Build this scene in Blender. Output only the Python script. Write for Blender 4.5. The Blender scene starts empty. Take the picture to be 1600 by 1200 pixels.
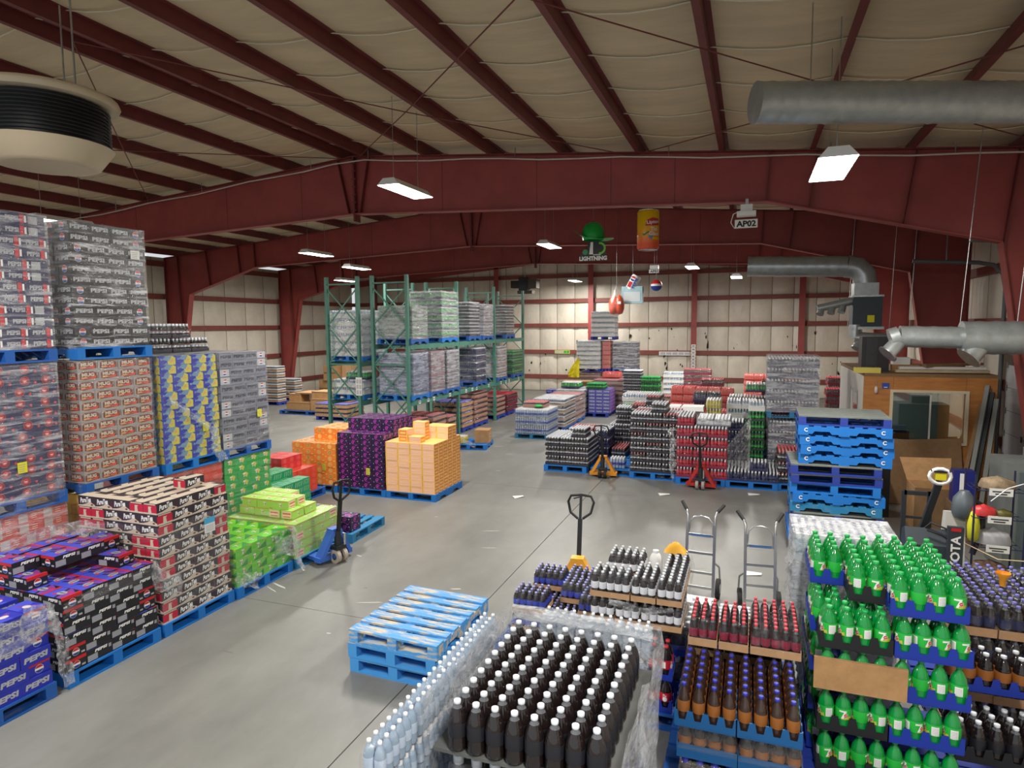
import bpy, math, random
from mathutils import Matrix, Vector, noise
random.seed(7)
C = bpy.context.scene.collection
SC = bpy.context.scene
R = math.radians
# ------------------------------------------------------------------ camera, world, lamps, exposure
cam = bpy.data.cameras.new('camera'); cam.sensor_width = 36.0; cam.lens = 22.68
cam.clip_start = 0.05; cam.clip_end = 200
camo = bpy.data.objects.new('camera', cam); C.objects.link(camo)
rx, ry, rz_ = (0.93802, 0.3465, -0.00769), (-0.02435, 0.08801, 0.99582), (0.34573, -0.93391, 0.091)
camo.matrix_world = Matrix(((rx[0], ry[0], rz_[0], 0), (rx[1], ry[1], rz_[1], 0), (rx[2], ry[2], rz_[2], 3.4), (0, 0, 0, 1)))
SC.camera = camo
w = bpy.data.worlds.new('world'); SC.world = w; w.use_nodes = True
w.node_tree.nodes['Background'].inputs[0].default_value = (0.93, 0.97, 1.0, 1)
w.node_tree.nodes['Background'].inputs[1].default_value = 0.55
vs = SC.view_settings; vs.view_transform = 'Standard'; vs.look = 'None'; vs.exposure = 0.4; vs.gamma = 1.0; vs.use_curve_mapping = False
try:
    SC.cycles.transparent_max_bounces = 24; SC.cycles.max_bounces = 8; SC.cycles.diffuse_bounces = 4
    SC.cycles.sample_clamp_indirect = 4.0; SC.cycles.use_denoising = True
    SC.cycles.caustics_reflective = False; SC.cycles.caustics_refractive = False
except Exception:
    pass
RIDGE, SLOPE, TOPZ = -8.33, 0.083, 7.14
def roof(x): return TOPZ - SLOPE * abs(x - RIDGE)
# (x, y of the near end, z): the hanging lamps of the hall; the last four hang behind or above the view
LAMPS = [(-5.5, 9.2, 5.7), (0.8, 7.55, 5.15), (-13.4, 8.9, 5.62), (-12.3, 15.8, 5.6), (-12.7, 18.5, 5.42), (-15.6, 22.1, 5.3), (-5.4, 17.1, 5.66), (-1.9, 22.0, 5.32), (-7.7, 28.7, 5.45), (-0.55, 24.6, 5.12),
         (-5.5, 1.2, 5.7), (0.8, 0.2, 5.15), (-13.4, 1.2, 5.62)]
LAMP_W = 230.0
for (x, y, z) in LAMPS:
    l = bpy.data.lights.new('lamp_light', 'AREA'); l.shape = 'RECTANGLE'; l.size = 0.34; l.size_y = 1.16; l.energy = LAMP_W; l.color = (1.0, 0.96, 0.9)
    o = bpy.data.objects.new('lamp_light', l); o.location = (x, y + 0.61, z - 0.07); C.objects.link(o)

# ------------------------------------------------------------------ materials
def lin(c):
    return tuple(((v / 255) / 12.92 if v / 255 <= 0.04045 else ((v / 255 + 0.055) / 1.055) ** 2.4) for v in c)
MATS = {}
def mat(name, rgb, rough=0.55, metal=0.0, var=0.0, scale=4.0, bump=0.0, bscale=30.0, coat=0.0, rgb2=None, sc3=None, spec=0.5, lo=0.4, hi=0.62, emit=0.0, trans=0.0):
    if name in MATS: return MATS[name]
    m = bpy.data.materials.new(name); m.use_nodes = True; nt = m.node_tree; b = nt.nodes['Principled BSDF']
    c = lin(rgb); b.inputs['Base Color'].default_value = (*c, 1); b.inputs['Roughness'].default_value = rough; b.inputs['Metallic'].default_value = metal
    b.inputs['Coat Weight'].default_value = coat; b.inputs['Specular IOR Level'].default_value = spec
    b.inputs['Transmission Weight'].default_value = trans
    m.diffuse_color = (*c, 1)
    if emit: b.inputs['Emission Color'].default_value = (1, 0.98, 0.95, 1); b.inputs['Emission Strength'].default_value = emit
    if var or rgb2 or bump:
        tc = nt.nodes.new('ShaderNodeTexCoord'); mp = nt.nodes.new('ShaderNodeMapping'); nt.links.new(tc.outputs['Object'], mp.inputs[0])
        if sc3: mp.inputs['Scale'].default_value = sc3
        if var or rgb2:
            n = nt.nodes.new('ShaderNodeTexNoise'); n.inputs['Scale'].default_value = scale; n.inputs['Detail'].default_value = 6; n.inputs['Roughness'].default_value = 0.65
            nt.links.new(mp.outputs[0], n.inputs['Vector'])
            r = nt.nodes.new('ShaderNodeValToRGB'); nt.links.new(n.outputs['Fac'], r.inputs[0])
            e = r.color_ramp.elements; e[0].position = lo; e[1].position = hi
            d = lin(rgb2) if rgb2 else tuple(min(1, v * (1 + var)) for v in c)
            a = c if rgb2 else tuple(v * (1 - var) for v in c)
            e[0].color = (*a, 1); e[1].color = (*d, 1); nt.links.new(r.outputs[0], b.inputs['Base Color'])
        if bump:
            n2 = nt.nodes.new('ShaderNodeTexNoise'); n2.inputs['Scale'].default_value = bscale; n2.inputs['Detail'].default_value = 4
            nt.links.new(mp.outputs[0], n2.inputs['Vector']); bp = nt.nodes.new('ShaderNodeBump'); bp.inputs['Strength'].default_value = bump; bp.inputs['Distance'].default_value = 0.02
            nt.links.new(n2.outputs['Fac'], bp.inputs['Height']); nt.links.new(bp.outputs[0], b.inputs['Normal'])
    MATS[name] = m; return m
def film(name, lo=0.06, hi=0.5, tint=(235, 238, 242), sc3=(1.5, 1.5, 13), rough=0.16, scale=2.2, bump=0.5, p0=0.38, p1=0.72, gloss=0.1):
    """clear stretch film: mostly lets light through, whiter where its layers overlap"""
    if name in MATS: return MATS[name]
    m = bpy.data.materials.new(name); m.use_nodes = True; nt = m.node_tree; N = nt.nodes
    b = N['Principled BSDF']; b.inputs['Base Color'].default_value = (*lin(tint), 1); b.inputs['Roughness'].default_value = rough; b.inputs['Specular IOR Level'].default_value = 0.9
    tc = N.new('ShaderNodeTexCoord'); mp = N.new('ShaderNodeMapping'); mp.inputs['Scale'].default_value = sc3; nt.links.new(tc.outputs['Object'], mp.inputs[0])
    n = N.new('ShaderNodeTexNoise'); n.inputs['Scale'].default_value = scale; n.inputs['Detail'].default_value = 7; n.inputs['Roughness'].default_value = 0.7; n.inputs['Distortion'].default_value = 0.6
    nt.links.new(mp.outputs[0], n.inputs['Vector'])
    r = N.new('ShaderNodeMapRange'); r.inputs['From Min'].default_value = p0; r.inputs['From Max'].default_value = p1; r.inputs['To Min'].default_value = lo; r.inputs['To Max'].default_value = hi
    nt.links.new(n.outputs['Fac'], r.inputs['Value'])
    bp = N.new('ShaderNodeBump'); bp.inputs['Strength'].default_value = bump; bp.inputs['Distance'].default_value = 0.03; nt.links.new(n.outputs['Fac'], bp.inputs['Height']); nt.links.new(bp.outputs[0], b.inputs['Normal'])
    t = N.new('ShaderNodeBsdfTransparent'); mx = N.new('ShaderNodeMixShader'); gl = N.new('ShaderNodeBsdfGlossy'); gl.inputs['Roughness'].default_value = rough * .8; m2 = N.new('ShaderNodeMixShader'); m2.inputs[0].default_value = gloss
    nt.links.new(bp.outputs[0], gl.inputs['Normal']); nt.links.new(t.outputs[0], m2.inputs[1]); nt.links.new(gl.outputs[0], m2.inputs[2])
    nt.links.new(r.outputs[0], mx.inputs[0]); nt.links.new(m2.outputs[0], mx.inputs[1]); nt.links.new(b.outputs[0], mx.inputs[2])
    nt.links.new(mx.outputs[0], N['Material Output'].inputs['Surface'])
    MATS[name] = m; return m
FILM = film('stretch_film', 0.0, 0.26, p0=.45, p1=.78)
FILM_HEAVY = film('heavy_stretch_film', 0.03, 0.7, p0=.46, p1=.74, sc3=(1.2, 1.2, 10))
FILM_LIGHT = film('light_stretch_film', 0.0, 0.14, p0=.45, p1=.8)
FILM_WHITE = film('crumpled_film', 0.06, 0.75, p0=.42, p1=.75, sc3=(7, 7, 9), scale=1.6, bump=1.0)
FILM_PACK = film('shrink_film', 0.0, 0.14, p0=.48, p1=.8, gloss=.035, sc3=(9, 9, 9), scale=1.5, bump=0.8, rough=0.1)
FILM_MILK = film('milky_film', 0.2, 0.8, sc3=(6, 6, 9), scale=1.5, bump=0.9)

# ------------------------------------------------------------------ mesh builder
_T = {}
def text_geo(s, bold=0.02, shear=0.0):
    k = (s, bold, shear)
    if k in _T: return _T[k]
    cu = bpy.data.curves.new('t', 'FONT'); cu.body = s; cu.size = 1; cu.resolution_u = 2; cu.offset = bold; cu.shear = shear
    ob = bpy.data.objects.new('t', cu); me = bpy.data.meshes.new_from_object(ob)
    v = [(p.co.x, p.co.y) for p in me.vertices]; f = [tuple(p.vertices) for p in me.polygons]
    bpy.data.objects.remove(ob); bpy.data.curves.remove(cu); bpy.data.meshes.remove(me)
    x0, x1 = min(p[0] for p in v), max(p[0] for p in v); y0, y1 = min(p[1] for p in v), max(p[1] for p in v)
    v = [((x - x0) / (x1 - x0) - 0.5, (y - y0) / (y1 - y0) - 0.5) for x, y in v]
    _T[k] = (v, f); return _T[k]
class MB:
    def __init__(s): s.v = []; s.f = []; s.m = []; s.s = []; s.mats = []
    def mi(s, m):
        if m not in s.mats: s.mats.append(m)
        return s.mats.index(m)
    def add(s, vs, fs, m, smooth=False):
        b = len(s.v); i = s.mi(m); s.v += [tuple(p) for p in vs]
        for f in fs: s.f.append(tuple(b + k for k in f)); s.m.append(i); s.s.append(smooth)
        return s
    def box(s, x0, y0, z0, x1, y1, z1, m):
        return s.add([(x0, y0, z0), (x1, y0, z0), (x1, y1, z0), (x0, y1, z0), (x0, y0, z1), (x1, y0, z1), (x1, y1, z1), (x0, y1, z1)],
                     [(3, 2, 1, 0), (4, 5, 6, 7), (0, 1, 5, 4), (1, 2, 6, 5), (2, 3, 7, 6), (3, 0, 4, 7)], m)
    def bar(s, a, b, w, h, m, up=(0, 0, 1)):
        a = Vector(a); b = Vector(b); d = (b - a).normalized(); u = Vector(up)
        if abs(d.dot(u)) > 0.98: u = Vector((0, 1, 0))
        r = d.cross(u).normalized(); u = r.cross(d)
        P = []
        for p in (a, b):
            for (i, j) in ((-1, -1), (1, -1), (1, 1), (-1, 1)): P.append(p + r * (i * w / 2) + u * (j * h / 2))
        return s.add(P, [(0, 1, 2, 3), (7, 6, 5, 4), (0, 4, 5, 1), (1, 5, 6, 2), (2, 6, 7, 3), (3, 7, 4, 0)], m)
    def lathe(s, prof, n, m, c=(0, 0, 0), cap=True, M=None):
        V = []; F = []
        for r, z in prof:
            for k in range(n):
                a = 2 * math.pi * k / n; V.append(Vector((r * math.cos(a), r * math.sin(a), z)))
        for i in range(len(prof) - 1):
            for k in range(n):
                F.append((i * n + k, i * n + (k + 1) % n, (i + 1) * n + (k + 1) % n, (i + 1) * n + k))
        if M is not None: V = [M @ p for p in V]
        V = [p + Vector(c) for p in V]
        s.add(V, F, m, True)
        if cap:
            L = len(prof)
            s.add([V[k] for k in range(n)], [tuple(range(n))[::-1]], m)
            s.add([V[(L - 1) * n + k] for k in range(n)], [tuple(range(n))], m)
        return s
    def tube(s, pts, r, m, n=8, closed=False):
        P = [Vector(p) for p in pts]; V = []; F = []; L = len(P)
        prev = None
        for i, p in enumerate(P):
            if closed: d = (P[(i + 1) % L] - P[i - 1])
            else: d = P[min(i + 1, L - 1)] - P[max(i - 1, 0)]
            d.normalize()
            u = prev if prev is not None else (Vector((0, 0, 1)) if abs(d.z) < 0.9 else Vector((1, 0, 0)))
            x = (u - d * u.dot(d)).normalized(); prev = x; y = d.cross(x)
            rr = r[i] if isinstance(r, (list, tuple)) else r
            for k in range(n):
                a = 2 * math.pi * k / n; V.append(p + x * (rr * math.cos(a)) + y * (rr * math.sin(a)))
        for i in range(L if closed else L - 1):
            j = (i + 1) % L
            for k in range(n): F.append((i * n + k, i * n + (k + 1) % n, j * n + (k + 1) % n, j * n + k))
        s.add(V, F, m, True)
        if not closed: s.add(V[:n], [tuple(range(n))[::-1]], m); s.add(V[-n:], [tuple(range(n))], m)
        return s
    def prism(s, poly, axis, a, b, m):
        """poly in the plane across AXIS (x: (y,z), y: (x,z), z: (x,y)), from a to b"""
        g = {'x': lambda p, t: (t, p[0], p[1]), 'y': lambda p, t: (p[0], t, p[1]), 'z': lambda p, t: (p[0], p[1], t)}[axis]
        n = len(poly); V = [g(p, a) for p in poly] + [g(p, b) for p in poly]
        F = [tuple(range(n))[::-1], tuple(range(n, 2 * n))] + [(k, (k + 1) % n, n + (k + 1) % n, n + k) for k in range(n)]
        return s.add(V, F, m)
    def grid(s, fn, nu, nv, m, smooth=True):
        V = [fn(i / nu, j / nv) for j in range(nv + 1) for i in range(nu + 1)]
        F = [(j * (nu + 1) + i, j * (nu + 1) + i + 1, (j + 1) * (nu + 1) + i + 1, (j + 1) * (nu + 1) + i) for j in range(nv) for i in range(nu)]
        return s.add(V, F, m, smooth)
    # flat print on a plane given by origin o and unit vectors u, v (normal u x v)
    def flat(s, fr, pts, m, e=0.0008):
        o, u, v = (Vector(q) for q in fr); n = u.cross(v); return s.add([o + u * a + v * b + n * e for a, b in pts], [tuple(range(len(pts)))], m)
    def rect(s, fr, a0, b0, a1, b1, m, e=0.0008): return s.flat(fr, [(a0, b0), (a1, b0), (a1, b1), (a0, b1)], m, e)
    def disc(s, fr, a, b, r, m, e=0.0012, n=14, t0=0, t1=360, ry=None):
        P = [(a + r * math.cos(R(t0 + (t1 - t0) * k / n)), b + (ry or r) * math.sin(R(t0 + (t1 - t0) * k / n))) for k in range(n if t1 - t0 == 360 else n + 1)]
        return s.flat(fr, P, m, e)
    def ring(s, fr, a, b, r0, r1, m, e=0.0012, n=14, t0=0, t1=360):
        o, u, v = (Vector(q) for q in fr); nn = u.cross(v); V = []
        for k in range(n + 1):
            t = R(t0 + (t1 - t0) * k / n)
            for r in (r0, r1): V.append(o + u * (a + r * math.cos(t)) + v * (b + r * math.sin(t)) + nn * e)
        return s.add(V, [(2 * k, 2 * k + 1, 2 * k + 3, 2 * k + 2) for k in range(n)], m)
    def text(s, fr, t, a, b, w_, h_, m, e=0.0014, bold=0.02, shear=0.0, rot=0.0):
        o, u, v = (Vector(q) for q in fr); nn = u.cross(v); V, F = text_geo(t, bold, shear)
        ca, sa = math.cos(rot), math.sin(rot)
        return s.add([o + u * (a + (x * w_) * ca - (y * h_) * sa) + v * (b + (x * w_) * sa + (y * h_) * ca) + nn * e for x, y in V], F, m)
    def globe(s, fr, a, b, r, e=0.0016):
        s.disc(fr, a, b, r, WHITE, e)
        s.disc(fr, a, b, r * 0.93, RED, e + 0.0005, 8, 15, 165); s.disc(fr, a, b, r * 0.93, BLUE, e + 0.0005, 8, 195, 345)
        return s
    def mesh(s, name):
        me = bpy.data.meshes.new(name); me.from_pydata(s.v, [], s.f)
        for m in s.mats: me.materials.append(m)
        me.polygons.foreach_set('material_index', s.m); me.polygons.foreach_set('use_smooth', s.s); me.update(); return me
    def ob(s, name, parent=None, loc=(0, 0, 0), rz=0.0, **k): return put(name, s.mesh(name), parent, loc, rz, **k)
def put(name, me, parent=None, loc=(0, 0, 0), rz=0.0, **k):
    o = bpy.data.objects.new(name, me); C.objects.link(o); o.location = loc
    if rz: o.rotation_euler = (0, 0, rz)
    if parent is not None: o.parent = parent
    for a, b in k.items(): o[a] = b
    return o
def empty(name, loc=(0, 0, 0), rz=0.0, **k): return put(name, None, None, loc, rz, **k)
def tag(o, label, category, group=None):
    o['label'] = label; o['category'] = category
    if group: o['group'] = group
    return o
ORD = ['lowest', 'second', 'third', 'fourth', 'fifth', 'sixth', 'seventh', 'eighth', 'ninth', 'tenth', 'eleventh', 'twelfth', 'thirteenth', 'fourteenth', 'fifteenth', 'sixteenth', 'seventeenth', 'eighteenth', 'nineteenth', 'twentieth', 'twenty-first', 'twenty-second', 'twenty-third', 'twenty-fourth', 'twenty-fifth', 'twenty-sixth', 'twenty-seventh', 'twenty-eighth', 'twenty-ninth', 'thirtieth']
NTH = ['first'] + ORD[1:]

WHITE = mat('white_print', (235, 235, 232), 0.5); RED = mat('red_print', (196, 34, 40), 0.45); BLUE = mat('blue_print', (30, 62, 150), 0.45)
BLACK = mat('black', (22, 22, 24), 0.5); GREY = mat('grey', (120, 122, 124), 0.5); SILVER = mat('silver_print', (176, 178, 182), 0.4)
STEEL = mat('galvanised_steel', (176, 180, 180), 0.32, 0.9, var=0.12, scale=9, bump=0.05); CHROME = mat('bright_metal', (205, 206, 208), 0.25, 1.0)
RUBBER = mat('rubber', (30, 30, 30), 0.75); YELLOW = mat('yellow_tag', (214, 206, 20), 0.55); PAPER = mat('paper', (226, 227, 222), 0.7)
CARD = mat('cardboard', (172, 132, 88), 0.8, var=0.1, scale=8); CARD_L = mat('tray_cardboard', (186, 146, 106), 0.75, var=0.08, scale=10); CARD_D = mat('dark_cardboard', (120, 92, 62), 0.85, var=0.1, scale=6)
DARK = mat('dark_grey_metal', (46, 49, 52), 0.5, 0.3)
# ------------------------------------------------------------------ the building
XL, XR, YN, YB = -21.4, 5.2, -3.0, 31.8
BAY = 6.4; FY = [12.6, 19.0, 25.4]
def struct(o): o['kind'] = 'structure'; return o
M_FLOOR = mat('concrete', (108, 108, 104), 0.42, var=0.0, rgb2=(134, 134, 129), scale=0.9, sc3=(1, 0.5, 1), bump=0.06, bscale=14, lo=0.3, hi=0.7)
M_JOINT = mat('joint_filler', (70, 70, 66), 0.9)
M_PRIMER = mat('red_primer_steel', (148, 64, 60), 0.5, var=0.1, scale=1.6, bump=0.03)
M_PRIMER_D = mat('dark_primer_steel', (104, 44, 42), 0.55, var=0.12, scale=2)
M_INS = mat('roof_insulation', (200, 182, 150), 0.6, var=0.07, scale=1.3, bump=0.5, bscale=2.2, sc3=(0.6, 2.4, 1))
M_SEAM = mat('insulation_seam', (206, 196, 172), 0.5)
M_WINS = mat('wall_insulation', (214, 206, 190), 0.42, var=0.06, scale=1.2, bump=1.0, bscale=3.2, sc3=(1.6, 1, 0.8))
M_WSEAM = mat('wall_seam_backing', (96, 82, 68), 0.8)  # brown backing seen between the wall panels
M_TEAR = mat('torn_insulation', (38, 32, 28), 0.9)
floor = struct(MB().box(XL - 0.3, YN, -0.3, XR + 0.3, YB + 0.3, -0.012, M_JOINT).ob('floor'))
xs = [XL - 0.3, -15.0, -9.0, -2.99, 3.0, XR + 0.3]; ys = [YN, 6.2, 12.6, 19.0, 25.4, YB + 0.3]
for i in range(5):
    for j in range(5):
        MB().box(xs[i] + 0.006, ys[j] + 0.004, -0.05, xs[i + 1] - 0.006, ys[j + 1] - 0.004, 0, M_FLOOR).ob('slab', floor)
# scraps, scuffs and dust marks belong to the floor
M_SCUFF = mat('floor_scuff', (190, 189, 182), 0.6); M_STAIN = mat('floor_stain', (112, 110, 104), 0.5)
for k in range(46):
    x = random.uniform(-7, 0.3); y = random.uniform(5, 18); a = random.uniform(-0.5, 0.5); l = random.uniform(0.05, 0.35); wd = random.uniform(0.008, 0.02)
    b = MB(); fr = ((0, 0, 0), (math.cos(a), math.sin(a), 0), (-math.sin(a), math.cos(a), 0))
    b.flat(fr, [(-l / 2, -wd * .3), (0, -wd), (l / 2, -wd * .2), (l / 3, wd), (-l / 3, wd * .6)], M_SCUFF if k % 3 else M_STAIN, 0.0006)
    b.ob('scuff_mark', floor, (x, y, 0))
# roof lining, sagging between the purlins
PX = sorted([RIDGE + s * (0.28 + 1.5 * k) for k in range(9) for s in (-1, 1)])
PX = [x for x in PX if XL < x < XR]
b = MB()
edges = [XL - 0.3] + PX + [XR + 0.3]
V = []; xsn = []
for a, c in zip(edges[:-1], edges[1:]):
    for k in range(4):
        t = k / 4; x = a + (c - a) * t; xsn.append((x, 0.07 * math.sin(math.pi * t)))
xsn.append((edges[-1], 0)); ny = 40
b.grid(lambda u, v: (xsn[round(u * (len(xsn) - 1))][0], YN + (YB - YN) * v, roof(xsn[round(u * (len(xsn) - 1))][0]) + 0.22 - xsn[round(u * (len(xsn) - 1))][1] * (1 + 0.3 * math.sin(v * 97))), len(xsn) - 1, ny, M_INS)
ceiling = struct(b.ob('ceiling'))
y = YN + 0.4
while y < YB:
    for s0, s1 in ((XL, RIDGE), (RIDGE, XR)):
        bb = MB(); bb.tube([(xx, y, roof(xx) + .205 - sg * 1.12) for xx, sg in xsn if s0 <= xx <= s1], .011, M_SEAM, 4); bb.ob('lining_seam', ceiling)
    y += 1.22
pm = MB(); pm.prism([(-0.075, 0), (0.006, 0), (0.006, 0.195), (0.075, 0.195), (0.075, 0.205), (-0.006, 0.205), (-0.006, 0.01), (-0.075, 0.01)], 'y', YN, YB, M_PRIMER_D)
pm = pm.mesh('purlin')
for x in PX: put('purlin', pm, ceiling, (x, 0, roof(x) + 0.0))
# roof bracing rods, strung below the purlins
for (x0, y0, x1, y1) in ((-8.3, 12.6, -2.2, 6.2), (-2.2, 12.6, -8.3, 6.2), (-2.2, 12.6, 4.6, 6.2), (4.6, 12.6, -2.2, 6.2), (-14.5, 12.6, -8.3, 6.2), (-8.3, 12.6, -14.5, 6.2)):
    MB().tube([(x0, y0, roof(x0) - 0.05), ((x0 + x1) / 2, (y0 + y1) / 2, roof((x0 + x1) / 2) - 0.09), (x1, y1, roof(x1) - 0.05)], 0.009, M_PRIMER_D, 6).ob('brace_rod', ceiling)
# rigid steel frames
INNER = [(4.5, 0.0), (3.72, 4.66), (0.2, 5.55), (RIDGE, 5.89), (-16.86, 5.55), (-20.0, 4.66), (-20.85, 0.0)]
OUTER = [(-21.2, 0.0), (-21.2, roof(-21.2) - 0.01), (RIDGE, roof(RIDGE) - 0.01), (5.0, roof(5.0) - 0.01), (5.0, 0.0)]
def strip(b, pts, y, wd, th, m):
    for p, q in zip(pts[:-1], pts[1:]): b.bar((p[0], y, p[1]), (q[0], y, q[1]), wd, th, m, up=(-(q[1] - p[1]), 0, q[0] - p[0]))
def bottom_at(x):
    P = sorted(INNER)
    for p, q in zip(P[:-1], P[1:]):
        if p[0] <= x <= q[0]: return p[1] + (q[1] - p[1]) * (x - p[0]) / (q[0] - p[0])
    return 0
for y in FY:
    f = struct(empty('beam_frame', (0, y, 0)))
    b = MB(); b.prism(INNER + OUTER, 'y', -0.006, 0.006, M_PRIMER); b.ob('web', f)
    b = MB(); strip(b, INNER[:4], 0, 0.22, 0.02, M_PRIMER); b.ob('bottom_flange', f)
    b = MB(); strip(b, INNER[3:], 0, 0.22, 0.02, M_PRIMER); b.ob('bottom_flange', f)
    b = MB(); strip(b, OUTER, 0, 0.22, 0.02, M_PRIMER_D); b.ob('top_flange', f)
    for s in (1, -1):
        for xt, xb in ((0.24, 0.2), (1.0, 0.9), (2.5, 2.34), (3.9, 3.74)):
            t, q = (xt, xb) if s == 1 else (2 * RIDGE - xt, 2 * RIDGE - xb)
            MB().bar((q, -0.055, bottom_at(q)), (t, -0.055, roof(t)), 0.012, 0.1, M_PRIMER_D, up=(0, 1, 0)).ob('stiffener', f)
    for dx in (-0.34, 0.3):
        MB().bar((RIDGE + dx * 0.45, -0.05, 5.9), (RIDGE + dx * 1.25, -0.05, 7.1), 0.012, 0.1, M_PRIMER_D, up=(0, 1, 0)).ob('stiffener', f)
    sp = MB().box(RIDGE - 0.02, -0.11, 5.72, RIDGE + 0.02, 0.11, 7.12, M_PRIMER_D).ob('splice_plate', f)
    for k in range(7):
        for dx in (-0.035, 0.035): MB().box(RIDGE + dx - 0.015, -0.1, 5.95 + k * 0.17, RIDGE + dx + 0.015, -0.07, 5.98 + k * 0.17, M_PRIMER_D).ob('bolt', sp)
    b = MB(); x0 = 0
    for xx in (-15, -12, -9.8, -6.2, -4.1, -2.6, -1.4): MB().bar((xx, -0.0075, bottom_at(xx) + 0.02), (xx, -0.0075, roof(xx) - 0.03), 0.012, 0.003, M_PRIMER_D, up=(0, 1, 0)).ob('weld_seam', f)
# conduit on the first frame, with its hanger rods
P = [(x, 12.44, roof(x) - 0.12 + 0.02 * math.sin(x * 2.1)) for x in [-20 + 0.8 * k for k in range(32)]]
cd = MB().tube(P, 0.016, mat('conduit', (190, 186, 176), 0.45), 6).ob('conduit'); tag(cd, 'long thin grey conduit clipped along the first steel frame', 'conduit')
for x in (-15.5, -12.6, -9.4, -7.9, -4.5, -1.5, 1.2, 3.0): MB().tube([(x, 12.44, roof(x) - 0.12), (x, 12.44, roof(x) + 0.1)], 0.008, STEEL, 5).ob('hanger_rod', cd)
# walls with insulation panels between girts
GZ = [0.75, 2.02, 3.37, 4.6, 5.85]
GIRT = mat('wall_girt', (128, 66, 58), 0.55, var=0.1, scale=3)
def wall(name, horizontal, a0, a1, pos, sign, zt, cols, holes=()):
    """horizontal: the wall runs along x (pos = its y) else along y (pos = its x); sign: towards the room"""
    b = MB()
    if horizontal: b.prism([(a0, 0), (a1, 0)] + [(x, zt(x)) for x in ([a1, RIDGE, a0] if a0 < RIDGE < a1 else [a1, a0])], 'y', pos - sign * 0.12, pos - sign * 0.3, M_WSEAM)
    else: b.prism([(a0, 0), (a1, 0), (a1, zt(0)), (a0, zt(0))], 'x', pos - sign * 0.12, pos - sign * 0.3, M_WSEAM)
    wl = struct(b.ob(name))
    zs = [0.02] + GZ
    for i in range(len(cols) - 1):
        c0, c1 = cols[i] + 0.012, cols[i + 1] - 0.012
        for j in range(len(zs)):
            z0 = zs[j] + (0.0 if j == 0 else 0.0); top = zt((c0 + c1) / 2) if horizontal else zt(0)
            z1 = min(zs[j + 1] if j + 1 < len(zs) else 99, top)
            if z1 - z0 < 0.1: continue
            if any(c1 > h[0] and c0 < h[1] and z1 > h[2] and z0 < h[3] for h in holes): continue
            p = MB(); d = 0.05 + 0.02 * random.random()
            def fn(u, v):
                e = min(u, 1 - u) * 4; e = min(1, e); q = min(1, min(v, 1 - v) * 5)
                out = pos - sign * 0.12 + sign * (0.01 + d * e * q)
                aa = c0 + (c1 - c0) * u; zz = z0 + (z1 - z0) * v
                return (aa, out, zz) if horizontal else (out, aa, zz)
            p.grid(fn, 4, 4, M_WINS); p.ob('insulation_panel', wl)
    for z in GZ:
        if horizontal: MB().box(a0, min(pos - sign * 0.1, pos + sign * 0.04), z - 0.1, a1, max(pos - sign * 0.1, pos + sign * 0.04), z + 0.1, GIRT).ob('girt', wl)
        else:
            segs = [(a0, a1)]
            for h in holes:
                if h[2] < z < h[3]: segs = [(a0, h[0]), (h[1], a1)]
            for q0, q1 in segs: MB().box(min(pos - sign * 0.1, pos + sign * 0.04), q0, z - 0.1, max(pos - sign * 0.1, pos + sign * 0.04), q1, z + 0.1, GIRT).ob('girt', wl)
    return wl
cols = [-3.77 + 0.925 * k for k in range(-20, 11)]; cols = [XL] + [c for c in cols if XL + 0.3 < c < XR - 0.3] + [XR]
wb = wall('wall_back', True, XL, XR, YB, -1, lambda x: roof(x) + 0.1, cols)
for x in (-19.86, -12.5, -7.48, -2.53, 2.1):
    MB().box(x - 0.13, YB - 0.3, 0, x + 0.13, YB - 0.28, roof(x), M_PRIMER).box(x - 0.01, YB - 0.28, 0, x + 0.01, YB, roof(x), M_PRIMER).ob('wall_column', wb)
b = MB(); strip(b, [(XL, roof(XL) - 0.35), (RIDGE, roof(RIDGE) - 0.35), (XR, roof(XR) - 0.35)], YB - 0.2, 0.2, 0.3, M_PRIMER); b.ob('rafter', wb)
for k in range(60):   # tears in the lining of the lower back wall
    x = random.uniform(-6.5, 4.5) if k < 44 else random.uniform(-12, -7); z = random.uniform(0.9, 3.2); s = random.uniform(0.015, 0.07) * (1.6 if k % 7 == 0 else 1)
    pts = [(math.cos(t) * s * random.uniform(0.3, 1), math.sin(t) * s * random.uniform(0.4, 2.2)) for t in [i * 1.05 for i in range(6)]]
    MB().flat(((0, 0, 0), (1, 0, 0), (0, 0, 1)), pts, M_TEAR, 0).ob('lining_tear', wb, (x, YB + 0.045, z))
cols = [YN + 1.2 * k for k in range(30)]; cols = [c for c in cols if c < YB] 
wl_ = wall('wall_left', False, YN, YB, XL, 1, lambda x: roof(XL) + 0.05, cols)
wr_ = wall('wall_right', False, YN, YB, XR, -1, lambda x: roof(XR) + 0.05, cols, holes=((13.0, 17.0, 0, 2.6),))
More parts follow.
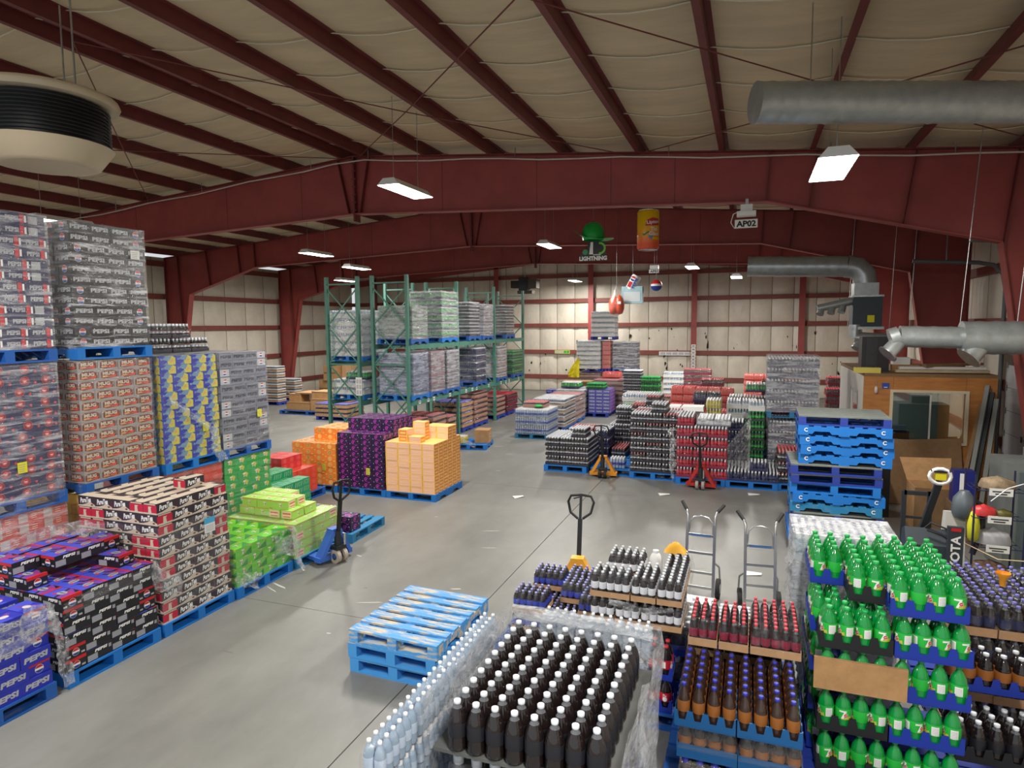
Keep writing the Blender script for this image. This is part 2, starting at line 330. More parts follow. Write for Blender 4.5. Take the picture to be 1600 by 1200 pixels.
# overhead door in the right wall
M_DOOR = mat('door_panel', (188, 190, 192), 0.5, var=0.04)
dr = struct(empty('door_1', (XR + 0.02, 14.9, 0)))
for k in range(5):
    p = MB().box(0.0, -1.95, 0.02 + k * 0.49, 0.06, 1.95, 0.5 + k * 0.49, M_DOOR).ob('door_panel', dr)
    for yy in (-1.2, 0.0, 0.9, 1.85): MB().box(-0.02, yy - 0.03, 0.44 + k * 0.49, 0.0, yy + 0.03, 0.56 + k * 0.49, STEEL).ob('hinge', p)
TRK = mat('track_steel', (110, 114, 116), .5, .4)
for s in (-1, 1):
    MB().tube([(-.08, s * 2.02, 0), (-.08, s * 2.02, 4.1), (-.14, s * 2.02, 4.42), (-.32, s * 2.02, 4.62), (-.6, s * 2.02, 4.68), (-1.85, s * 2.02, 4.76)], .045, TRK, 8).ob('door_track', dr)
    MB().tube([(-1.2, s * 2.02, 4.72), (-1.2, s * 2.02, roof(4) + .1)], .015, TRK, 6).ob('track_hanger', dr)
# ------------------------------------------------------------------ plywood office
PLY = mat('plywood', (176, 116, 54), 0.6, rgb2=(150, 94, 40), scale=3.0, sc3=(1, 1, 7), lo=0.35, hi=0.7)
WPAINT = mat('white_paint', (196, 194, 188), 0.6); TRIM = mat('window_trim', (196, 182, 152), 0.6)
OX0, OX1, OY0, OY1, OZ = 2.06, 4.2, 13.9, 17.4, 2.37
of = struct(empty('wall_office', (0, 0, 0)))
WX0, WX1, WZ0, WZ1 = 2.55, 3.72, 1.17, 2.08
for (x0, z0, x1, z1) in ((OX0, 0, WX0, OZ), (WX1, 0, OX1, OZ), (WX0, 0, WX1, WZ0), (WX0, WZ1, WX1, OZ)):
    MB().box(x0 + 0.002, OY0, z0, x1 - 0.002, OY0 + 0.1, z1, PLY).ob('plywood_panel', of)
MB().box(OX0, OY0 + 0.1, 0, OX0 + 0.1, 14.7, OZ, WPAINT).box(OX0, 15.6, 0, OX0 + 0.1, OY1, OZ, WPAINT).box(OX0, 14.7, 2.0, OX0 + 0.1, 15.6, OZ, WPAINT).ob('side_wall', of)
MB().box(OX0, OY0, OZ, OX1, OY1, OZ + 0.06, CARD_D).ob('roof_deck', of); MB().box(OX1 - .1, OY0 + .1, 0, OX1, OY1 - .1, OZ, PLY).ob('side_wall', of)
ol = MB().box(-.3, -.1, -.04, .3, .1, 0, mat('added_lamp_lens', (255, 255, 255), .5, emit=3.0)).ob('added_lamp', None, (3.0, 15.8, OZ - .002)); tag(ol, 'added strip lamp brightening the inside of the plywood office', 'lamp')  # lamp added to brighten the office interior
l = bpy.data.lights.new('lamp_light', 'AREA'); l.shape = 'RECTANGLE'; l.size = .6; l.size_y = .2; l.energy = 14; lo_ = bpy.data.objects.new('lamp_light', l); lo_.location = (3.0, 15.8, OZ - .06); C.objects.link(lo_)  # area light of the added office lamp
MB().box(OX0 + 0.1, OY1 - 0.1, 0, OX1 - .1, OY1, OZ, mat('teal_wall', (70, 96, 96), .7)).ob('rear_wall', of)
d2 = struct(empty('door_2', (OX0 + 0.03, 15.15, 0)))
MB().box(0, -0.44, 0, 0.05, 0.44, 1.98, WPAINT).ob('door_leaf', d2); MB().box(-0.03, -0.5, 0, 0.08, -0.44, 2.03, WPAINT).box(-0.03, 0.44, 0, 0.08, 0.5, 2.03, WPAINT).ob('door_frame', d2)
MB().box(-0.008, -0.2, 0.9, 0, 0.2, 1.7, mat('dark_glass', (52, 62, 60), 0.1)).ob('pane', d2)
wn = struct(empty('window_1', ((WX0 + WX1) / 2, OY0, 0)))
hw = (WX1 - WX0) / 2
MB().box(-hw - 0.05, -0.03, WZ0 - 0.05, hw + 0.05, 0.02, WZ0, TRIM).box(-hw - 0.05, -0.03, WZ1, hw + 0.05, 0.02, WZ1 + 0.05, TRIM).box(-hw - 0.05, -0.03, WZ0, -hw, 0.02, WZ1, TRIM).box(hw, -0.03, WZ0, hw + 0.05, 0.02, WZ1, TRIM).ob('window_frame', wn)
MB().box(0.03, 0.03, WZ0, 0.055, 0.07, WZ1, WPAINT).ob('mullion', wn)
GLASS = bpy.data.materials.new('window_glass'); GLASS.use_nodes = True
nt = GLASS.node_tree; g = nt.nodes.new('ShaderNodeBsdfGlossy'); g.inputs['Roughness'].default_value = 0.02; t = nt.nodes.new('ShaderNodeBsdfTransparent'); mx = nt.nodes.new('ShaderNodeMixShader'); mx.inputs[0].default_value = 0.22
t.inputs[0].default_value = (0.8, 0.86, 0.84, 1)
nt.links.new(t.outputs[0], mx.inputs[1]); nt.links.new(g.outputs[0], mx.inputs[2]); nt.links.new(mx.outputs[0], nt.nodes['Material Output'].inputs['Surface'])
for s in (0, 1): MB().box(-hw + s * (hw + 0.05), 0.045, WZ0, 0.03 + s * (hw - 0.03), 0.052, WZ1, GLASS).ob('pane', wn)
# ------------------------------------------------------------------ pallets
def pallet_paint(name, rgb, wear=(150, 132, 104), lo=0.56, hi=0.75):
    return mat(name, rgb, 0.6, rgb2=wear, scale=2.6, sc3=(1, 5, 5), lo=lo, hi=hi)
P_BLUE = pallet_paint('blue_pallet_paint', (26, 88, 166)); P_BRIGHT = pallet_paint('bright_blue_pallet_paint', (20, 112, 194), (60, 136, 190), 0.6, 0.9)
P_NAVY = pallet_paint('navy_pallet_paint', (34, 58, 148), (70, 84, 130), 0.6, 0.9); P_PALE = pallet_paint('pale_blue_pallet_paint', (76, 158, 222), (206, 190, 160), 0.47, 0.57)
P_TEAL = pallet_paint('teal_pallet_paint', (34, 122, 170), (90, 130, 150), 0.5, 0.8)
P_WOOD = mat('bare_wood', (176, 160, 128), 0.75, var=0.12, scale=5, sc3=(1, 6, 6)); P_GREYTOP = mat('dusty_board', (112, 118, 112), 0.8, var=0.15, scale=4, sc3=(1, 6, 6))
PH = 0.145
_pal = {}
def pallet_parts(W, L, m, mt):
    """stringers run along y; W along x"""
    k = (W, L, m.name, mt.name)
    if k in _pal: return _pal[k]
    n = 7; gap = 0.03; ws = [0.14, 0.1, 0.1, 0.13, 0.1, 0.1, 0.14]; tot = sum(ws); g = (L - tot) / 6; parts = []; y = -L / 2
    for i, wd in enumerate(ws):
        parts.append(('deck_board', MB().box(-W / 2, 0, 0.125, W / 2, wd, 0.145, mt).mesh('deck_board'), (0, y, 0))); y += wd + g
    nt = [(-L / 2, 0.02), (-L / 2 + 0.19, 0.02), (-L / 2 + 0.22, 0.06), (-L / 2 + 0.42, 0.06), (-L / 2 + 0.45, 0.02), (L / 2 - 0.45, 0.02), (L / 2 - 0.42, 0.06), (L / 2 - 0.22, 0.06), (L / 2 - 0.19, 0.02), (L / 2, 0.02), (L / 2, 0.125), (-L / 2, 0.125)]
    # split so that every face stays convex
    b = MB(); h = 0.05
    for p in ([nt[0], nt[1], (nt[1][0], 0.125), nt[11]], [nt[1], nt[2], (nt[2][0], 0.125), (nt[1][0], 0.125)], [nt[2], nt[3], (nt[3][0], 0.125), (nt[2][0], 0.125)], [nt[3], nt[4], (nt[4][0], 0.125), (nt[3][0], 0.125)], [nt[4], nt[5], (nt[5][0], 0.125), (nt[4][0], 0.125)],
              [nt[5], nt[6], (nt[6][0], 0.125), (nt[5][0], 0.125)], [nt[6], nt[7], (nt[7][0], 0.125), (nt[6][0], 0.125)], [nt[7], nt[8], (nt[8][0], 0.125), (nt[7][0], 0.125)], [nt[8], nt[9], nt[10], (nt[8][0], 0.125)]):
        b.prism(p, 'x', -h, h, m)
    sm = b.mesh('stringer')
    for x in (-W / 2 + h, 0, W / 2 - h): parts.append(('stringer', sm, (x, 0, 0)))
    for y, wd in ((-L / 2, 0.14), (-0.07, 0.14), (L / 2 - 0.14, 0.14)): parts.append(('bottom_board', MB().box(-W / 2, 0, 0, W / 2, wd, 0.02, m).mesh('bottom_board'), (0, y, 0)))
    _pal[k] = parts; return parts
_palj = {}
def pallet(x, y, z, label, W=1.02, L=1.22, rz=0.0, m=P_BLUE, mt=None, parts=True, group=None):
    mt = mt or m
    if not parts:
        k = (W, L, m.name, mt.name)
        if k not in _palj:
            b = MB()
            for n_, me, o in pallet_parts(W, L, m, mt):
                b.add([Vector(v.co) + Vector(o) for v in me.vertices], [tuple(p.vertices) for p in me.polygons], me.materials[0])
            _palj[k] = b.mesh('pallet')
        o = put('pallet', _palj[k], None, (x, y, z), rz)
    else:
        o = empty('pallet', (x, y, z), rz)
        for n_, me, lo in pallet_parts(W, L, m, mt): put(n_, me, o, lo)
    return tag(o, label, 'pallet', group or 'pallets')
# ------------------------------------------------------------------ cartons of cans
CL, CW, CH = 0.268, 0.2, 0.1235
def carton_mesh(name, base, design, L=CL, W=CW, H=CH, top=None):
    g = 0.0015; b = MB(); x, y = L / 2 - g, W / 2 - g; h = H - g
    b.box(-x, -y, 0, x, y, h, base)
    fr = {'-y': ((0, -y, h / 2), (1, 0, 0), (0, 0, 1)), '+y': ((0, y, h / 2), (-1, 0, 0), (0, 0, 1)), '+x': ((x, 0, h / 2), (0, 1, 0), (0, 0, 1)), '-x': ((-x, 0, h / 2), (0, -1, 0), (0, 0, 1)), 'top': ((0, 0, h), (1, 0, 0), (0, 1, 0))}
    for s in ('-y', '+y'): design(b, fr[s], 'long', L - 2 * g, h)
    for s in ('+x', '-x'): design(b, fr[s], 'end', W - 2 * g, h)
    design(b, fr['top'], 'top', L - 2 * g, W - 2 * g)
    return b.mesh(name)
mm = mat
K_BLK = mm('black_carton', (26, 27, 31), 0.42); K_NAVY = mm('navy_carton', (30, 34, 78), 0.4); K_BLUE = mm('blue_carton', (38, 48, 168), 0.42); K_GREY = mm('grey_carton', (124, 128, 142), 0.4, 0.2)
K_TAN = mm('silver_tan_carton', (166, 158, 154), 0.42, 0.15); K_BROWN = mm('brown_print', (112, 52, 34), 0.5); K_ORB = mm('foam_print', (214, 150, 96), 0.5); K_LEM = mm('lemon_print', (196, 192, 72), 0.45); K_LBL = mm('pale_blue_print', (106, 142, 172), 0.45)
K_CREAM = mm('cream_print', (206, 192, 172), 0.5); K_PLUM = mm('dark_plum_print', (52, 46, 54), 0.45); K_ROSE = mm('rose_red_print', (190, 34, 62), 0.45); K_PINK = mm('pale_red_carton', (214, 96, 88), 0.45); K_PINKG = mm('pale_grey_print', (200, 186, 182), 0.5)
K_RED = mm('red_carton', (204, 56, 58), 0.45); K_ORED = mm('red_orange_carton', (220, 74, 44), 0.45); K_YEL = mm('yellow_carton', (236, 186, 20), 0.45); K_GRN = mm('green_carton', (28, 160, 66), 0.45); K_TEAL = mm('teal_green_carton', (20, 142, 92), 0.45)
K_LIME = mm('lime_carton', (104, 200, 40), 0.45); K_LIMED = mm('dark_lime_print', (44, 140, 50), 0.45); K_PLIME = mm('pale_lime_carton', (172, 218, 100), 0.45); K_ORA = mm('orange_carton', (240, 140, 54), 0.45); K_CRM = mm('cream_circle', (248, 206, 120), 0.45)
K_PUR = mm('purple_carton', (44, 24, 66), 0.42); K_MAG = mm('magenta_print', (206, 70, 196), 0.45); K_VIO = mm('violet_print', (110, 60, 150), 0.45); K_PEA = mm('peach_carton', (250, 204, 126), 0.45); K_PEP = mm('peach_plate', (250, 190, 156), 0.5); K_PPK = mm('pale_pink_print', (244, 208, 176), 0.5)
K_GRYP = mm('panel_grey_print', (150, 152, 158), 0.5); K_MIDB = mm('mid_blue_print', (64, 74, 190), 0.45); K_DGRY = mm('dark_grey_print', (52, 56, 70), 0.5)
def d_black(b, f, s, w, h):
    if s == 'long': b.text(f, 'PEPSI', 0, 0.004, w * 0.78, h * 0.42, SILVER, bold=0.04)
    elif s == 'end':
        b.rect(f, -w / 2, h * 0.3, w / 2, h / 2, K_DGRY); b.globe(f, 0, 0, h * 0.34); b.text(f, 'pepsi', 0, 0, h * 0.42, h * 0.14, BLACK, 0.004)
    else: b.rect(f, -w * .46, -h * .42, w * .46, h * .42, K_DGRY); b.globe(f, 0, 0, h * 0.3)
def d_zero(b, f, s, w, h):
    if s == 'long':
        b.text(f, 'PEPSI', w * 0.06, h * 0.26, w * 0.5, h * 0.24, WHITE, bold=0.05, shear=0.2); b.rect(f, -w * 0.47, -h * 0.42, -w * 0.08, h * 0.08, K_GRYP)
        for k in range(3): b.rect(f, -w * 0.45, -h * 0.34 + k * h * .14, -w * 0.12, -h * 0.32 + k * h * .14, SILVER, 0.0014)
        b.rect(f, w * 0.36, h * 0.04, w * 0.47, h * 0.34, K_GRYP)
    elif s == 'end':
        b.rect(f, -w / 2, h * 0.26, w / 2, h / 2, RED); b.globe(f, 0, -h * 0.06, h * 0.3); b.rect(f, -w * .44, -h * .34, -w * .26, -h * .2, SILVER); b.rect(f, w * .26, -h * .34, w * .44, -h * .2, SILVER)
    else:
        b.flat(f, [(-w / 2, -h / 2), (w * 0.1, -h / 2), (-w * 0.2, h / 2), (-w / 2, h / 2)], K_MIDB); b.flat(f, [(w * 0.2, -h / 2), (w / 2, -h / 2), (w / 2, h * 0.2), (w * .05, h / 2), (-w * .1, h / 2)], K_VIO)
        b.rect(f, w * .4, -h / 2, w / 2, h / 2, RED, 0.001); b.flat(f, [(-w * .3, -h * .2), (-w * .2, -h * .3), (w * .35, h * .2), (w * .28, h * .3)], RED, 0.0012); b.disc(f, 0, 0, w * .2, K_GRYP, 0.0014, 12, ry=h * .2); b.text(f, 'pepsi', 0, 0, w * .3, h * .16, K_PLUM, 0.002)
def d_blue(b, f, s, w, h):
    if s == 'long': b.text(f, 'PEPSI', 0, 0, w * 0.8, h * 0.44, SILVER, bold=0.05, shear=0.12)
    elif s == 'end': b.rect(f, -w / 2, h * 0.28, w / 2, h * .44, RED); b.globe(f, 0, -h * 0.06, h * 0.32)
    else:
        b.flat(f, [(-w / 2, -h / 2), (w * 0.2, -h / 2), (-w * 0.1, h / 2), (-w / 2, h / 2)], K_MIDB); b.flat(f, [(-w * .3, -h * .1), (-w * .25, -h * .25), (w * .4, h * .2), (w * .3, h * .35)], K_VIO, 0.001); b.disc(f, 0.02, 0, w * .16, K_PINKG, 0.0014, 12, ry=h * .16)
def d_grey(b, f, s, w, h):
    if s == 'long': b.text(f, 'PEPSI', 0, 0, w * 0.78, h * 0.4, K_DGRY, bold=0.04)
    elif s == 'end': b.rect(f, -w * .46, -h * .42, w * .46, h * .42, SILVER); b.globe(f, 0, 0, h * 0.28)
    else: b.rect(f, -w * .46, -h * .42, w * .46, h * .42, SILVER)
def d_mug(b, f, s, w, h):
    if s == 'top': b.rect(f, -w * .4, -h * .4, w * .4, h * .4, K_BROWN); return
    k = 0.42 if s == 'long' else 0.46
    b.flat(f, [(-w * k, -h * .3), (-w * .2, -h * .4), (w * k, -h * .28), (w * k, h * .24), (w * .2, h * .42), (-w * .3, h * .4), (-w * k, h * .2)], K_BROWN)
    b.flat(f, [(-w * .3, -h * .22), (w * .3, -h * .3), (w * k * .9, h * .0), (w * .1, -h * .12)], K_ORED, 0.001); b.text(f, 'MUG', -w * .03, h * .12, w * .6, h * .36, K_CREAM, bold=0.05); b.flat(f, [(-w * .34, -h * .3), (-w * .05, -h * .24), (-w * .1, -h * .08), (-w * .36, -h * .12)], K_ORB, 0.0012)
    if s == 'long': b.rect(f, w * .45, -h * .3, w * .48, h * .3, BLACK)
def d_lemon(b, f, s, w, h):
    b.flat(f, [(w * .05, -h / 2), (w / 2, -h / 2), (w / 2, h * .3), (w * .3, h / 2), (w * .0, h * .1)], K_LEM); b.flat(f, [(-w * .1, h / 2), (-w * .3, h * .1), (w * .12, -h * .1), (w * .3, h / 2)], K_LBL, 0.001); b.flat(f, [(-w * .25, -h * .5), (-w * .02, -h * .2), (w * .1, -h * .5)], K_LBL, 0.001)
    b.disc(f, -w * .34, h * .12, h * .13, K_LBL, 0.0012, 8); b.flat(f, [(w * .14, -h * .3), (w * .4, -h * .1), (w * .3, h * .2)], K_ORB, 0.0014)
def d_smile(b, f, s, w, h):
    b.disc(f, -w * .06, 0, h * .42, K_PLUM, 0.0008); b.ring(f, -w * .06, 0, h * .36, h * .41, RED); b.disc(f, -w * .06, 0, h * .27, RED, 0.0012); b.disc(f, -w * .06, 0.004, h * .15, K_PINKG, 0.0016, 8, 180, 360); b.disc(f, w * .36, -h * .2, h * .12, K_RED, 0.001, 8)
def d_wrapblue(b, f, s, w, h):
    if s == 'long': b.text(f, 'PEPSI', -w * .1, 0, w * .5, h * .4, SILVER, bold=.04); b.rect(f, w * .2, -h * .4, w * .36, h * .4, RED); b.rect(f, w * .38, -h * .3, w * .46, h * .3, WHITE)
    else: b.rect(f, -w * .4, -h * .35, w * .1, h * .35, SILVER)
def d_pureb(b, f, s, w, h):
    if s == 'long':
        b.flat(f, [(-w / 2, -h / 2), (w / 2, -h / 2), (w / 2, -h * .3), (w * .32, -h * .12), (w * .2, h * .06), (0, -h * .2), (-w * .25, -h * .34), (-w / 2, -h * .38)], K_CREAM); b.text(f, 'PureTea', -w * .06, h * .12, w * .66, h * .5, WHITE, bold=.04, shear=.35, rot=.12); b.rect(f, w * .26, -h * .36, w * .38, -h * .22, K_BROWN, .0016)
    elif s == 'end': b.rect(f, -w / 2, -h / 2, w / 2, h * .34, K_ROSE); b.rect(f, -w / 2, -h / 2, w / 2, -h * .36, K_CREAM, .001); b.flat(f, [(-w * .12, -h * .36), (w * .12, -h * .36), (w * .08, h * .1), (w * .16, h * .2), (-w * .1, h * .22)], K_CREAM, .0014); b.rect(f, -w * .42, h * .36, w * .42, h * .46, K_CREAM, .001)
    else: b.rect(f, -w / 2, -h / 2, w / 2, h * .1, K_CREAM); b.flat(f, [(-w * .4, h * .1), (-w * .1, h * .1), (w * .05, h * .34), (-w * .3, h * .34)], K_CREAM, .001)
def d_patch(b, f, s, w, h):
    b.rect(f, -w * .46, -h * .4, -w * .1, h * .4, K_PINKG); b.rect(f, w * .0, -h * .3, w * .28, h * .4, K_RED)
    for k in range(3): b.rect(f, w * .02, -h * .2 + k * h * .18, w * .26, -h * .12 + k * h * .18, K_PPK, .0014)
def d_circles(b, f, s, w, h): b.ring(f, 0, 0, h * .3, h * .4, K_PINK); b.disc(f, 0, 0, h * .2, K_PINK, .001)
def d_yellow(b, f, s, w, h): b.disc(f, 0, 0, h * .3, K_CRM); b.rect(f, -w * .46, -h * .46, w * .46, -h * .38, K_ORA)
def seven(b, f, a, c, s_):
    b.flat(f, [(a - s_ * .5, c + s_ * .3), (a - s_ * .5, c + s_ * .5), (a + s_ * .3, c + s_ * .5), (a + s_ * .3, c + s_ * .3)], WHITE, .0016); b.flat(f, [(a + s_ * .02, c + s_ * .32), (a + s_ * .3, c + s_ * .4), (a - s_ * .04, c - s_ * .5), (a - s_ * .3, c - s_ * .5)], WHITE, .0016)
    b.disc(f, a + s_ * .22, c - s_ * .06, s_ * .26, WHITE, .0018, 10); b.disc(f, a + s_ * .22, c - s_ * .06, s_ * .22, RED, .0022, 10); b.text(f, 'UP', a + s_ * .22, c - s_ * .06, s_ * .26, s_ * .14, WHITE, .0026)
def d_green(b, f, s, w, h):
    b.flat(f, [(-w * .15, h * .1), (w * .2, -h * .4), (w * .32, h * .1), (w * .1, h * .38)], K_LEM); seven(b, f, 0, 0, h * .5)
def d_lime(b, f, s, w, h):
    b.flat(f, [(-w * .1, -h * .5), (w * .5, -h * .5), (w * .5, h * .2)], K_LIMED); b.flat(f, [(w * .1, h * .5), (w * .5, h * .5), (w * .5, h * .3)], K_LEM, .001); seven(b, f, -w * .02, 0, h * (.5 if s != 'top' else .34))
def d_palelime(b, f, s, w, h):
    if s == 'end': b.rect(f, -w * .4, -h * .4, w * .4, h * .42, K_PPK); b.rect(f, -w * .34, h * .04, w * .34, h * .2, K_PINK, .0012); b.rect(f, -w * .3, -h * .3, w * .3, -h * .2, K_PINK, .0012)
    else: b.rect(f, -w * .48, h * .34, w * .48, h * .44, K_ORB); seven(b, f, 0, -h * .04, h * .42)
def d_teal(b, f, s, w, h):
    for k in range(4): b.flat(f, [(-w * .4 + k * w * .2, -h * .4), (-w * .37 + k * w * .2, -h * .4), (-w * .24 + k * w * .2, h * .3), (-w * .28 + k * w * .2, h * .3)], K_PINKG)
    b.disc(f, 0, 0, h * .2, K_GRN, .0012)
def d_orange(b, f, s, w, h): b.disc(f, 0, 0, h * .38, K_CRM); b.disc(f, 0, 0, h * .27, K_ORA, .0012); b.disc(f, 0, 0, h * .16, K_CRM, .0016, 8); b.rect(f, -w * .48, h * .3, -w * .3, h * .42, K_CRM); b.rect(f, w * .28, -h * .44, w * .48, -h * .3, K_CRM)
def d_purple(b, f, s, w, h):
    b.ring(f, -w * .06, h * .05, h * .26, h * .34, K_MAG, t0=20, t1=290); b.disc(f, -w * .06, h * .05, h * .13, K_MAG, .0012, 8); b.ring(f, w * .16, -h * .3, h * .16, h * .22, K_MAG, t0=180, t1=360, n=8); b.disc(f, w * .32, h * .22, h * .09, SILVER, .0012, 7); b.disc(f, -w * .36, -h * .24, h * .08, SILVER, .0012, 7); b.disc(f, w * .4, -h * .1, h * .08, K_VIO, .001, 7)
def d_peach(b, f, s, w, h):
    if s == 'long': b.rect(f, -w * .4, -h * .42, w * .46, h * .44, K_PEP); b.rect(f, -w * .34, h * .06, w * .24, h * .2, K_PPK, .0012); b.rect(f, -w * .34, -h * .3, w * .34, -h * .2, K_PPK, .0012); b.rect(f, -w * .49, -h * .4, -w * .43, h * .4, K_YEL)
    elif s == 'end': b.rect(f, -w * .42, -h * .44, w * .42, h * .36, K_ORA); b.rect(f, -w * .3, -h * .2, w * .3, h * .1, K_PEA, .0012)
KINDS = {
    'black_cola_carton': (K_BLK, d_black), 'red_topped_cola_carton': (K_BLK, d_zero), 'blue_cola_carton': (K_BLUE, d_blue), 'grey_cola_carton': (K_GREY, d_grey), 'root_beer_carton': (K_TAN, d_mug), 'lemon_cola_carton': (K_BLUE, d_lemon),
    'cherry_soda_carton': (K_NAVY, d_smile), 'mixed_cola_carton': (K_NAVY, d_wrapblue), 'cream_black_carton': (K_PLUM, d_pureb), 'pale_red_carton': (K_PINK, d_patch), 'red_soda_carton': (K_RED, d_circles), 'yellow_carton': (K_YEL, d_yellow),
    'green_soda_carton': (K_GRN, d_green), 'lime_soda_carton': (K_LIME, d_lime), 'pale_lime_carton': (K_PLIME, d_palelime), 'ginger_ale_carton': (K_TEAL, d_teal), 'coral_red_carton': (K_ORED, d_circles), 'orange_soda_carton': (K_ORA, d_orange), 'grape_soda_carton': (K_PUR, d_purple), 'peach_drink_carton': (K_PEA, d_peach)}
_cm = {}
def cmesh(kind):
    if kind not in _cm: _cm[kind] = carton_mesh(kind, *KINDS[kind])
    return _cm[kind]
def layer(flip, W=1.22, D=1.02, L=CL, w=CW):
    """pinwheel layer on W (x) by D (y): list of (cx, cy, quarter-turned)"""
    out = []
    nlx = int((W - 2 * w) / L + 0.01)
    x0 = 2 * w
    for i in range(nlx): out.append((x0 + L * (i + .5), w / 2, 0))
    ny = int((D + .02) / L)
    for i in range(2):
        for j in range(ny): out.append((w * (i + .5), L * (j + .5), 1))
    nx = int((nlx * L) / w + .01); xs_ = (nlx * L) / nx
    for i in range(nx):
        for j in range(ny): out.append((x0 + xs_ * (i + .5), w + L * (j + .5), 1))
    out.append((L / 2 + 0.02, L * ny + w / 2, 0))
    Wd, Dd = x0 + nlx * L, w + L * ny
    if flip: out = [(Wd - a, c, q) for a, c, q in out]
    return out, Wd, Dd
def gridlayer(flip, W, D, L=CL, w=CW):
    nx, ny = int(W / L + .05), int(D / w + .05); out = [(L * (i + .5), w * (j + .5), 0) for i in range(nx) for j in range(ny)]
    return out, nx * L, ny * w
def cartons(kind, x1, y0, z, n, desc=None, where='', parent=None, first=0, W=1.22, D=1.02, pattern=layer, showtop=True, full=1, skip=None, group=None, both=False, jit=0.003, per=2):
    """a block of n layers whose aisle face is at x1 and whose near face is at y0; only cartons on the two outer faces and the top are built.
    With PARENT they are parts of that wrapped load, else things of their own with labels."""
    res = []
    for k in range(n):
        L_, Wd, Dd = pattern(((k + first) // per) % 2, W, D)
        fc = {}
        for cx, cy, q in sorted(L_, key=lambda t: (t[1], t[0])):
            hx, hy = (CW / 2, CL / 2) if q else (CL / 2, CW / 2)
            near = cy - hy < 0.03; aisle = Wd - (cx + hx) < 0.03; left = both and cx - hx < 0.03
            if not (near or aisle or left or (showtop and k >= n - full)): continue
            X, Y, Z = x1 - Wd + cx + random.uniform(-jit, jit), y0 + cy + random.uniform(-jit, jit), z + k * CH
            if skip and skip(k, cx, cy): continue
            rzz = (math.pi / 2 if q else 0) + random.uniform(-jit, jit) * 3
            if parent is not None:
                o = put('carton', cmesh(kind), parent, (X - parent.location.x, Y - parent.location.y, Z - parent.location.z), rzz)
            else:
                o = put(kind, cmesh(kind), None, (X, Y, Z), rzz)
                face = 'near face' if near and not aisle else 'aisle face' if aisle and not near else 'corner edge' if near else 'side face' if left else 'top'
                fc[face] = fc.get(face, 0) + 1
                num = NTH[min(fc[face] - 1, 29)]
                lay = ORD[min(k + first, 29)]
                txt = f'{desc} {where}, {lay} layer, {num} along {face}' if face != 'corner edge' else f'{desc} {where}, {lay} layer, at the corner'
                tag(o, txt, 'carton', group or f'{desc}s {where}')
            res.append(o)
    return res
def wrap_mesh(x0, y0, z0, x1, y1, z1, m, amp=0.006, top=True, nz=14, seed=0.0):
    b = MB(); s = 1 / 0.12
    P = [(x0, y0), (x1, y0), (x1, y1), (x0, y1)]
    for k in range(4):
        (ax, ay), (bx, by) = P[k], P[(k + 1) % 4]; nx_, ny_ = (by - ay), -(bx - ax); ln = math.hypot(nx_, ny_); nx_ /= ln; ny_ /= ln
        def fn(u, v):
            x, y, z = ax + (bx - ax) * u, ay + (by - ay) * u, z0 + (z1 - z0) * v
            d = amp * (noise.noise(Vector((x * 3 + seed, y * 3, z * 16))) + 0.6 * noise.noise(Vector((x * 9, y * 9 + seed, z * 30)))) * min(1, min(u, 1 - u) * 6)
            return (x + nx_ * d, y + ny_ * d, z)
        b.grid(fn, 8, nz, m)
    if top: b.grid(lambda u, v: (x0 + (x1 - x0) * u, y0 + (y1 - y0) * v, z1 + 0.008 * noise.noise(Vector((u * 6 + seed, v * 6, seed)))), 6, 6, m)
    return b.mesh('stretch_film')
def tagsheet(parent, fr, a, b_, w_=0.1, h_=0.12, m=None):
    b = MB(); b.rect(fr, a - w_ / 2, b_ - h_ / 2, a + w_ / 2, b_ + h_ / 2, m or YELLOW, 0.004)
    for k in range(4): b.rect(fr, a - w_ * .38, b_ - h_ * .36 + k * h_ * .2, a + w_ * (.2 + .04 * k), b_ - h_ * .3 + k * h_ * .2, K_GRYP, 0.005)
    return b.ob('label_sheet', parent)
def wrapped(label, kind, x1, y0, z, n, filmm=None, W=1.22, D=1.02, first=0, tagpos=None, pattern=layer, group='stretch wrapped loads', top=True, both=False, per=2):
    L_, Wd, Dd = pattern(0, W, D)
    t = tag(empty('wrapped_load', (x1 - Wd / 2, y0 + Dd / 2, z)), label, 'wrapped load', group)
    cartons(kind, x1, y0, z, n, parent=t, W=W, D=D, pattern=pattern, showtop=top, first=first, both=both, per=per)
    put('stretch_film', wrap_mesh(-Wd / 2 - .008, -Dd / 2 - .008, -0.02, Wd / 2 + .008, Dd / 2 + .008, n * CH + .006, filmm or FILM, seed=random.random() * 50), t)
    if tagpos: tagsheet(t, ((Wd / 2 + .012, 0, 0), (0, 1, 0), (0, 0, 1)), tagpos[0] - Dd / 2, tagpos[1])
    return t
def crumple(parent, pts, wd, m=FILM_WHITE, amp=0.05, n=14, seed=1.0, name='loose_film', label=None, down=None):
    """a gathered ribbon of loose film following pts, wd wide"""
    P = [Vector(p) for p in pts]; b = MB()
    def at(u):
        t = u * (len(P) - 1); i = min(int(t), len(P) - 2); return P[i].lerp(P[i + 1], t - i)
    dn = Vector(down) if down else Vector((0, 0, -1))
    def fn(u, v):
        p = at(u); q = p + dn * (wd * (v - 0.3)); s = Vector((q.x * 9 + seed, q.y * 9, q.z * 9 + v * 5))
        return q + Vector((noise.noise(s), noise.noise(s + Vector((9, 3, 1))), 0.6 * noise.noise(s + Vector((2, 7, 5))))) * amp
    b.grid(fn, n, 7, m); return b.ob(name, parent)
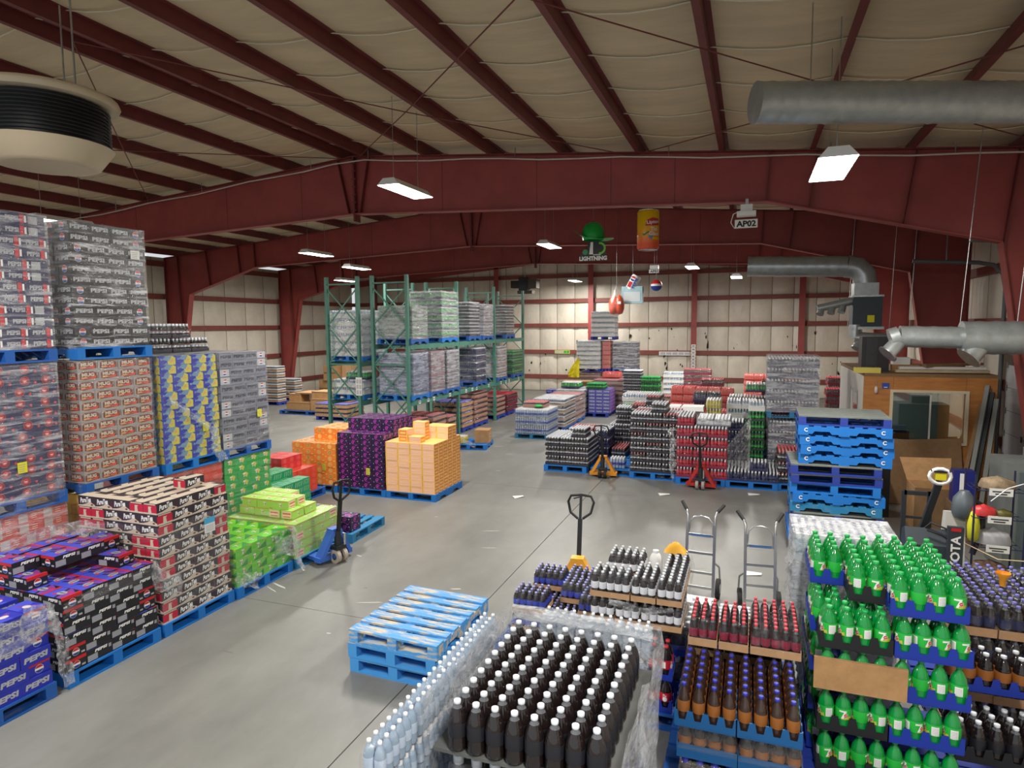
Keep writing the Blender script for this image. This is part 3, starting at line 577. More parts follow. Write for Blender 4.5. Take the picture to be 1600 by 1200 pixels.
# ------------------------------------------------------------------ bottles, crates and shrink-wrapped packs
def pet(name, rgb, rough=0.12, tr=0.0): return mat(name, rgb, rough, coat=0.5, spec=0.6, trans=tr)
B_COLA = pet('cola_bottle', (30, 22, 22)); B_NECK = pet('clear_neck', (112, 114, 120), 0.15, 0.3); B_DIM = pet('dim_neck', (70, 70, 76), .15); B_GREEN = pet('green_bottle', (8, 158, 68), 0.12, 0.2); B_GREEN_D = pet('green_bottle_neck', (14, 150, 66), 0.12, 0.25)
B_AMBER = pet('amber_bottle', (58, 40, 32)); B_BLUEC = pet('water_bottle', (176, 200, 224), 0.12, 0.3); B_YELC = pet('yellow_drink', (206, 190, 40)); B_REDC = pet('red_drink', (170, 30, 52)); B_NAVYC = pet('navy_drink', (34, 40, 84)); B_DGRN = pet('dark_green_bottle', (22, 74, 40))
CAPM = {k: mat('cap_' + k, c, 0.4) for k, c in dict(white=(232, 232, 232), silver=(222, 226, 232), red=(214, 60, 70), pink=(206, 120, 122), blue=(44, 52, 170), violet=(120, 118, 196), green=(30, 172, 84), black=(30, 30, 32), lilac=(150, 150, 212)).items()}
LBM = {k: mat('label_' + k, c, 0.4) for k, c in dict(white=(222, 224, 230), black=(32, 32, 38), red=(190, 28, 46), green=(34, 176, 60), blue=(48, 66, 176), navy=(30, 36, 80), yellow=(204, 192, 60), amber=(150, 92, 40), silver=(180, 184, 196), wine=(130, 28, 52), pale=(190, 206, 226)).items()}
def profile(r, h, neck=0.3):
    return [(r * .82, 0), (r * .98, h * .03), (r, h * .1), (r * .96, h * .3), (r, h * .56), (r * .97, h * .62), (r * .8, h * .74), (r * .5, h * .85), (r * neck, h * .91), (r * neck, h * .95)]
def _clip(poly, x, keep):
    out = []
    for i, p in enumerate(poly):
        q = poly[i - 1]; pi, qi = (p[0] - x) * keep >= 0, (q[0] - x) * keep >= 0
        if pi != qi: t = (x - q[0]) / (p[0] - q[0]); out.append(tuple(q[k] + (p[k] - q[k]) * t for k in range(3)))
        if pi: out.append(p)
    return out
def curved(b, r, drawfn):
    t = MB(); drawfn(t, ((0, 0, 0), (1, 0, 0), (0, 0, 1)))
    st = r * .25
    for f, m in zip(t.f, t.m):
        poly = [t.v[k] for k in f]; x0, x1 = min(p[0] for p in poly), max(p[0] for p in poly)
        for c in range(math.floor(x0 / st), math.floor(x1 / st) + 1):
            q = _clip(_clip(poly, c * st, 1), (c + 1) * st, -1)
            if len(q) < 3: continue
            b.add([((r - y) * math.cos(x / r - math.pi / 2), (r - y) * math.sin(x / r - math.pi / 2), z) for x, y, z in q], [tuple(range(len(q)))], t.mats[m])
_bm = {}
def bottle_meshes(key, r, h, liquid, neckm, cap, label, draw=None, n=14):
    if key in _bm: return _bm[key]
    p = profile(r, h); b = MB(); b.lathe(p[:8], n, liquid, cap=False); b.lathe(p[7:], n, neckm, cap=True)
    body = b.mesh('bottle')
    c = MB().lathe([(r * .36, h * .93), (r * .38, h * .94), (r * .38, h * .995), (r * .32, h)], 10, cap).mesh('cap')
    lb = MB().lathe([(r * 1.01, h * .3), (r * 1.015, h * .31), (r * 1.015, h * .57), (r * 1.0, h * .58)], n, label, cap=False)
    if draw: curved(lb, r * 1.02, draw)
    _bm[key] = (body, c, lb.mesh('label')); return _bm[key]
def bottle(name, key, loc, label, group, args, parent=None, rz=0.0, category='bottle'):
    body, c, lb = bottle_meshes(key, *args)
    o = put(name if parent is None else 'bottle', body, parent, loc, rz)
    put('cap', c, o); put('label', lb, o)
    if parent is None: tag(o, label, category, group)
    return o
def pack_film(nx, ny, p, h, tray_h, m, dip=0.028):
    b = MB(); W, D = nx * p, ny * p; nu, nv = 2 * nx, 2 * ny; k = 0.012
    def top(u, v):
        i, j = round(u * nu), round(v * nv); z = h + 0.004 - (0 if (i % 2 and j % 2) else dip * (0.5 if (i % 2 or j % 2) else 0.8)); e = i in (0, nu) or j in (0, nv)
        return (-W / 2 + W * u * 1.0 + (k * (0.5 - u) * 2 if e else 0), -D / 2 + D * v + (k * (0.5 - v) * 2 if e else 0), z - (0.02 if e else 0) + random.uniform(-.003, .003))
    b.grid(top, nu, nv, m)
    per = [(i / nu, 0) for i in range(nu)] + [(1, j / nv) for j in range(nv)] + [(1 - i / nu, 1) for i in range(nu)] + [(0, 1 - j / nv) for j in range(nv)]
    V = []; L = len(per)
    for u, v in per: V.append(top(u, v))
    zm = h * .62
    for u, v in per: V.append((-W / 2 + W * u + (0.004 if u > .5 else -.004), -D / 2 + D * v + (.004 if v > .5 else -.004), zm))
    for u, v in per: V.append((-W / 2 + W * u + (0.003 if u > .5 else -.003), -D / 2 + D * v + (.003 if v > .5 else -.003), tray_h * .6))
    b.add(V, [(r_ * L + i, r_ * L + (i + 1) % L, (r_ + 1) * L + (i + 1) % L, (r_ + 1) * L + i) for r_ in (0, 1) for i in range(L)], m, True)
    return b.mesh('shrink_film')
def tray_mesh(W, D, th, m):
    t = 0.004; b = MB(); b.box(-W / 2, -D / 2, 0, W / 2, D / 2, t, m)
    b.box(-W / 2, -D / 2, t, W / 2, -D / 2 + t, th, m); b.box(-W / 2, D / 2 - t, t, W / 2, D / 2, th, m); b.box(-W / 2, -D / 2 + t, t, -W / 2 + t, D / 2 - t, th, m); b.box(W / 2 - t, -D / 2 + t, t, W / 2, D / 2 - t, th, m)
    return b.mesh('tray')
# name: (nx, ny, pitch, height, cap, liquid, neck, label, tray material, tray height, film)
PK = {
 'silver_cap_pack': (5, 4, .068, .215, 'silver', B_COLA, B_NECK, 'white', CARD_L, .05, FILM_PACK),
 'silver_cap_pack_turned': (3, 6, .068, .215, 'silver', B_COLA, B_NECK, 'white', CARD_L, .05, FILM_PACK),
 'red_cap_pack': (5, 4, .068, .215, 'red', B_COLA, B_NECK, 'wine', CARD_L, .06, FILM_PACK),
 'red_cap_pack_turned': (3, 6, .068, .215, 'red', B_COLA, B_NECK, 'wine', CARD_L, .06, FILM_PACK),
 'blue_cap_pack': (5, 4, .068, .2, 'lilac', B_COLA, B_NECK, 'blue', CARD_L, .05, FILM_PACK),
 'violet_cap_pack': (4, 3, .085, .26, 'violet', B_COLA, B_NECK, 'navy', CARD_L, .07, FILM_PACK),
 'water_pack': (4, 3, .062, .2, 'white', B_BLUEC, B_BLUEC, 'pale', None, .0, FILM_LIGHT),
 'water_slim_pack': (2, 6, .062, .2, 'white', B_BLUEC, B_BLUEC, 'pale', None, .0, FILM_LIGHT),
 'blue_water_pack': (5, 4, .068, .24, 'white', B_BLUEC, B_BLUEC, 'blue', None, .0, FILM_PACK),
 'dark_cola_pack': (5, 4, .068, .212, 'silver', B_COLA, B_DIM, 'silver', mat('black_tray', (36, 36, 44), .6), .05, FILM_PACK),  # silver band painted in for the glints on the bottle sides
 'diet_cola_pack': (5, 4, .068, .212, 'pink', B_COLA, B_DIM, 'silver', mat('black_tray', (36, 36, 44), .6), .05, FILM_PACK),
 'red_label_pack': (5, 4, .068, .212, 'silver', B_REDC, B_NECK, 'red', mat('wine_tray', (130, 26, 52), .6), .06, FILM_PACK),
 'navy_pack': (5, 4, .068, .212, 'silver', B_NAVYC, B_DIM, 'navy', mat('navy_tray', (36, 40, 84), .6), .05, FILM_PACK),
 'yellow_pack': (5, 4, .068, .212, 'white', B_YELC, B_YELC, 'yellow', None, 0, FILM_LIGHT),
 'green_pack': (5, 4, .068, .212, 'white', B_GREEN, B_GREEN_D, 'green', mat('navy_tray', (36, 40, 84), .6), .05, FILM_LIGHT),
 'dark_green_pack': (5, 4, .068, .212, 'green', B_DGRN, B_DGRN, 'green', mat('dark_green_tray', (24, 60, 36), .6), .05, FILM_PACK),
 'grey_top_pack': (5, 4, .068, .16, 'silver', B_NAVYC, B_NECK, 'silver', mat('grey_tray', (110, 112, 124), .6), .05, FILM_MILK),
 'white_top_pack': (5, 4, .068, .212, 'white', B_BLUEC, B_BLUEC, 'white', PAPER, .12, FILM_LIGHT),
 'coral_pack': (5, 4, .068, .2, 'red', B_REDC, B_REDC, 'red', mat('coral_tray', (214, 84, 74), .6), .07, film('coral_film', .5, .95, (236, 122, 112), (8, 8, 8), bump=.9)),
 'navy_red_cap_pack': (5, 4, .068, .25, 'black', B_NAVYC, B_NAVYC, 'navy', mat('navy_tray', (36, 40, 84), .6), .08, FILM_LIGHT),
 'cola_crate': (4, 2, .1075, .3, 'silver', B_COLA, B_DIM, 'black', mat('blue_crate', (26, 52, 156), .4), .1, FILM_LIGHT),
 'red_bottle_crate': (4, 2, .1075, .3, 'red', B_COLA, B_COLA, 'red', mat('blue_crate', (26, 52, 156), .4), .1, FILM_LIGHT),
 'amber_crate': (4, 3, .098, .26, 'blue', B_AMBER, B_AMBER, 'amber', mat('teal_crate', (24, 92, 150), .4), .1, FILM_LIGHT),
 'wine_pack': (5, 4, .068, .212, 'red', B_COLA, B_COLA, 'wine', mat('wine_tray', (130, 26, 52), .6), .05, FILM_LIGHT),
 'brown_tray_pack': (5, 4, .068, .15, 'violet', B_NAVYC, B_NAVYC, 'navy', CARD, .1, FILM_LIGHT),
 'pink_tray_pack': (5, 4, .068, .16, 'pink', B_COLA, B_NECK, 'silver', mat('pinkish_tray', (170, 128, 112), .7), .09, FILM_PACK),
}
_pk = {}
def pack_meshes(kind):
    if kind in _pk: return _pk[kind]
    nx, ny, p, h, cap, liq, neck, lab, tm, th, fm = PK[kind]
    W, D = nx * p, ny * p; d = {}
    b = MB(); r = p * .485; pr = profile(r, h)
    for i in range(nx):
        for j in range(ny):
            c = (-W / 2 + p * (i + .5), -D / 2 + p * (j + .5), 0.004)
            if 0 < i < nx - 1 and 0 < j < ny - 1: lo_ = 5
            else: lo_ = 1
            if lo_ == 1: b.lathe([pr[1], pr[3]], 8, liq, c, cap=False); b.lathe([(r * 1.01, h * .34), (r * 1.01, h * (.46 if lab == 'silver' else .56))], 8, LBM[lab], c, cap=False)  # silver band kept narrow: painted glints on the dark cola bottles
            b.lathe([pr[4], pr[6]], 8, liq, c, cap=False); b.lathe([pr[6], pr[8]], 8, neck, c, cap=False)
            b.lathe([(r * .56, h * .84), (r * .6, h * .97), (r * .5, h * .995)], 7, CAPM[cap], c)
    d['block'] = b.mesh('bottle_block')
    d['film'] = pack_film(nx, ny, p, h, th or .02, fm); d['tray'] = tray_mesh(W + .004, D + .004, th, tm) if tm else None
    bb = MB()
    for me in (d['block'], d['tray'], d['film']):
        if me is None: continue
        base = len(bb.v); bb.v += [tuple(v.co) for v in me.vertices]
        for q in me.polygons: bb.f.append(tuple(base + k for k in q.vertices)); bb.m.append(bb.mi(me.materials[q.material_index])); bb.s.append(q.use_smooth)
    d['joined'] = bb.mesh('bottle_pack'); d['size'] = (W, D, h + .008)
    _pk[kind] = d; return d
def pack(kind, x, y, z, label=None, group=None, rz=0.0, near=False, parent=None, film_on=True):
    d = pack_meshes(kind)
    if parent is not None: return put('bottle_pack', d['joined'], parent, (x, y, z), rz)
    o = tag(empty(kind.replace('_turned', ''), (x, y, z), rz), label, 'bottle pack', group)
    if near:
        nx, ny, p, h, cap, liq, neck, lab, tm, th, fm = PK[kind]
        body, c, lb = bottle_meshes('pk' + kind, p * .485, h, liq, neck, CAPM[cap], LBM[lab], None, 12)
        full = _pkb.get(kind)
        if not full:
            b = MB()
            for me in (body, lb):
                base = len(b.v); b.v += [tuple(v.co) for v in me.vertices]
                for q in me.polygons: b.f.append(tuple(base + k for k in q.vertices)); b.m.append(b.mi(me.materials[q.material_index])); b.s.append(q.use_smooth)
            full = _pkb[kind] = b.mesh('bottle')
        for i in range(nx):
            for j in range(ny):
                q = put('bottle', full, o, (-nx * p / 2 + p * (i + .5), -ny * p / 2 + p * (j + .5), .005), random.uniform(0, 6)); put('cap', c, q)
    else: put('bottle_block', d['block'], o, kind='stuff')
    if d['tray']: put('tray', d['tray'], o)
    put('shrink_film', d['film'], o)
    return o
_pkb = {}
def packs(kind, x0, y0, z, nx, ny, n, desc, where, side=1, top=True, skip=None, pitch=None, near=False, kinds=None, jit=.006, parent=None, group=None):
    """n layers of nx by ny packs from the near corner x0, y0; only those on the near face, the face towards the aisle (side 1: high x, -1: low x) and the top are built"""
    W, D, H = pack_meshes(kind)['size']; W += .006; D += .006; H = pitch or H
    for k in range(n):
        cnt = {}
        for j in range(ny):
            for i in range(nx):
                edge = i == (nx - 1 if side == 1 else 0)
                if not (j == 0 or edge or (top and k == n - 1)): continue
                if skip and skip(k, i, j): continue
                kd = kinds(k, i, j) if kinds else kind
                x, y = x0 + W * (i + .5) + random.uniform(-jit, jit), y0 + D * (j + .5) + random.uniform(-jit, jit)
                if parent is not None:
                    pack(kd, x - parent.location.x, y - parent.location.y, z + k * H - parent.location.z, parent=parent); continue
                row = 'front row' if j == 0 else f'{NTH[j]} row'
                pack(kd, x, y, z + k * H, f'{desc} {where}, {ORD[k]} layer, {row}, {NTH[i]} column', group or f'{desc}s {where}', near=near)
# crate for big bottles
CRB = mat('blue_crate', (26, 52, 156), .4); CRK = mat('black_crate', (26, 27, 30), .45); CRT = mat('teal_crate', (24, 92, 150), .4)
def crate(x, y, z, nx, ny, p, m, label, group, rz=0):
    W, D, H, t = nx * p + .008, ny * p + .008, .115, .006; b = MB(); b.box(-W / 2, -D / 2, 0, W / 2, D / 2, .01, m)
    o = tag(empty('bottle_crate', (x, y, z), rz), label, 'crate', group)
    b.ob('base', o)
    for (n, L, tr) in ((nx, W, 'x'), (ny, D, 'y')):
        for s in (-1, 1):
            q = MB(); st = L / n
            for i in range(n):
                a = -L / 2 + st * i
                prof = [(a, .01), (a + st, .01), (a + st, H), (a + st * .82, H), (a + st * .7, H * .45), (a + st * .3, H * .45), (a + st * .18, H), (a, H)]
                for poly in ([prof[0], (a + st * .18, .01), prof[6], prof[7]], [(a + st * .18, .01), (a + st * .3, .01), prof[5], prof[6]], [(a + st * .3, .01), (a + st * .7, .01), prof[4], prof[5]], [(a + st * .7, .01), (a + st * .82, .01), prof[3], prof[4]], [(a + st * .82, .01), prof[1], prof[2], prof[3]]):
                    o0 = s * (D if tr == 'x' else W) / 2; q.prism(poly, 'y' if tr == 'x' else 'x', o0 - t / 2, o0 + t / 2, m)
            q.ob('side', o)
    b = MB()
    for i in range(1, nx): b.box(-W / 2 + W * i / nx - .002, -D / 2, .01, -W / 2 + W * i / nx + .002, D / 2, .08, m)
    b.ob('divider', o)
    return o
# ------------------------------------------------------------------ stacks along the west side
X1, X2 = -5.98, -7.48          # aisle faces of the front and the rear row
def lp(x1, y0, z, label, m=P_BLUE, W=1.22, D=1.02, parts=True): return pallet(x1 - W / 2 + .01, y0 + D / 2, z, label, D, W + .02, math.pi / 2, m, parts=parts)
SH = 10 * CH + PH; ZA, ZB, ZC = PH, 1.395 + PH, 2.885 + 2 * PH - .145 + .145
# rear row: three levels of wrapped loads, each on its pallet
rear = [(4.12, 'a'), (5.37, 'b'), (6.5, 'c'), (7.55, 'd')]
low = {'a': ('pale_red_carton', 'pale red wrapped load under the navy cherry soda load', FILM_HEAVY), 'b': ('yellow_carton', 'bright yellow wrapped load under the silver root beer load', FILM_LIGHT), 'c': ('red_soda_carton', 'red wrapped load under the blue and yellow lemon load', FILM), 'd': ('green_soda_carton', 'green wrapped load under the grey cola load', FILM)}
mid = {'a': ('cherry_soda_carton', 'navy wrapped load dotted with red circles, below the hazy film-wrapped load', film('streaky_film', .02, .7, p0=.46, p1=.76, sc3=(1.2, 1.2, 10))), 'b': ('root_beer_carton', 'silver and brown root beer load wrapped in film', FILM_LIGHT), 'c': ('lemon_cola_carton', 'blue and yellow lemon cola load wrapped in film', FILM_LIGHT), 'd': ('grey_cola_carton', 'grey cola load with dark lettering, wrapped in film', FILM)}
PN = {'a': 'navy cherry soda', 'b': 'silver root beer', 'c': 'lemon cola', 'd': 'grey cola'}
LN = {'a': 'pale red', 'b': 'bright yellow', 'c': 'red wrapped', 'd': 'green wrapped'}
for y, k in rear:
    lp(X2, y, 0, f'blue pallet on the floor under the {LN[k]} load', P_NAVY, parts=False)
    kd, lb, fm = low[k]; wrapped(lb, kd, X2, y, PH, 10, fm, top=False, group='lower loads of the rear row')
    z2 = PH + 10 * CH; lp(X2, y, z2 + .006, f'blue pallet under the {PN[k]} load, above the {LN[k]} one', P_BLUE if k != 'c' else P_BRIGHT)
    kd, lb, fm = mid[k]; wrapped(lb, kd, X2, y, z2 + PH + .008, 12, fm, tagpos={'a': (.55, .35), 'c': (.72, .42), 'd': (.78, .48)}.get(k), group='middle loads of the rear row', top=k in 'cd')
z3 = PH + 10 * CH + PH + 12 * CH + .02
lp(X2, 4.12, z3, 'blue pallet under the hazy film-wrapped load, on navy cherry soda'); lp(X2, 5.37, z3, 'blue pallet under the black cola load, on root beer', P_BRIGHT)
wrapped('hazy film-wrapped cola load on top of the navy cherry soda load', 'mixed_cola_carton', X2, 4.12, z3 + PH + .002, 12, FILM_HEAVY, top=False, group='upper loads of the rear row')
t = wrapped('black cola load with silver lettering on top of the root beer load', 'black_cola_carton', X2, 5.37, z3 + PH + .002, 12, film('streaky_film2', .0, .9, p0=.5, p1=.74, sc3=(1.2, 1.2, 9)), top=False, group='upper loads of the rear row')
tagsheet(t, ((.612, 0, 0), (0, 1, 0), (0, 0, 1)), .35, 1.16, .13, .11, PAPER)
for i, (x, yy) in enumerate(((-8.45, 7.3), (-8.45, 7.66), (-8.45, 8.02))):
    for lv in (0, 1) if i < 2 else (0,): pack('dark_cola_pack', x, yy, z2 + PH + .016 + 12 * CH + lv * .222, f'dark bottle pack lying on the grey cola load, {("lower", "upper")[lv]}, {NTH[i]} along', 'dark packs on top of the grey cola load', math.pi / 2)
# a low pile past the green load
lp(X2 - .1, 8.7, 0, 'blue pallet under the teal ginger ale pile', parts=False)
cartons('ginger_ale_carton', X2 - .1, 8.7, PH, 5, 'teal ginger ale carton', 'past the green load', full=2, skip=lambda k, cx, cy: k == 4 and cx > .75)
cartons('coral_red_carton', -8.12, 9.8, PH, 4, 'coral red carton', 'behind the teal pile', W=.9, D=.9, pattern=gridlayer, full=2)
cartons('red_soda_carton', -8.36, 9.85, PH + 4 * CH, 2, 'red soda carton', 'on the coral red pile', W=.55, D=.6, pattern=gridlayer)
lp(-8.1, 9.78, 0, 'blue pallet under the coral red pile', W=.95, parts=False)
# front row
lp(X1, 2.86, 0, 'blue pallet under the blue cola pile'); lp(X1, 3.99, 0, 'blue pallet under the low black cola pile', P_BRIGHT); lp(X1, 5.06, 0, 'blue pallet under the cream and black stack', P_BRIGHT); lp(X1 + .03, 6.12, 0, 'blue pallet under the lime green soda pile', P_BRIGHT); lp(X1 + .06, 7.2, 0, 'blue pallet under the pale lime wrapped load', P_TEAL)
cartons('blue_cola_carton', X1, 2.86, PH, 6, 'blue cola carton', 'in the low blue pile', per=1)
for i, (x, yy) in enumerate(((-6.5, 3.5), (-6.7, 3.5))): tag(put('blue_cola_carton', cmesh('blue_cola_carton'), None, (x, yy + i * .02, PH + 6 * CH), math.pi / 2 + .03), f'loose blue cola carton on top of the low blue pile, {("aisle side", "rear side")[i]}', 'carton', 'loose blue cartons')
cartons('red_topped_cola_carton', X1, 3.99, PH, 6, 'black cola carton', 'in the low black pile')
cartons('red_topped_cola_carton', X1 - .48, 4.0, PH + 6 * CH, 2, 'black cola carton', 'on the rear of the black pile', W=.76, D=1.02, first=1, skip=lambda k, cx, cy: cx > .56 and cy < .22)
tag(put('red_topped_cola_carton', cmesh('red_topped_cola_carton'), None, (X1 - .34, 4.82, PH + 6 * CH), 0.12), 'single black cola carton set down crooked on the black pile', 'carton')
cartons('cream_black_carton', X1, 5.06, PH, 11, 'black and cream drink carton', 'in the tall stack', group='cream and black cartons in the tall stack')
tag(put('cream_black_carton', cmesh('cream_black_carton'), None, (X1 - .3, 5.78, PH + 11 * CH), math.pi / 2 - .06), 'lone black and cream carton lying on top of the tall stack', 'carton')
fr = ((X1 + .006, 5.06, 0), (0, 1, 0), (0, 0, 1)); b = MB(); b.rect(fr, .62, .98, .78, 1.16, PAPER, .003).rect(fr, .62, 1.09, .78, 1.16, mat('cyan_print', (70, 170, 214), .5), .004)
for k in range(4): b.rect(fr, .64, 1.0 + k * .02, .76, 1.006 + k * .02, K_GRYP, .005)
tag(b.ob('label_sheet'), 'blue and white label sheet stuck on the cream and black stack', 'label')
put('stretch_film', wrap_mesh(-.612, -.51, 0, .612, .51, 8 * CH, FILM_LIGHT, top=False), None, (X1 - .607, 5.57, PH + .1), label='thin stretch film around the cream and black stack', category='stretch film')
cartons('lime_soda_carton', X1 + .03, 6.12, PH, 4, 'lime green soda carton', 'in the low lime pile', per=1)
for i, (x, yy, kk, zz) in enumerate(((-6.72, 6.5, 'lime_soda_carton', 0), (-6.95, 6.62, 'lime_soda_carton', 0), (-6.98, 6.36, 'lime_soda_carton', 0), (-7.0, 6.5, 'lime_soda_carton', 1))):
    tag(put(kk, cmesh(kk), None, (x, yy, PH + 4 * CH + zz * CH), .1 + math.pi / 2 * (i == 0)), f'loose lime green carton on top of the lime pile, {("at its front", "at its rear", "by the cream and black stack", "topmost of them")[i]}', 'carton', 'loose lime cartons')
put('stretch_film', wrap_mesh(-.615, -.52, 0, .615, .52, 4 * CH, FILM, top=False), None, (X1 - .58, 6.62, PH), label='clinging film around the lime green pile', category='stretch film')
t = wrapped('pale lime soda load slumping in loose film behind the blue pallet jack', 'pale_lime_carton', X1 + .06, 7.2, PH, 4, FILM, per=1)
for k in range(2):
    for i in range(3):
        for j in range(3 if i < 2 else 2):
            put('carton', cmesh('pale_lime_carton'), t, (-.42 + .275 * i + .05 * k, -.3 + .21 * j + .1, (4 + k) * CH + .008), .05 * (i - j))
for i in range(4): put('carton', cmesh('pale_lime_carton'), t, (.1 + .22 * (i % 2), -.2 + .29 * (i // 2), 4 * CH + .008), math.pi / 2 + .04)
# loose film: gathered over the open piles
def lf(pts, wd, label, m=FILM_WHITE, amp=.05, n=16, seed=1.0, down=None):
    o = crumple(None, pts, wd, m, amp, n, seed, 'loose_film', down=down); return tag(o, label, 'stretch film', 'loose film')
lf([(X1 + .03, 3.02, .98), (X1 + .06, 3.5, .8), (X1 + .05, 3.86, .86), (X1 + .04, 3.92, .6)], .3, 'torn film hanging over the corner of the blue cola pile', amp=.08)
lf([(X1 + .03, 3.98, .8), (X1 + .05, 4.3, .84), (X1 + .04, 4.7, .83), (X1 + .05, 5.02, .86)], .14, 'film rolled down along the edge of the black cola pile', FILM_LIGHT, .04)
lf([(X1 + .05, 4.9, .9), (X1 + .06, 5.02, .74), (X1 + .08, 5.12, .62), (X1 + .06, 5.3, .6)], .26, 'gathered film between the black cola pile and the cream and black stack', amp=.07)
lf([(-7.22, 3.98, 1.02), (-7.1, 4.3, 1.16), (-7.1, 4.7, 1.18), (-6.7, 5.0, 1.16)], .3, 'bunched film behind the black cola pile', amp=.07)
lf([(X1 + .05, 3.96, .55), (X1 + .03, 3.99, .3), (X1 + .05, 4.0, .05)], .12, 'twisted film tail hanging between the blue and black piles', amp=.04, down=(0, -1, 0))
lf([(X1 + .12, 7.08, .66), (X1 + .15, 7.12, .45), (X1 + .14, 7.14, .22), (X1 + .24, 7.16, .04)], .1, 'twisted film tail hanging down by the pale lime load', amp=.05, down=(0, -1, 0))
lf([(X1 + .03, 6.1, .3), (X1 + .06, 6.3, .22), (X1 + .06, 6.5, .18)], .22, 'film bunched low on the lime green pile', amp=.06)
lf([(X1 + .06, 6.75, .55), (X1 + .1, 7.0, .45), (X1 + .1, 7.15, .5)], .26, 'film bunched at the far corner of the lime pile', amp=.06)
lf([(-7.3, 7.1, .85), (-6.9, 7.0, .95), (-6.5, 7.1, .72), (-6.1, 7.18, .7)], .3, 'film pulled back over the pale lime load', FILM, .06)
lf([(X2 + .03, 4.2, 1.42), (X2 + .05, 4.6, 1.5), (X2 + .04, 5.1, 1.72)], .34, 'film gathered at the foot of the navy cherry soda load', FILM, .05)
lf([(X2 + .04, 7.35, 1.95), (X2 + .05, 7.42, 1.6), (X2 + .06, 7.5, 1.4)], .16, 'film tail hanging from the lemon cola load', amp=.05, down=(0, -1, 0))
lf([(X2 + .03, 6.6, 2.45), (X2 + .03, 7.0, 2.15), (X2 + .03, 7.3, 1.95)], .1, 'slack film strand across the lemon cola load', amp=.03)
lf([(X2 + .03, 7.6, 1.6), (X2 + .05, 8.2, 1.62), (X2 + .05, 8.6, 1.75)], .2, 'loose film at the foot of the grey cola load', FILM, .05)
# nearly empty pallet with two grape cartons, past the blue jack
pallet(-6.42, 8.86, 0, 'teal blue pallet holding the purple cartons', 1.02, 1.22, math.pi / 2 + .04, P_TEAL)
for k in range(2):
    for i in range(2): tag(put('grape_soda_carton', cmesh('grape_soda_carton'), None, (-5.96 - i * .21, 8.58, PH + k * CH), math.pi / 2), f'purple carton on the nearly empty pallet, {("lower", "upper")[k]}, {("aisle side", "rear side")[i]}', 'carton', 'purple cartons on the nearly empty pallet')
# ------------------------------------------------------------------ orange, purple and peach stacks across the aisle end
def fp(x0, y0, label, m=P_BRIGHT, W=1.1, L=1.22): return pallet(x0 + W / 2, y0 + L / 2, 0, label, W, L, 0, m)
OY = 10.92
fp(-8.98, OY, 'blue pallet under the orange soda stack'); fp(-7.84, OY, 'blue pallet under the purple grape soda stack'); fp(-6.73, OY, 'blue pallet under the peach drink stack')
def gl(f, W, D): return gridlayer(f, W, D)
cartons('orange_soda_carton', -7.9, OY, PH, 7, 'orange soda carton', 'in the orange stack', W=1.075, D=1.2, pattern=gl)
cartons('orange_soda_carton', -7.9, OY + .4, PH + 7 * CH, 2, 'orange soda carton', 'atop the orange stack', W=.81, D=.8, pattern=gl, group='upper orange cartons')
cartons('grape_soda_carton', -6.77, OY, PH, 9, 'purple grape carton', 'in the purple stack', W=1.075, D=1.2, pattern=gl)
cartons('grape_soda_carton', -6.77, OY + .4, PH + 9 * CH, 2, 'purple grape carton', 'atop the purple stack', W=1.075, D=.8, pattern=gl, group='upper purple cartons')
cartons('peach_drink_carton', -5.65, OY, PH, 8, 'peach drink carton', 'in the peach stack', W=1.075, D=1.2, pattern=gl)
cartons('peach_drink_carton', -5.65, OY + .62, PH + 8 * CH, 2, 'peach drink carton', 'on the rear of the peach stack', W=.54, D=.58, pattern=gl, group='upper peach cartons')
for i, (x, yy, k, q) in enumerate(((-6.36, OY + .2, 0, 1), (-6.36, OY + .2, 1, 1), (-6.14, OY + .42, 0, 0), (-6.14, OY + .42, 1, 0), (-6.14, OY + .42, 2, 0), (-6.08, OY + .12, 0, 0))):
    tag(put('peach_drink_carton', cmesh('peach_drink_carton'), None, (x, yy, PH + (8 + k) * CH), math.pi / 2 * q), f'loose peach carton on the peach stack, {("lower of the narrow pair", "upper of the narrow pair", "bottom of the column of three", "middle of the column of three", "top of the column of three", "single at the front")[i]}', 'carton', 'loose peach cartons')
for n_, x, z in (('orange', -8.18, .52), ('purple', -7.13, .5)):
    b = MB(); tg = tag(tagsheet(None, ((x, OY - .004, z), (1, 0, 0), (0, 0, 1)), 0, 0, .09, .14), f'yellow label sheet stuck on the {n_} stack', 'label')
# ------------------------------------------------------------------ bottle stacks in the middle of the hall
def fpal(x0, y0, label, m=P_BRIGHT, W=1.02, L=1.22, parts=True, z=0): return pallet(x0 + W / 2, y0 + L / 2, z, label, W, L, 0, m, parts=parts)
def mix(a, b, p=.5):
    rr = random.Random(5); tb = {}
    def f(k, i, j):
        if (k, i, j) not in tb: tb[(k, i, j)] = a if rr.random() > p else b
        return tb[(k, i, j)]
    return f
fpal(-4.48, 14.2, 'bright blue pallet under the silver-capped stack by the yellow jack')
packs('dark_cola_pack', -4.46, 14.25, PH, 3, 4, 3, 'dark silver-capped pack', 'beside the yellow jack')
packs('dark_cola_pack', -3.85, 14.3, PH + 3 * .22, 1, 2, 1, 'dark pack on top', 'beside the yellow jack', group='packs on top beside the yellow jack')
fpal(-4.3, 15.55, 'bright blue pallet under the navy stack behind the yellow jack', parts=False)
packs('navy_pack', -4.28, 15.6, PH, 3, 3, 3, 'navy bottle pack', 'behind the yellow jack', kinds=mix('navy_pack', 'diet_cola_pack', .25))
fpal(-3.36, 14.2, 'nearly empty blue pallet holding one water pack')
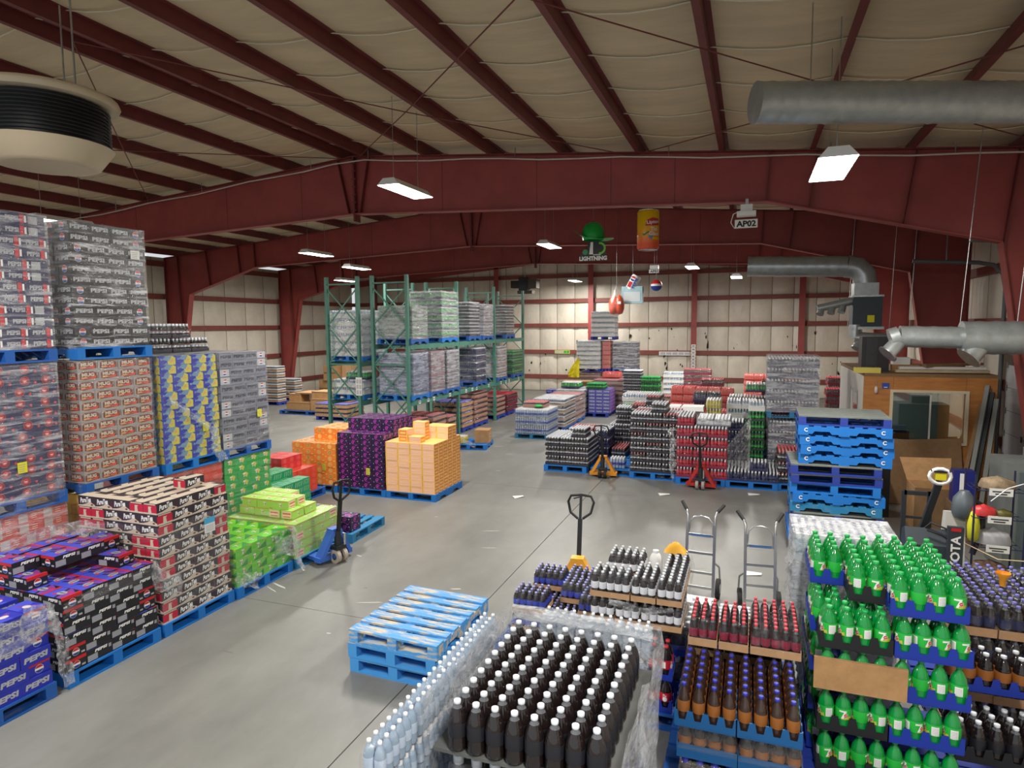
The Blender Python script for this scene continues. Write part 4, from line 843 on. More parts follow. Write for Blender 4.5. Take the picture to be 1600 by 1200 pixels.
pack('blue_water_pack', -2.78, 14.45, PH, 'blue and white water bottle pack on the nearly empty pallet')
fpal(-3.24, 15.55, 'blue pallet under the single layer of pink-capped packs', W=.5, parts=False)
packs('diet_cola_pack', -3.18, 15.6, PH, 1, 3, 1, 'pink-capped cola pack', 'in the single layer')
fpal(-2.46, 14.1, 'bright blue pallet under the tall dark cola stack'); packs('dark_cola_pack', -2.46, 14.15, PH, 3, 4, 6, 'dark cola pack', 'in the tall stack', kinds=mix('dark_cola_pack', 'diet_cola_pack', .35), side=-1)
packs('dark_cola_pack', -2.02, 14.2, PH + 6 * .22, 1, 2, 1, 'dark pack lying on top', 'of the tall stack', group='packs on the tall dark stack')
fpal(-3.46, 16.5, 'navy pallet under the dark stack behind the pink-capped layer', P_NAVY, parts=False); packs('dark_cola_pack', -3.44, 16.6, PH, 3, 3, 3, 'dark bottle pack', 'behind the pink-capped layer')
packs('dark_cola_pack', -3.3, 16.75, PH + 3 * .22, 2, 2, 2, 'dark pack', 'heaped behind the pink-capped layer', group='upper dark packs behind the pink-capped layer')
fpal(-2.71, 15.5, 'blue pallet behind the tall dark cola stack', W=.86, parts=False); packs('diet_cola_pack', -2.69, 15.6, PH, 2, 3, 7, 'pink-capped pack', 'behind the tall dark stack', kinds=mix('diet_cola_pack', 'dark_cola_pack', .4), side=-1, skip=lambda k, i, j: k == 6 and i == 0)
fpal(-3.34, 17.75, 'blue pallet under the white-topped packs', parts=False); packs('white_top_pack', -3.32, 17.8, PH + .02, 3, 3, 6, 'white-topped pack', 'behind the dark packs')
b = MB(); fr = ((-3.1, 17.792, 1.15), (1, 0, 0), (0, 0, 1)); b.rect(fr, -.16, -.1, .16, .1, mat('pale_green_card', (196, 226, 200), .6), .003); b.text(fr, 'ICE', 0, 0, .2, .09, BLACK, .006); tag(b.ob('card_sign'), 'pale green card sign on the white-topped packs', 'sign')
# red-labelled stack and its neighbours
fpal(-1.44, 13.9, 'bright blue pallet under the red-labelled stack behind the red jack'); packs('red_label_pack', -1.44, 13.95, PH, 3, 4, 5, 'red-labelled pack', 'in the red stack', side=-1)
packs('red_label_pack', -1.44, 14.0, PH + 5 * .22, 1, 3, 1, 'red pack on top', 'of the red stack', group='packs on the red stack')
packs('grey_top_pack', -1.04, 14.1, PH + 5 * .22, 2, 3, 1, 'silver-topped pack', 'on the red stack', group='silver-topped packs on the red stack')
fpal(-1.78, 15.25, 'blue pallet under the long white boxes', W=.76, L=.8, parts=False); packs('grey_top_pack', -1.76, 15.3, PH, 2, 2, 7, 'grey pack', 'under the white boxes', pitch=.165)
M_WBOX = mat('white_board', (226, 226, 226), .55)
for i, (x, wd) in enumerate(((-1.65, .26), (-1.24, .48))):
    o = tag(empty('white_box', (x, 15.4, 1.3)), ('small white cardboard box on the grey packs', 'long white box with blue lettering on the grey packs')[i], 'box', 'white boxes on the grey packs')
    b = MB().box(-wd / 2, 0, 0, wd / 2, .5, .17, M_WBOX)
    if i: b.text(((0, 0, .1), (1, 0, 0), (0, 0, 1)), 'PEPSI  PEPSI', -.06, 0, .3, .035, BLUE, .003, .04); b.disc(((0, 0, .1), (1, 0, 0), (0, 0, 1)), .2, 0, .03, BLUE, .003); b.rect(((0, 0, .1), (1, 0, 0), (0, 0, 1)), .13, -.04, .138, .05, BLUE, .003)
    b.ob('body', o); bb = MB(); bb.add([(-wd / 2, 0, .17), (wd / 2, 0, .17), (wd / 2 + .03, -.22, .1), (-wd / 2 - .05, -.22, .1), (-wd / 2, 0, .174), (wd / 2, 0, .174), (wd / 2 + .03, -.22, .104), (-wd / 2 - .05, -.22, .104)], [(3, 2, 1, 0), (4, 5, 6, 7), (2, 3, 7, 6)], M_WBOX); bb.ob('flap', o)
fpal(-.98, 15.6, 'blue pallet under the yellow drink packs', W=.72, L=.7, parts=False); packs('grey_top_pack', -.96, 15.63, PH, 2, 2, 6, 'grey pack', 'under the yellow packs', pitch=.172)
packs('yellow_pack', -.96, 15.64, PH + 6 * .172 + .02, 1, 2, 2, 'yellow drink pack', 'on the grey packs')
packs('white_top_pack', -.52, 16.4, PH + .98, 2, 2, 2, 'white-topped pack', 'beside the yellow packs'); packs('green_pack', -.52, 16.38, PH, 2, 2, 4, 'green bottle pack', 'under white-topped packs', pitch=.24)

fpal(-.05, 15.0, 'bright blue pallet under the dark green stack', W=.42, L=.8, parts=False); packs('dark_green_pack', -.02, 15.1, PH, 1, 2, 6, 'dark green pack', 'in the dark green stack', side=-1, skip=lambda k, i, j: False)
packs('white_top_pack', -.02, 15.12, PH + 6 * .22, 1, 2, 1, 'pale green-topped pack', 'on the dark green stack', group='pale packs on the dark green stack')
fpal(-.44, 13.9, 'bright blue pallet under the low navy layer'); packs('navy_pack', -.42, 13.95, PH, 3, 4, 1, 'navy pack', 'in the low navy layer', kinds=mix('navy_pack', 'dark_cola_pack', .4), side=-1)
packs('navy_pack', 0.04, 14.0, PH + .22, 1, 1, 1, 'lone navy pack', 'on the low layer', group='lone navy pack')
packs('navy_pack', -.44, 15.0, PH, 1, 2, 5, 'navy pack', 'under the slanting film', side=-1); fpal(-.5, 14.96, 'blue pallet under the filmed navy packs', W=.42, L=.6, parts=False)
b = MB(); b.grid(lambda u, v: (-.46 + .5 * u + .02 * noise.noise(Vector((u * 8, v * 3, 2))), 14.98 - 1.0 * (1 - v) ** 1.5 * (.35 + .65 * u) + .05 * noise.noise(Vector((u * 14, v * 2, 1))), .36 + (.28 + .72 * u) * 1.0 * v + .0), 14, 10, film('slant_film', .08, .75, sc3=(7, 7, 2.5), bump=.8, p0=.42, p1=.74))
tag(b.ob('loose_film'), 'sheet of film slanting down over the navy packs', 'stretch film')
b = MB(); b.grid(lambda u, v: (-1.52 + .12 * noise.noise(Vector((v * 5, u * 4, 3))) + .1 * (u - .5), 13.93 - .05 * noise.noise(Vector((u * 7, v * 7, 8))), .1 + 1.1 * v), 4, 14, FILM_WHITE); tag(b.ob('loose_film'), 'crumpled film hanging between the dark and the red stack', 'stretch film')
fpal(.55, 13.95, 'bright blue pallet under the mixed dark bottle packs', parts=False); packs('diet_cola_pack', .57, 14.05, PH, 3, 3, 3, 'mixed dark pack', 'beside the blue pallet tower', kinds=mix('diet_cola_pack', 'wine_pack', .3), side=-1)
def wload(label, kind, x0, y0, z, nx, ny, n, fm, group, pitch=None, parts=False, pm=P_NAVY, plabel=None, side=1, top=True, pal=True, W=None):
    Wk, Dk, Hk = pack_meshes(kind)['size']; Wk += .006; Dk += .006; Hk = pitch or Hk; w_, d_ = Wk * nx, Dk * ny
    if pal: pallet(x0 + w_ / 2, y0 + d_ / 2, z, plabel or 'pallet under the ' + label, max(w_, .98) if nx > 1 else w_ + .04, max(d_, 1.0), 0, pm, parts=parts)
    t = tag(empty('wrapped_load', (x0 + w_ / 2, y0 + d_ / 2, z + (PH if pal else 0) + .004)), label, 'wrapped load', group)
    packs(kind, x0, y0, t.location.z, nx, ny, n, '', '', side=side, top=top, pitch=pitch, parent=t, jit=.002)
    put('stretch_film', wrap_mesh(-w_ / 2 - .012, -d_ / 2 - .012, -.02, w_ / 2 + .012, d_ / 2 + .012, n * Hk + .01, fm, .01, seed=random.random() * 50), t); return t
S_F = film('silver_film', .04, .72, (226, 230, 238), (1.2, 1.2, 8), .14, bump=.7, p0=.42, p1=.72, gloss=.16)
wload('silver wrapped load on the floor beside the dark green stack', 'navy_pack', .42, 15.25, 0, 3, 4, 5, S_F, 'silver wrapped loads by the pallet tower', plabel='navy pallet on the floor under the silver wrapped pair', side=-1)
wload('tall silver wrapped load standing on another beside the pallet tower', 'navy_pack', .36, 15.2, 1.33, 3, 4, 5, S_F, 'silver wrapped loads by the pallet tower', plabel='teal pallet between the two silver wrapped loads', pm=P_TEAL, side=-1, pitch=.238)
# red and green rows farther back
fpal(-2.2, 18.9, 'blue pallet under the coral red packs', W=1.7, parts=False)
packs('coral_pack', -2.14, 19.0, PH, 5, 2, 7, 'coral red pack', 'in the coral wall', kinds=mix('coral_pack', 'pink_tray_pack', .2)); packs('coral_pack', -2.12, 17.9, PH, 2, 3, 5, 'coral pack', 'in front of the coral wall', group='front coral packs')
packs('coral_pack', -1.42, 17.2, PH, 3, 2, 5, 'coral pack', 'before the navy packs', group='coral packs before the navy packs'); fpal(-1.5, 17.1, 'blue pallet under the coral and navy packs', W=1.1, parts=False); fpal(-2.2, 17.8, 'blue pallet before the coral wall', W=.8, parts=False)
packs('navy_red_cap_pack', -1.42, 17.85, PH + .9, 2, 2, 2, 'dark navy pack', 'on the coral row', pitch=.265); packs('coral_pack', -1.42, 17.85, PH, 2, 2, 4, 'coral pack', 'under the navy packs', group='coral packs under navy', pitch=.225)
packs('wine_pack', -1.44, 20.9, PH, 2, 2, 7, 'dark wine pack', 'standing behind the coral wall'); packs('pink_tray_pack', -3.35, 22.0, PH, 3, 2, 5, 'brownish tray pack', 'beside the dark green rack'); 
packs('green_pack', -.5, 17.3, PH, 3, 2, 5, 'bright green pack', 'in the green row', kinds=mix('green_pack', 'navy_pack', .3), pitch=.3); packs('green_pack', -.1, 17.6, PH + 1.5, 2, 2, 1, 'bright green pack', 'on top of the green row', group='green packs on top'); fpal(-.55, 17.2, 'blue pallet under the green row', W=1.1, parts=False)
packs('wine_pack', .3, 18.6, PH, 3, 2, 8, 'dark wine pack', 'behind the green row'); packs('wine_pack', 2.12, 21.0, PH, 3, 2, 6, 'dark wine pack', 'past the office corner'); packs('wine_pack', 2.3, 22.5, PH, 2, 2, 7, 'wine pack', 'farther past the office corner')
packs('dark_green_pack', -3.8, 24.0, PH, 2, 2, 6, 'dark green pack', 'near the back wall'); packs('dark_cola_pack', -4.5, 24.2, PH, 2, 2, 7, 'dark cola pack', 'near the back wall'); packs('white_top_pack', -3.3, 26.6, PH, 3, 2, 6, 'white-topped pack', 'against the back wall'); packs('coral_pack', -.2, 24.5, PH, 6, 1, 7, 'coral pack', 'against the back wall'); packs('wine_pack', -2.4, 25.5, PH, 3, 1, 7, 'wine pack', 'against the back wall')
# floor pallets for the far rows
for i, (x, yy, wd) in enumerate(((-1.5, 20.85, .75), (-3.4, 21.9, 1.05), (.25, 18.5, 1.1), (2.05, 20.9, 1.1), (2.2, 22.4, .75), (-3.85, 23.9, .75), (-4.55, 24.1, .75), (-3.35, 26.5, 1.1), (-.25, 24.4, 2.1), (-2.45, 25.4, 1.1), (-.56, 16.3, .78))):
    fpal(x, yy, ('navy pallet under the wine packs behind the coral wall', 'navy pallet under the brownish trays', 'navy pallet behind the green row', 'navy pallet past the office corner', 'navy pallet farther past the office corner', 'navy pallet under the dark green packs', 'navy pallet under the dark cola packs at the back', 'navy pallet under white-topped packs at the back', 'long navy pallet under the coral packs at the back', 'navy pallet under the wine packs at the back', 'navy pallet under the white and green packs')[i], P_NAVY, W=wd, L=.7, parts=False)
# stacked wrapped loads by the back wall
wload('white boxed load on the very top of the back wall stack', 'white_top_pack', -6.6, 27.9, 2.72, 3, 3, 5, FILM, 'wrapped loads by the back wall', plabel='navy pallet under the topmost white boxed load', pitch=.22)
wload('pale grey wrapped load carrying the topmost white load', 'white_top_pack', -7.2, 27.7, 1.32, 3, 4, 6, FILM_HEAVY, 'wrapped loads by the back wall', plabel='navy pallet under the pale grey wrapped load', pitch=.2)
wload('red-sided wrapped load beside the pale grey one', 'coral_pack', -6.1, 27.9, 1.32, 1, 3, 6, FILM, 'wrapped loads by the back wall', plabel='navy pallet under the red-sided wrapped load', pitch=.2)
wload('silver banded load on a bright blue pallet by the back wall', 'navy_pack', -5.65, 28.0, 1.3, 3, 3, 5, S_F, 'wrapped loads by the back wall', plabel='bright blue pallet under the silver banded load', pm=P_BRIGHT, pitch=.24)
wload('brown wrapped load under the pale grey load', 'pink_tray_pack', -7.2, 27.7, 0, 3, 4, 6, FILM, 'lower wrapped loads by the back wall', pitch=.19, plabel='navy pallet under the brown wrapped load')
wload('dark wrapped load under the silver banded one', 'dark_cola_pack', -5.7, 27.9, 0, 3, 3, 5, FILM, 'lower wrapped loads by the back wall', pitch=.222, plabel='navy pallet under the dark wrapped load')
wload('orange and brown wrapped load behind the blue load', 'pink_tray_pack', -5.7, 24.6, 0, 4, 4, 6, FILM, 'wrapped loads behind the blue one', pitch=.19, plabel='navy pallet under the orange and brown load'); packs('coral_pack', -5.5, 25.2, PH + 6 * .19 + .03, 2, 2, 1, 'coral pack', 'on the orange and brown load')
t = wrapped('blue carton load alone in the far aisle', 'blue_cola_carton', -4.78, 23.2, PH, 7, FILM_LIGHT, W=1.0, D=1.1, pattern=gl, group='lone blue load'); fpal(-5.86, 23.15, 'navy pallet under the lone blue carton load', P_NAVY, parts=False)
packs('dark_green_pack', -5.7, 23.3, PH + 7 * CH + .01, 2, 2, 1, 'dark bottle pack', 'on the lone blue load')
# wrapped mixed loads along the middle aisle
wload('mixed bottle load wrapped in film, first in the aisle row', 'blue_water_pack', -6.62, 18.1, 0, 3, 4, 3, FILM, 'wrapped loads along the middle aisle', plabel='teal pallet under the first mixed load in the aisle', pm=P_TEAL)
packs('pink_tray_pack', -6.5, 18.5, PH + .76, 2, 2, 1, 'loose tray', 'on the first mixed load')
for i in range(2):
    b = MB(); b.lathe([(.0, .06), (.09, .05), (.13, .0), (.12, -.01)], 14, K_GRN, cap=False); tag(b.ob('plastic_lid', None, (-5.98 - i * .4, 18.45 + i * 2.6, PH + .80 + .02 * i)), ('round green plastic lid on the first mixed load', 'round green plastic lid on the second mixed load')[i], 'lid')
wload('low wrapped load, second in the aisle row', 'silver_cap_pack', -6.55, 19.7, 0, 3, 5, 4, FILM_HEAVY, 'wrapped loads along the middle aisle', plabel='blue pallet under the second aisle load', pm=P_BLUE)
wload('low wrapped load, third in the aisle row', 'pink_tray_pack', -6.6, 21.2, 0, 3, 5, 5, FILM_HEAVY, 'wrapped loads along the middle aisle', plabel='blue pallet under the third aisle load', pm=P_BLUE)
wload('low wrapped load, fourth in the aisle row', 'dark_cola_pack', -6.7, 22.8, 0, 3, 5, 4, FILM_HEAVY, 'wrapped loads along the middle aisle', plabel='blue pallet under the fourth aisle load', pm=P_BLUE)
packs('green_pack', -6.6, 23.1, PH + .92, 2, 2, 1, 'green pack', 'on the fourth aisle load'); 
cartons('blue_cola_carton', -6.7, 25.0, PH, 7, 'blue carton', 'in the far blue pile', W=1.3, D=.6, pattern=gl, full=4, skip=lambda k, cx, cy: k > 4 and cx < .9 + .1 * k); fpal(-8.05, 24.95, 'navy pallet under the far blue pile', P_NAVY, W=1.4, L=.8, parts=False)
b = MB(); b.grid(lambda u, v: (-7.5 + .5 * u, 27.4 + .25 * noise.noise(Vector((u * 5, v * 5, 3))), 1.1 + (.25 + .75 * u) * v * .95), 8, 8, mat('yellow_tarp', (236, 220, 30), .5)); tag(b.ob('yellow_tarp'), 'crumpled bright yellow sheet hung beside the pale grey load', 'sheet')
b = MB(); b.box(-.6, -.3, 0, .6, .3, 1.05, CARD_D).box(-.62, -.32, 1.05, .62, .32, 1.09, CARD); tag(b.ob('cardboard_box', None, (-6.7, 25.9, 0)), 'large brown box standing before the brown wrapped load', 'box')
# ------------------------------------------------------------------ pallet racks
M_RACK = mat('green_rack_steel', (74, 128, 112), .45, var=.1, scale=3); M_RACKD = mat('dark_rack_steel', (58, 96, 88), .5)
RY = [15.15, 18.23, 21.31, 24.39]; RH = 4.75
def rack(label, xa, xb, levels, bays):
    t = tag(empty('pallet_rack', (xb, RY[0], 0)), label, 'rack', 'pallet racks'); w_ = xb - xa
    for y in RY[:bays + 1]:
        yy = y - RY[0]
        for x in (-.05, -w_ + .05):
            p = MB().box(x - .04, yy - .05, .02, x + .04, yy + .05, RH, M_RACK).ob('upright', t); MB().box(x - .07, yy - .07, 0, x + .07, yy + .07, .02, M_RACKD).ob('foot_plate', p)
        zz = [.25, 1.3, 2.35, 3.4, 4.45]
        for a, c in zip(zz[:-1], zz[1:]):
            k = zz.index(a) % 2
            MB().bar((-.05 if k else -w_ + .05, yy, a), (-w_ + .05 if k else -.05, yy, c), .03, .035, M_RACK).ob('brace', t); MB().bar((-w_ + .05 if k else -.05, yy - .01, a), (-.05 if k else -w_ + .05, yy - .01, c), .025, .03, M_RACK).ob('brace', t)
        for z in (.2, 2.35, 4.55): MB().box(-w_ + .05, yy - .02, z - .02, -.05, yy + .02, z + .02, M_RACK).ob('brace', t)
    for z in levels:
        for k in range(bays):
            y0, y1 = RY[k] - RY[0], RY[k + 1] - RY[0]
            for x in (-.03, -w_ + .03):
                q = MB().box(x - .03, y0 + .05, z - .13, x + .03, y1 - .05, z, M_RACK).ob('beam', t)
                if x > -.1 and z < 2:
                    for s in (.5, 1.0, 1.35, 2.4):
                        b = MB(); b.rect(((x + .031, y0 + s, z - .065), (0, 1, 0), (0, 0, 1)), -.06, -.05, .06, .05, PAPER); b.rect(((x + .031, y0 + s, z - .065), (0, 1, 0), (0, 0, 1)), -.04, -.02, .04, .02, GREY, .002); b.ob('shelf_tag', q)
            for s in (.45, 1.5, 2.6): MB().box(-w_ + .06, y0 + s - .04, z - .04, -.06, y0 + s + .04, z - .005, M_RACKD).ob('cross_bar', t)
    return t
rack('green pallet rack nearer the aisle, loaded with silver wrapped pallets', -9.66, -8.5, (1.38, 2.9), 3)
rack('green pallet rack behind the first one, with silver can load on top', -11.12, -10.02, (1.34, 2.42), 3)
b = MB(); fr = ((-10.07, 15.09, 1.75), (1, 0, 0), (0, 0, 1)); b.rect(fr, -.1, -.25, .1, .25, PAPER)
for k in range(3):
    for j in range(2): b.rect(fr, -.08 + j * .09, -.22 + k * .15, -.01 + j * .09, -.1 + k * .15, SILVER, .002)
tag(b.ob('notice_sheet'), 'white notice sheets taped to the post of the rear rack', 'notice')
F_BLUE = film('blue_film', .12, .8, (196, 208, 232), (1.2, 1.2, 8), .16, bump=.7, gloss=.14); F_GREY = film('grey_film', .14, .8, (206, 206, 214), (1.2, 1.2, 9), .18, bump=.7, gloss=.14); F_CLR = film('clear_film', .0, .35, (220, 225, 230), (1.2, 3, 8), .12, bump=.5, p0=.45, p1=.78, gloss=.12)
def rl(label, kind, y, z, n, fm, pm=P_BLUE, nx=3, ny=4, pitch=None, x=None, pl=None): return wload(label, kind, (x if x is not None else -8.46 - .346 * nx), y, z, nx, ny, n, fm, 'wrapped loads in the rack', pm=pm, pitch=pitch, plabel=pl)
rl('large pale blue wrapped load at the end of the lower rack beam', 'navy_pack', 15.25, 1.39, 5, F_BLUE, P_BRIGHT, ny=3, pl='bright blue pallet under the pale blue wrapped load in the rack', pitch=.225)
rl('grey wrapped load, second on the lower beam of the first bay', 'wine_pack', 16.28, 1.39, 5, F_GREY, ny=3, pl='blue pallet, second on the lower beam of the first bay', pitch=.225)
rl('pale grey wrapped load, third on the lower beam of the first bay', 'dark_cola_pack', 17.3, 1.39, 5, F_GREY, ny=3, pl='blue pallet, third on the lower beam of the first bay', pitch=.225)
rl('dark blue wrapped load in the second bay on the lower beam', 'navy_pack', 19.5, 1.39, 5, F_CLR, ny=3, pl='blue pallet under the dark blue load in the second bay', pitch=.225)
rl('pale wrapped load at the start of the third bay, lower beam', 'silver_cap_pack', 21.45, 1.39, 5, F_GREY, ny=3, pl='blue pallet at the start of the third bay', pitch=.22)
rl('half dark green, half white load at the rack end, lower beam', 'dark_green_pack', 23.0, 1.39, 4, F_CLR, ny=4, pl='blue pallet at the far end of the rack', pitch=.22)
rl('dull green-grey wrapped load at the end of the upper rack beam', 'dark_green_pack', 15.25, 2.91, 4, F_GREY, ny=3, pl='blue pallet under the dull green-grey load', pitch=.22)
rl('bright green can load with a silver glare on the upper beam', 'green_pack', 17.0, 2.91, 6, film('glare_film', .0, .6, (230, 236, 240), (2, 2, 10), .12, bump=.6), P_BRIGHT, ny=4, pl='bright blue pallet under the green can load', pitch=.225)
rl('black bottle load in the second bay on the upper beam', 'dark_cola_pack', 19.0, 2.91, 5, F_CLR, ny=3, pl='blue pallet under the black bottle load, upper beam', pitch=.22)
rl('narrow silver load beside the black one on the upper beam', 'dark_cola_pack', 20.15, 2.91, 5, F_GREY, ny=3, pl='blue pallet under the narrow silver load, upper beam', pitch=.21)
rl('black and silver load in the third bay on the upper beam', 'dark_cola_pack', 22.3, 2.91, 5, F_CLR, ny=3, pl='blue pallet in the third bay, upper beam', pitch=.215)
rl('silver can load standing on top of the rear rack', 'white_top_pack', 15.3, 2.43, 6, film('can_film', .15, .6, (214, 216, 222), (3, 3, 10)), P_BRIGHT, nx=3, ny=4, x=-11.08, pl='bright blue pallet under the silver can load of the rear rack', pitch=.21)
t = rl('white boxed load with green packs on the rear rack beam', 'white_top_pack', 15.3, 1.35, 2, FILM_LIGHT, P_BRIGHT, nx=3, ny=4, x=-11.08, pl='bright blue pallet under the white boxed load of the rear rack', pitch=.2)
packs('green_pack', -10.7, 15.4, 1.35 + PH + .43, 2, 2, 1, 'green pack', 'on the white boxed load')
# stock on the floor under the rack
for i, (y, kd, n, ny, lb) in enumerate(((15.4, 'pink_tray_pack', 4, 3, 'brown tray pack'), (16.5, 'pink_tray_pack', 4, 3, 'brownish tray pack'), (17.5, 'pink_tray_pack', 3, 2, 'pinkish tray pack'), (18.5, 'brown_tray_pack', 5, 3, 'violet tray pack'), (19.5, 'pink_tray_pack', 6, 4, 'tray pack'), (21.5, 'pink_tray_pack', 4, 3, 'tray pack'), (22.6, 'wine_pack', 3, 4, 'wine red pack'))):
    wh = ('first under the rack', 'second under the rack', 'third under the rack', 'fourth under the rack', 'fifth under the rack', 'sixth under the rack', 'last under the rack')[i]
    pallet(-9.06, y + ny * .139, 0, f'navy pallet, {wh}', 1.06, max(.7, ny * .278), 0, P_NAVY, parts=False); packs(kd, -9.58, y, PH + .01, 3, ny, n, lb, wh, pitch=.168 if 'tray' in kd else .22)
pallet(-7.3, 16.45, 0, 'blue pallet with a brown carton and yellow packs, beyond the peach stack', 1.02, 1.0, .2, P_BRIGHT)
b = MB().box(-.2, -.22, 0, .2, .22, .36, CARD); b.rect(((.2, 0, .2), (0, 1, 0), (0, 0, 1)), -.1, -.06, .02, .06, K_PINKG); b.text(((.2, 0, .2), (0, 1, 0), (0, 0, 1)), '8', -.04, 0, .05, .08, RED, .003); tag(b.ob('cardboard_box', None, (-6.98, 16.5, PH), .2), 'open brown carton on the small pallet beyond the peach stack', 'box')
pack('yellow_pack', -7.5, 16.15, PH, 'yellow bottle pack on the small pallet beyond the peach stack', 'yellow packs'); lf([(-7.4, 16.0, .3), (-7.2, 15.98, .2), (-7.0, 16.0, .16)], .14, 'scrap of film on the small pallet beyond the peach stack', amp=.05)
# ------------------------------------------------------------------ the far west corner: brown boxes and trays
pallet(-16.0, 21.1, 0, 'blue pallet under the large brown boxes in the far corner', 2.6, 1.4, 0, P_BLUE, parts=False)
for i, (x, yy, z, a, d, h) in enumerate(((-15.75, 19.8, PH, 1.1, 1.0, .3), (-14.75, 19.75, PH, .8, .95, .46), (-16.0, 19.7, PH + .3, .5, .6, .32), (-15.5, 19.9, PH + .62, 1.0, .9, .05), (-14.8, 19.8, PH + .46, .75, .8, .28))):
    o = tag(empty('cardboard_box', (x - .8, yy + 1.3, z)), ('wide low brown box at the foot of the far corner pile', 'tall brown box at the aisle end of the far corner pile', 'small brown box upon the wide low one', 'flat cardboard sheet bridging the corner boxes', 'brown box upon the tall one in the far corner')[i], 'box', 'brown boxes in the far corner')
    MB().box(-a / 2, -d / 2, 0, a / 2, d / 2, h, CARD).ob('body', o)
    for s in (-1, 1): MB().box(-a / 2 - .01 if s < 0 else a * .01, -d / 2 - .02, h, -a * .01 if s < 0 else a / 2 + .01, d / 2, h + .008, CARD_L).ob('flap', o)
packs('brown_tray_pack', -14.9, 19.45, PH, 4, 4, 3, 'violet tray pack', 'beside the corner boxes', pitch=.16); packs('brown_tray_pack', -14.4, 19.9, PH + .49, 2, 2, 2, 'violet tray pack', 'heaped by the corner boxes', pitch=.16, group='upper violet trays'); pallet(-14.2, 20.05, 0, 'navy pallet under the violet trays', 1.3, 1.2, 0, P_NAVY, parts=False)
packs('white_top_pack', -16.6, 23.5, PH, 3, 2, 3, 'pale pack', 'in the far corner'); packs('silver_cap_pack', -20.9, 24.1, PH, 4, 2, 4, 'pale silver pack', 'by the west wall'); packs('silver_cap_pack', -20.6, 22.6, PH, 4, 2, 7, 'silver pack', 'beside the far column')
for i, (x, y, wd) in enumerate(((-16.1, 23.9, 1.1), (-20.2, 24.5, 1.4), (-19.9, 23.0, 1.4))): pallet(x, y, 0, f'navy pallet in the far west corner, {NTH[i]} from the rack', wd, .8, 0, P_NAVY, parts=False)
for i, (x, y, z, a, h) in enumerate(((-19.2, 26.4, 0, .9, .8), (-18.9, 26.3, .8, .8, .75), (-18.2, 26.6, 0, .5, 1.7))): tag(MB().box(-a / 2, -.35, 0, a / 2, .35, h, CARD if i < 2 else CARD_L).box(-a / 2 + .02, -.352, h * .45, a / 2 - .02, -.35, h * .55, CARD_D).ob('cardboard_box', None, (x, y, z)), ('brown box on the floor beside the far column', 'brown box stacked on another beside the far column', 'tall pale box beside the far column boxes')[i], 'box')
# ------------------------------------------------------------------ hanging lamps
M_LENS = mat('lamp_lens', (255, 255, 255), .5, emit=9.0); M_LAMPW = mat('lamp_housing', (226, 228, 228), .45)
LT = ['large hanging lamp over the purple and peach stacks', 'large hanging lamp below the top duct, above the office', 'hanging lamp above the hazy and black cola loads', 'hanging lamp before the racks, level with the second frame', 'hanging lamp above the rear rack', 'small distant hanging lamp seen through the rear rack top', 'hanging lamp beyond the first frame, over the aisle', 'distant hanging lamp in line with the ball sign', 'distant hanging lamp against the back wall, by the balloon', 'small distant hanging lamp at the end of the middle duct', 'hanging lamp over the mezzanine edge', 'hanging lamp over the loading side', 'hanging lamp over the west bay']
for (x, y, z), lb in zip(LAMPS, LT):
    t = tag(empty('hanging_lamp', (x, y, z)), lb, 'lamp', 'hanging lamps')
    b = MB(); L = 1.22; a, c = .19, .1
    b.add([(-a, 0, -.05), (a, 0, -.05), (a, L, -.05), (-a, L, -.05), (-c, .03, .06), (c, .03, .06), (c, L - .03, .06), (-c, L - .03, .06)], [(4, 5, 6, 7), (0, 1, 5, 4), (1, 2, 6, 5), (2, 3, 7, 6), (3, 0, 4, 7)], M_LAMPW); b.ob('housing', t)
    MB().box(-a + .008, .01, -.056, a - .008, L - .01, -.046, M_LENS).ob('lens', t)
    for yy in (.2, L - .2): MB().tube([(0, yy, .06), (0, yy, roof(x) - z + .17)], .005, STEEL, 5).ob('hanger_wire', t)
# ------------------------------------------------------------------ ducts and heaters
GALV = mat('galvanised_duct', (168, 174, 174), .36, .55, var=.08, scale=7, bump=.06)
def duct(b, pts, r, step=.1, n=24):
    P = [Vector(p) for p in pts]; path = []; rad = []
    for a, c in zip(P[:-1], P[1:]):
        k = max(2, int((c - a).length / step))
        for i in range(k):
            path.append(a.lerp(c, i / k)); rad.append(r * (1.0, 1.035)[i % 3 == 0])
    path.append(P[-1]); rad.append(r); return b.tube(path, rad, GALV, n)
t = tag(empty('air_duct', (0, 7.2, 5.62)), 'ribbed round steel duct running high along the top', 'duct'); b = MB(); duct(b, [(-.02, 0, 0), (2.6, 1.02, 0), (5.1, 2.0, 0)], .2, .05); b.ob('duct_body', t)
for x in (.5, 2.6): MB().tube([(x, x * .39, .15), (x, x * .39, roof(x) - 5.4)], .006, STEEL, 5).ob('hanger_rod', t)
t = tag(empty('air_duct', (0, 17, 4.78)), 'ribbed steel duct bending down into the dark heater unit', 'duct')
b = MB(); duct(b, [(-.12, 0, 0), (2.05, 0, -.08)], .24, .08); b.ob('duct_body', t)
b = MB(); duct(b, [(2.05, 0, -.08), (2.28, 0, -.13), (2.42, 0, -.28), (2.45, 0, -.5)], .25, .3, 14); b.ob('elbow', t); MB().box(2.2, -.25, -.78, 2.7, .25, -.48, GALV).ob('connector', t)
t = tag(empty('heater_unit', (2.48, 17, 3.3)), 'dark box heater hanging from rods above the office', 'heater'); MB().box(-.3, -.3, 0, .3, .3, .68, mat('dark_unit_paint', (52, 62, 68), .5, .3)).ob('casing', t)
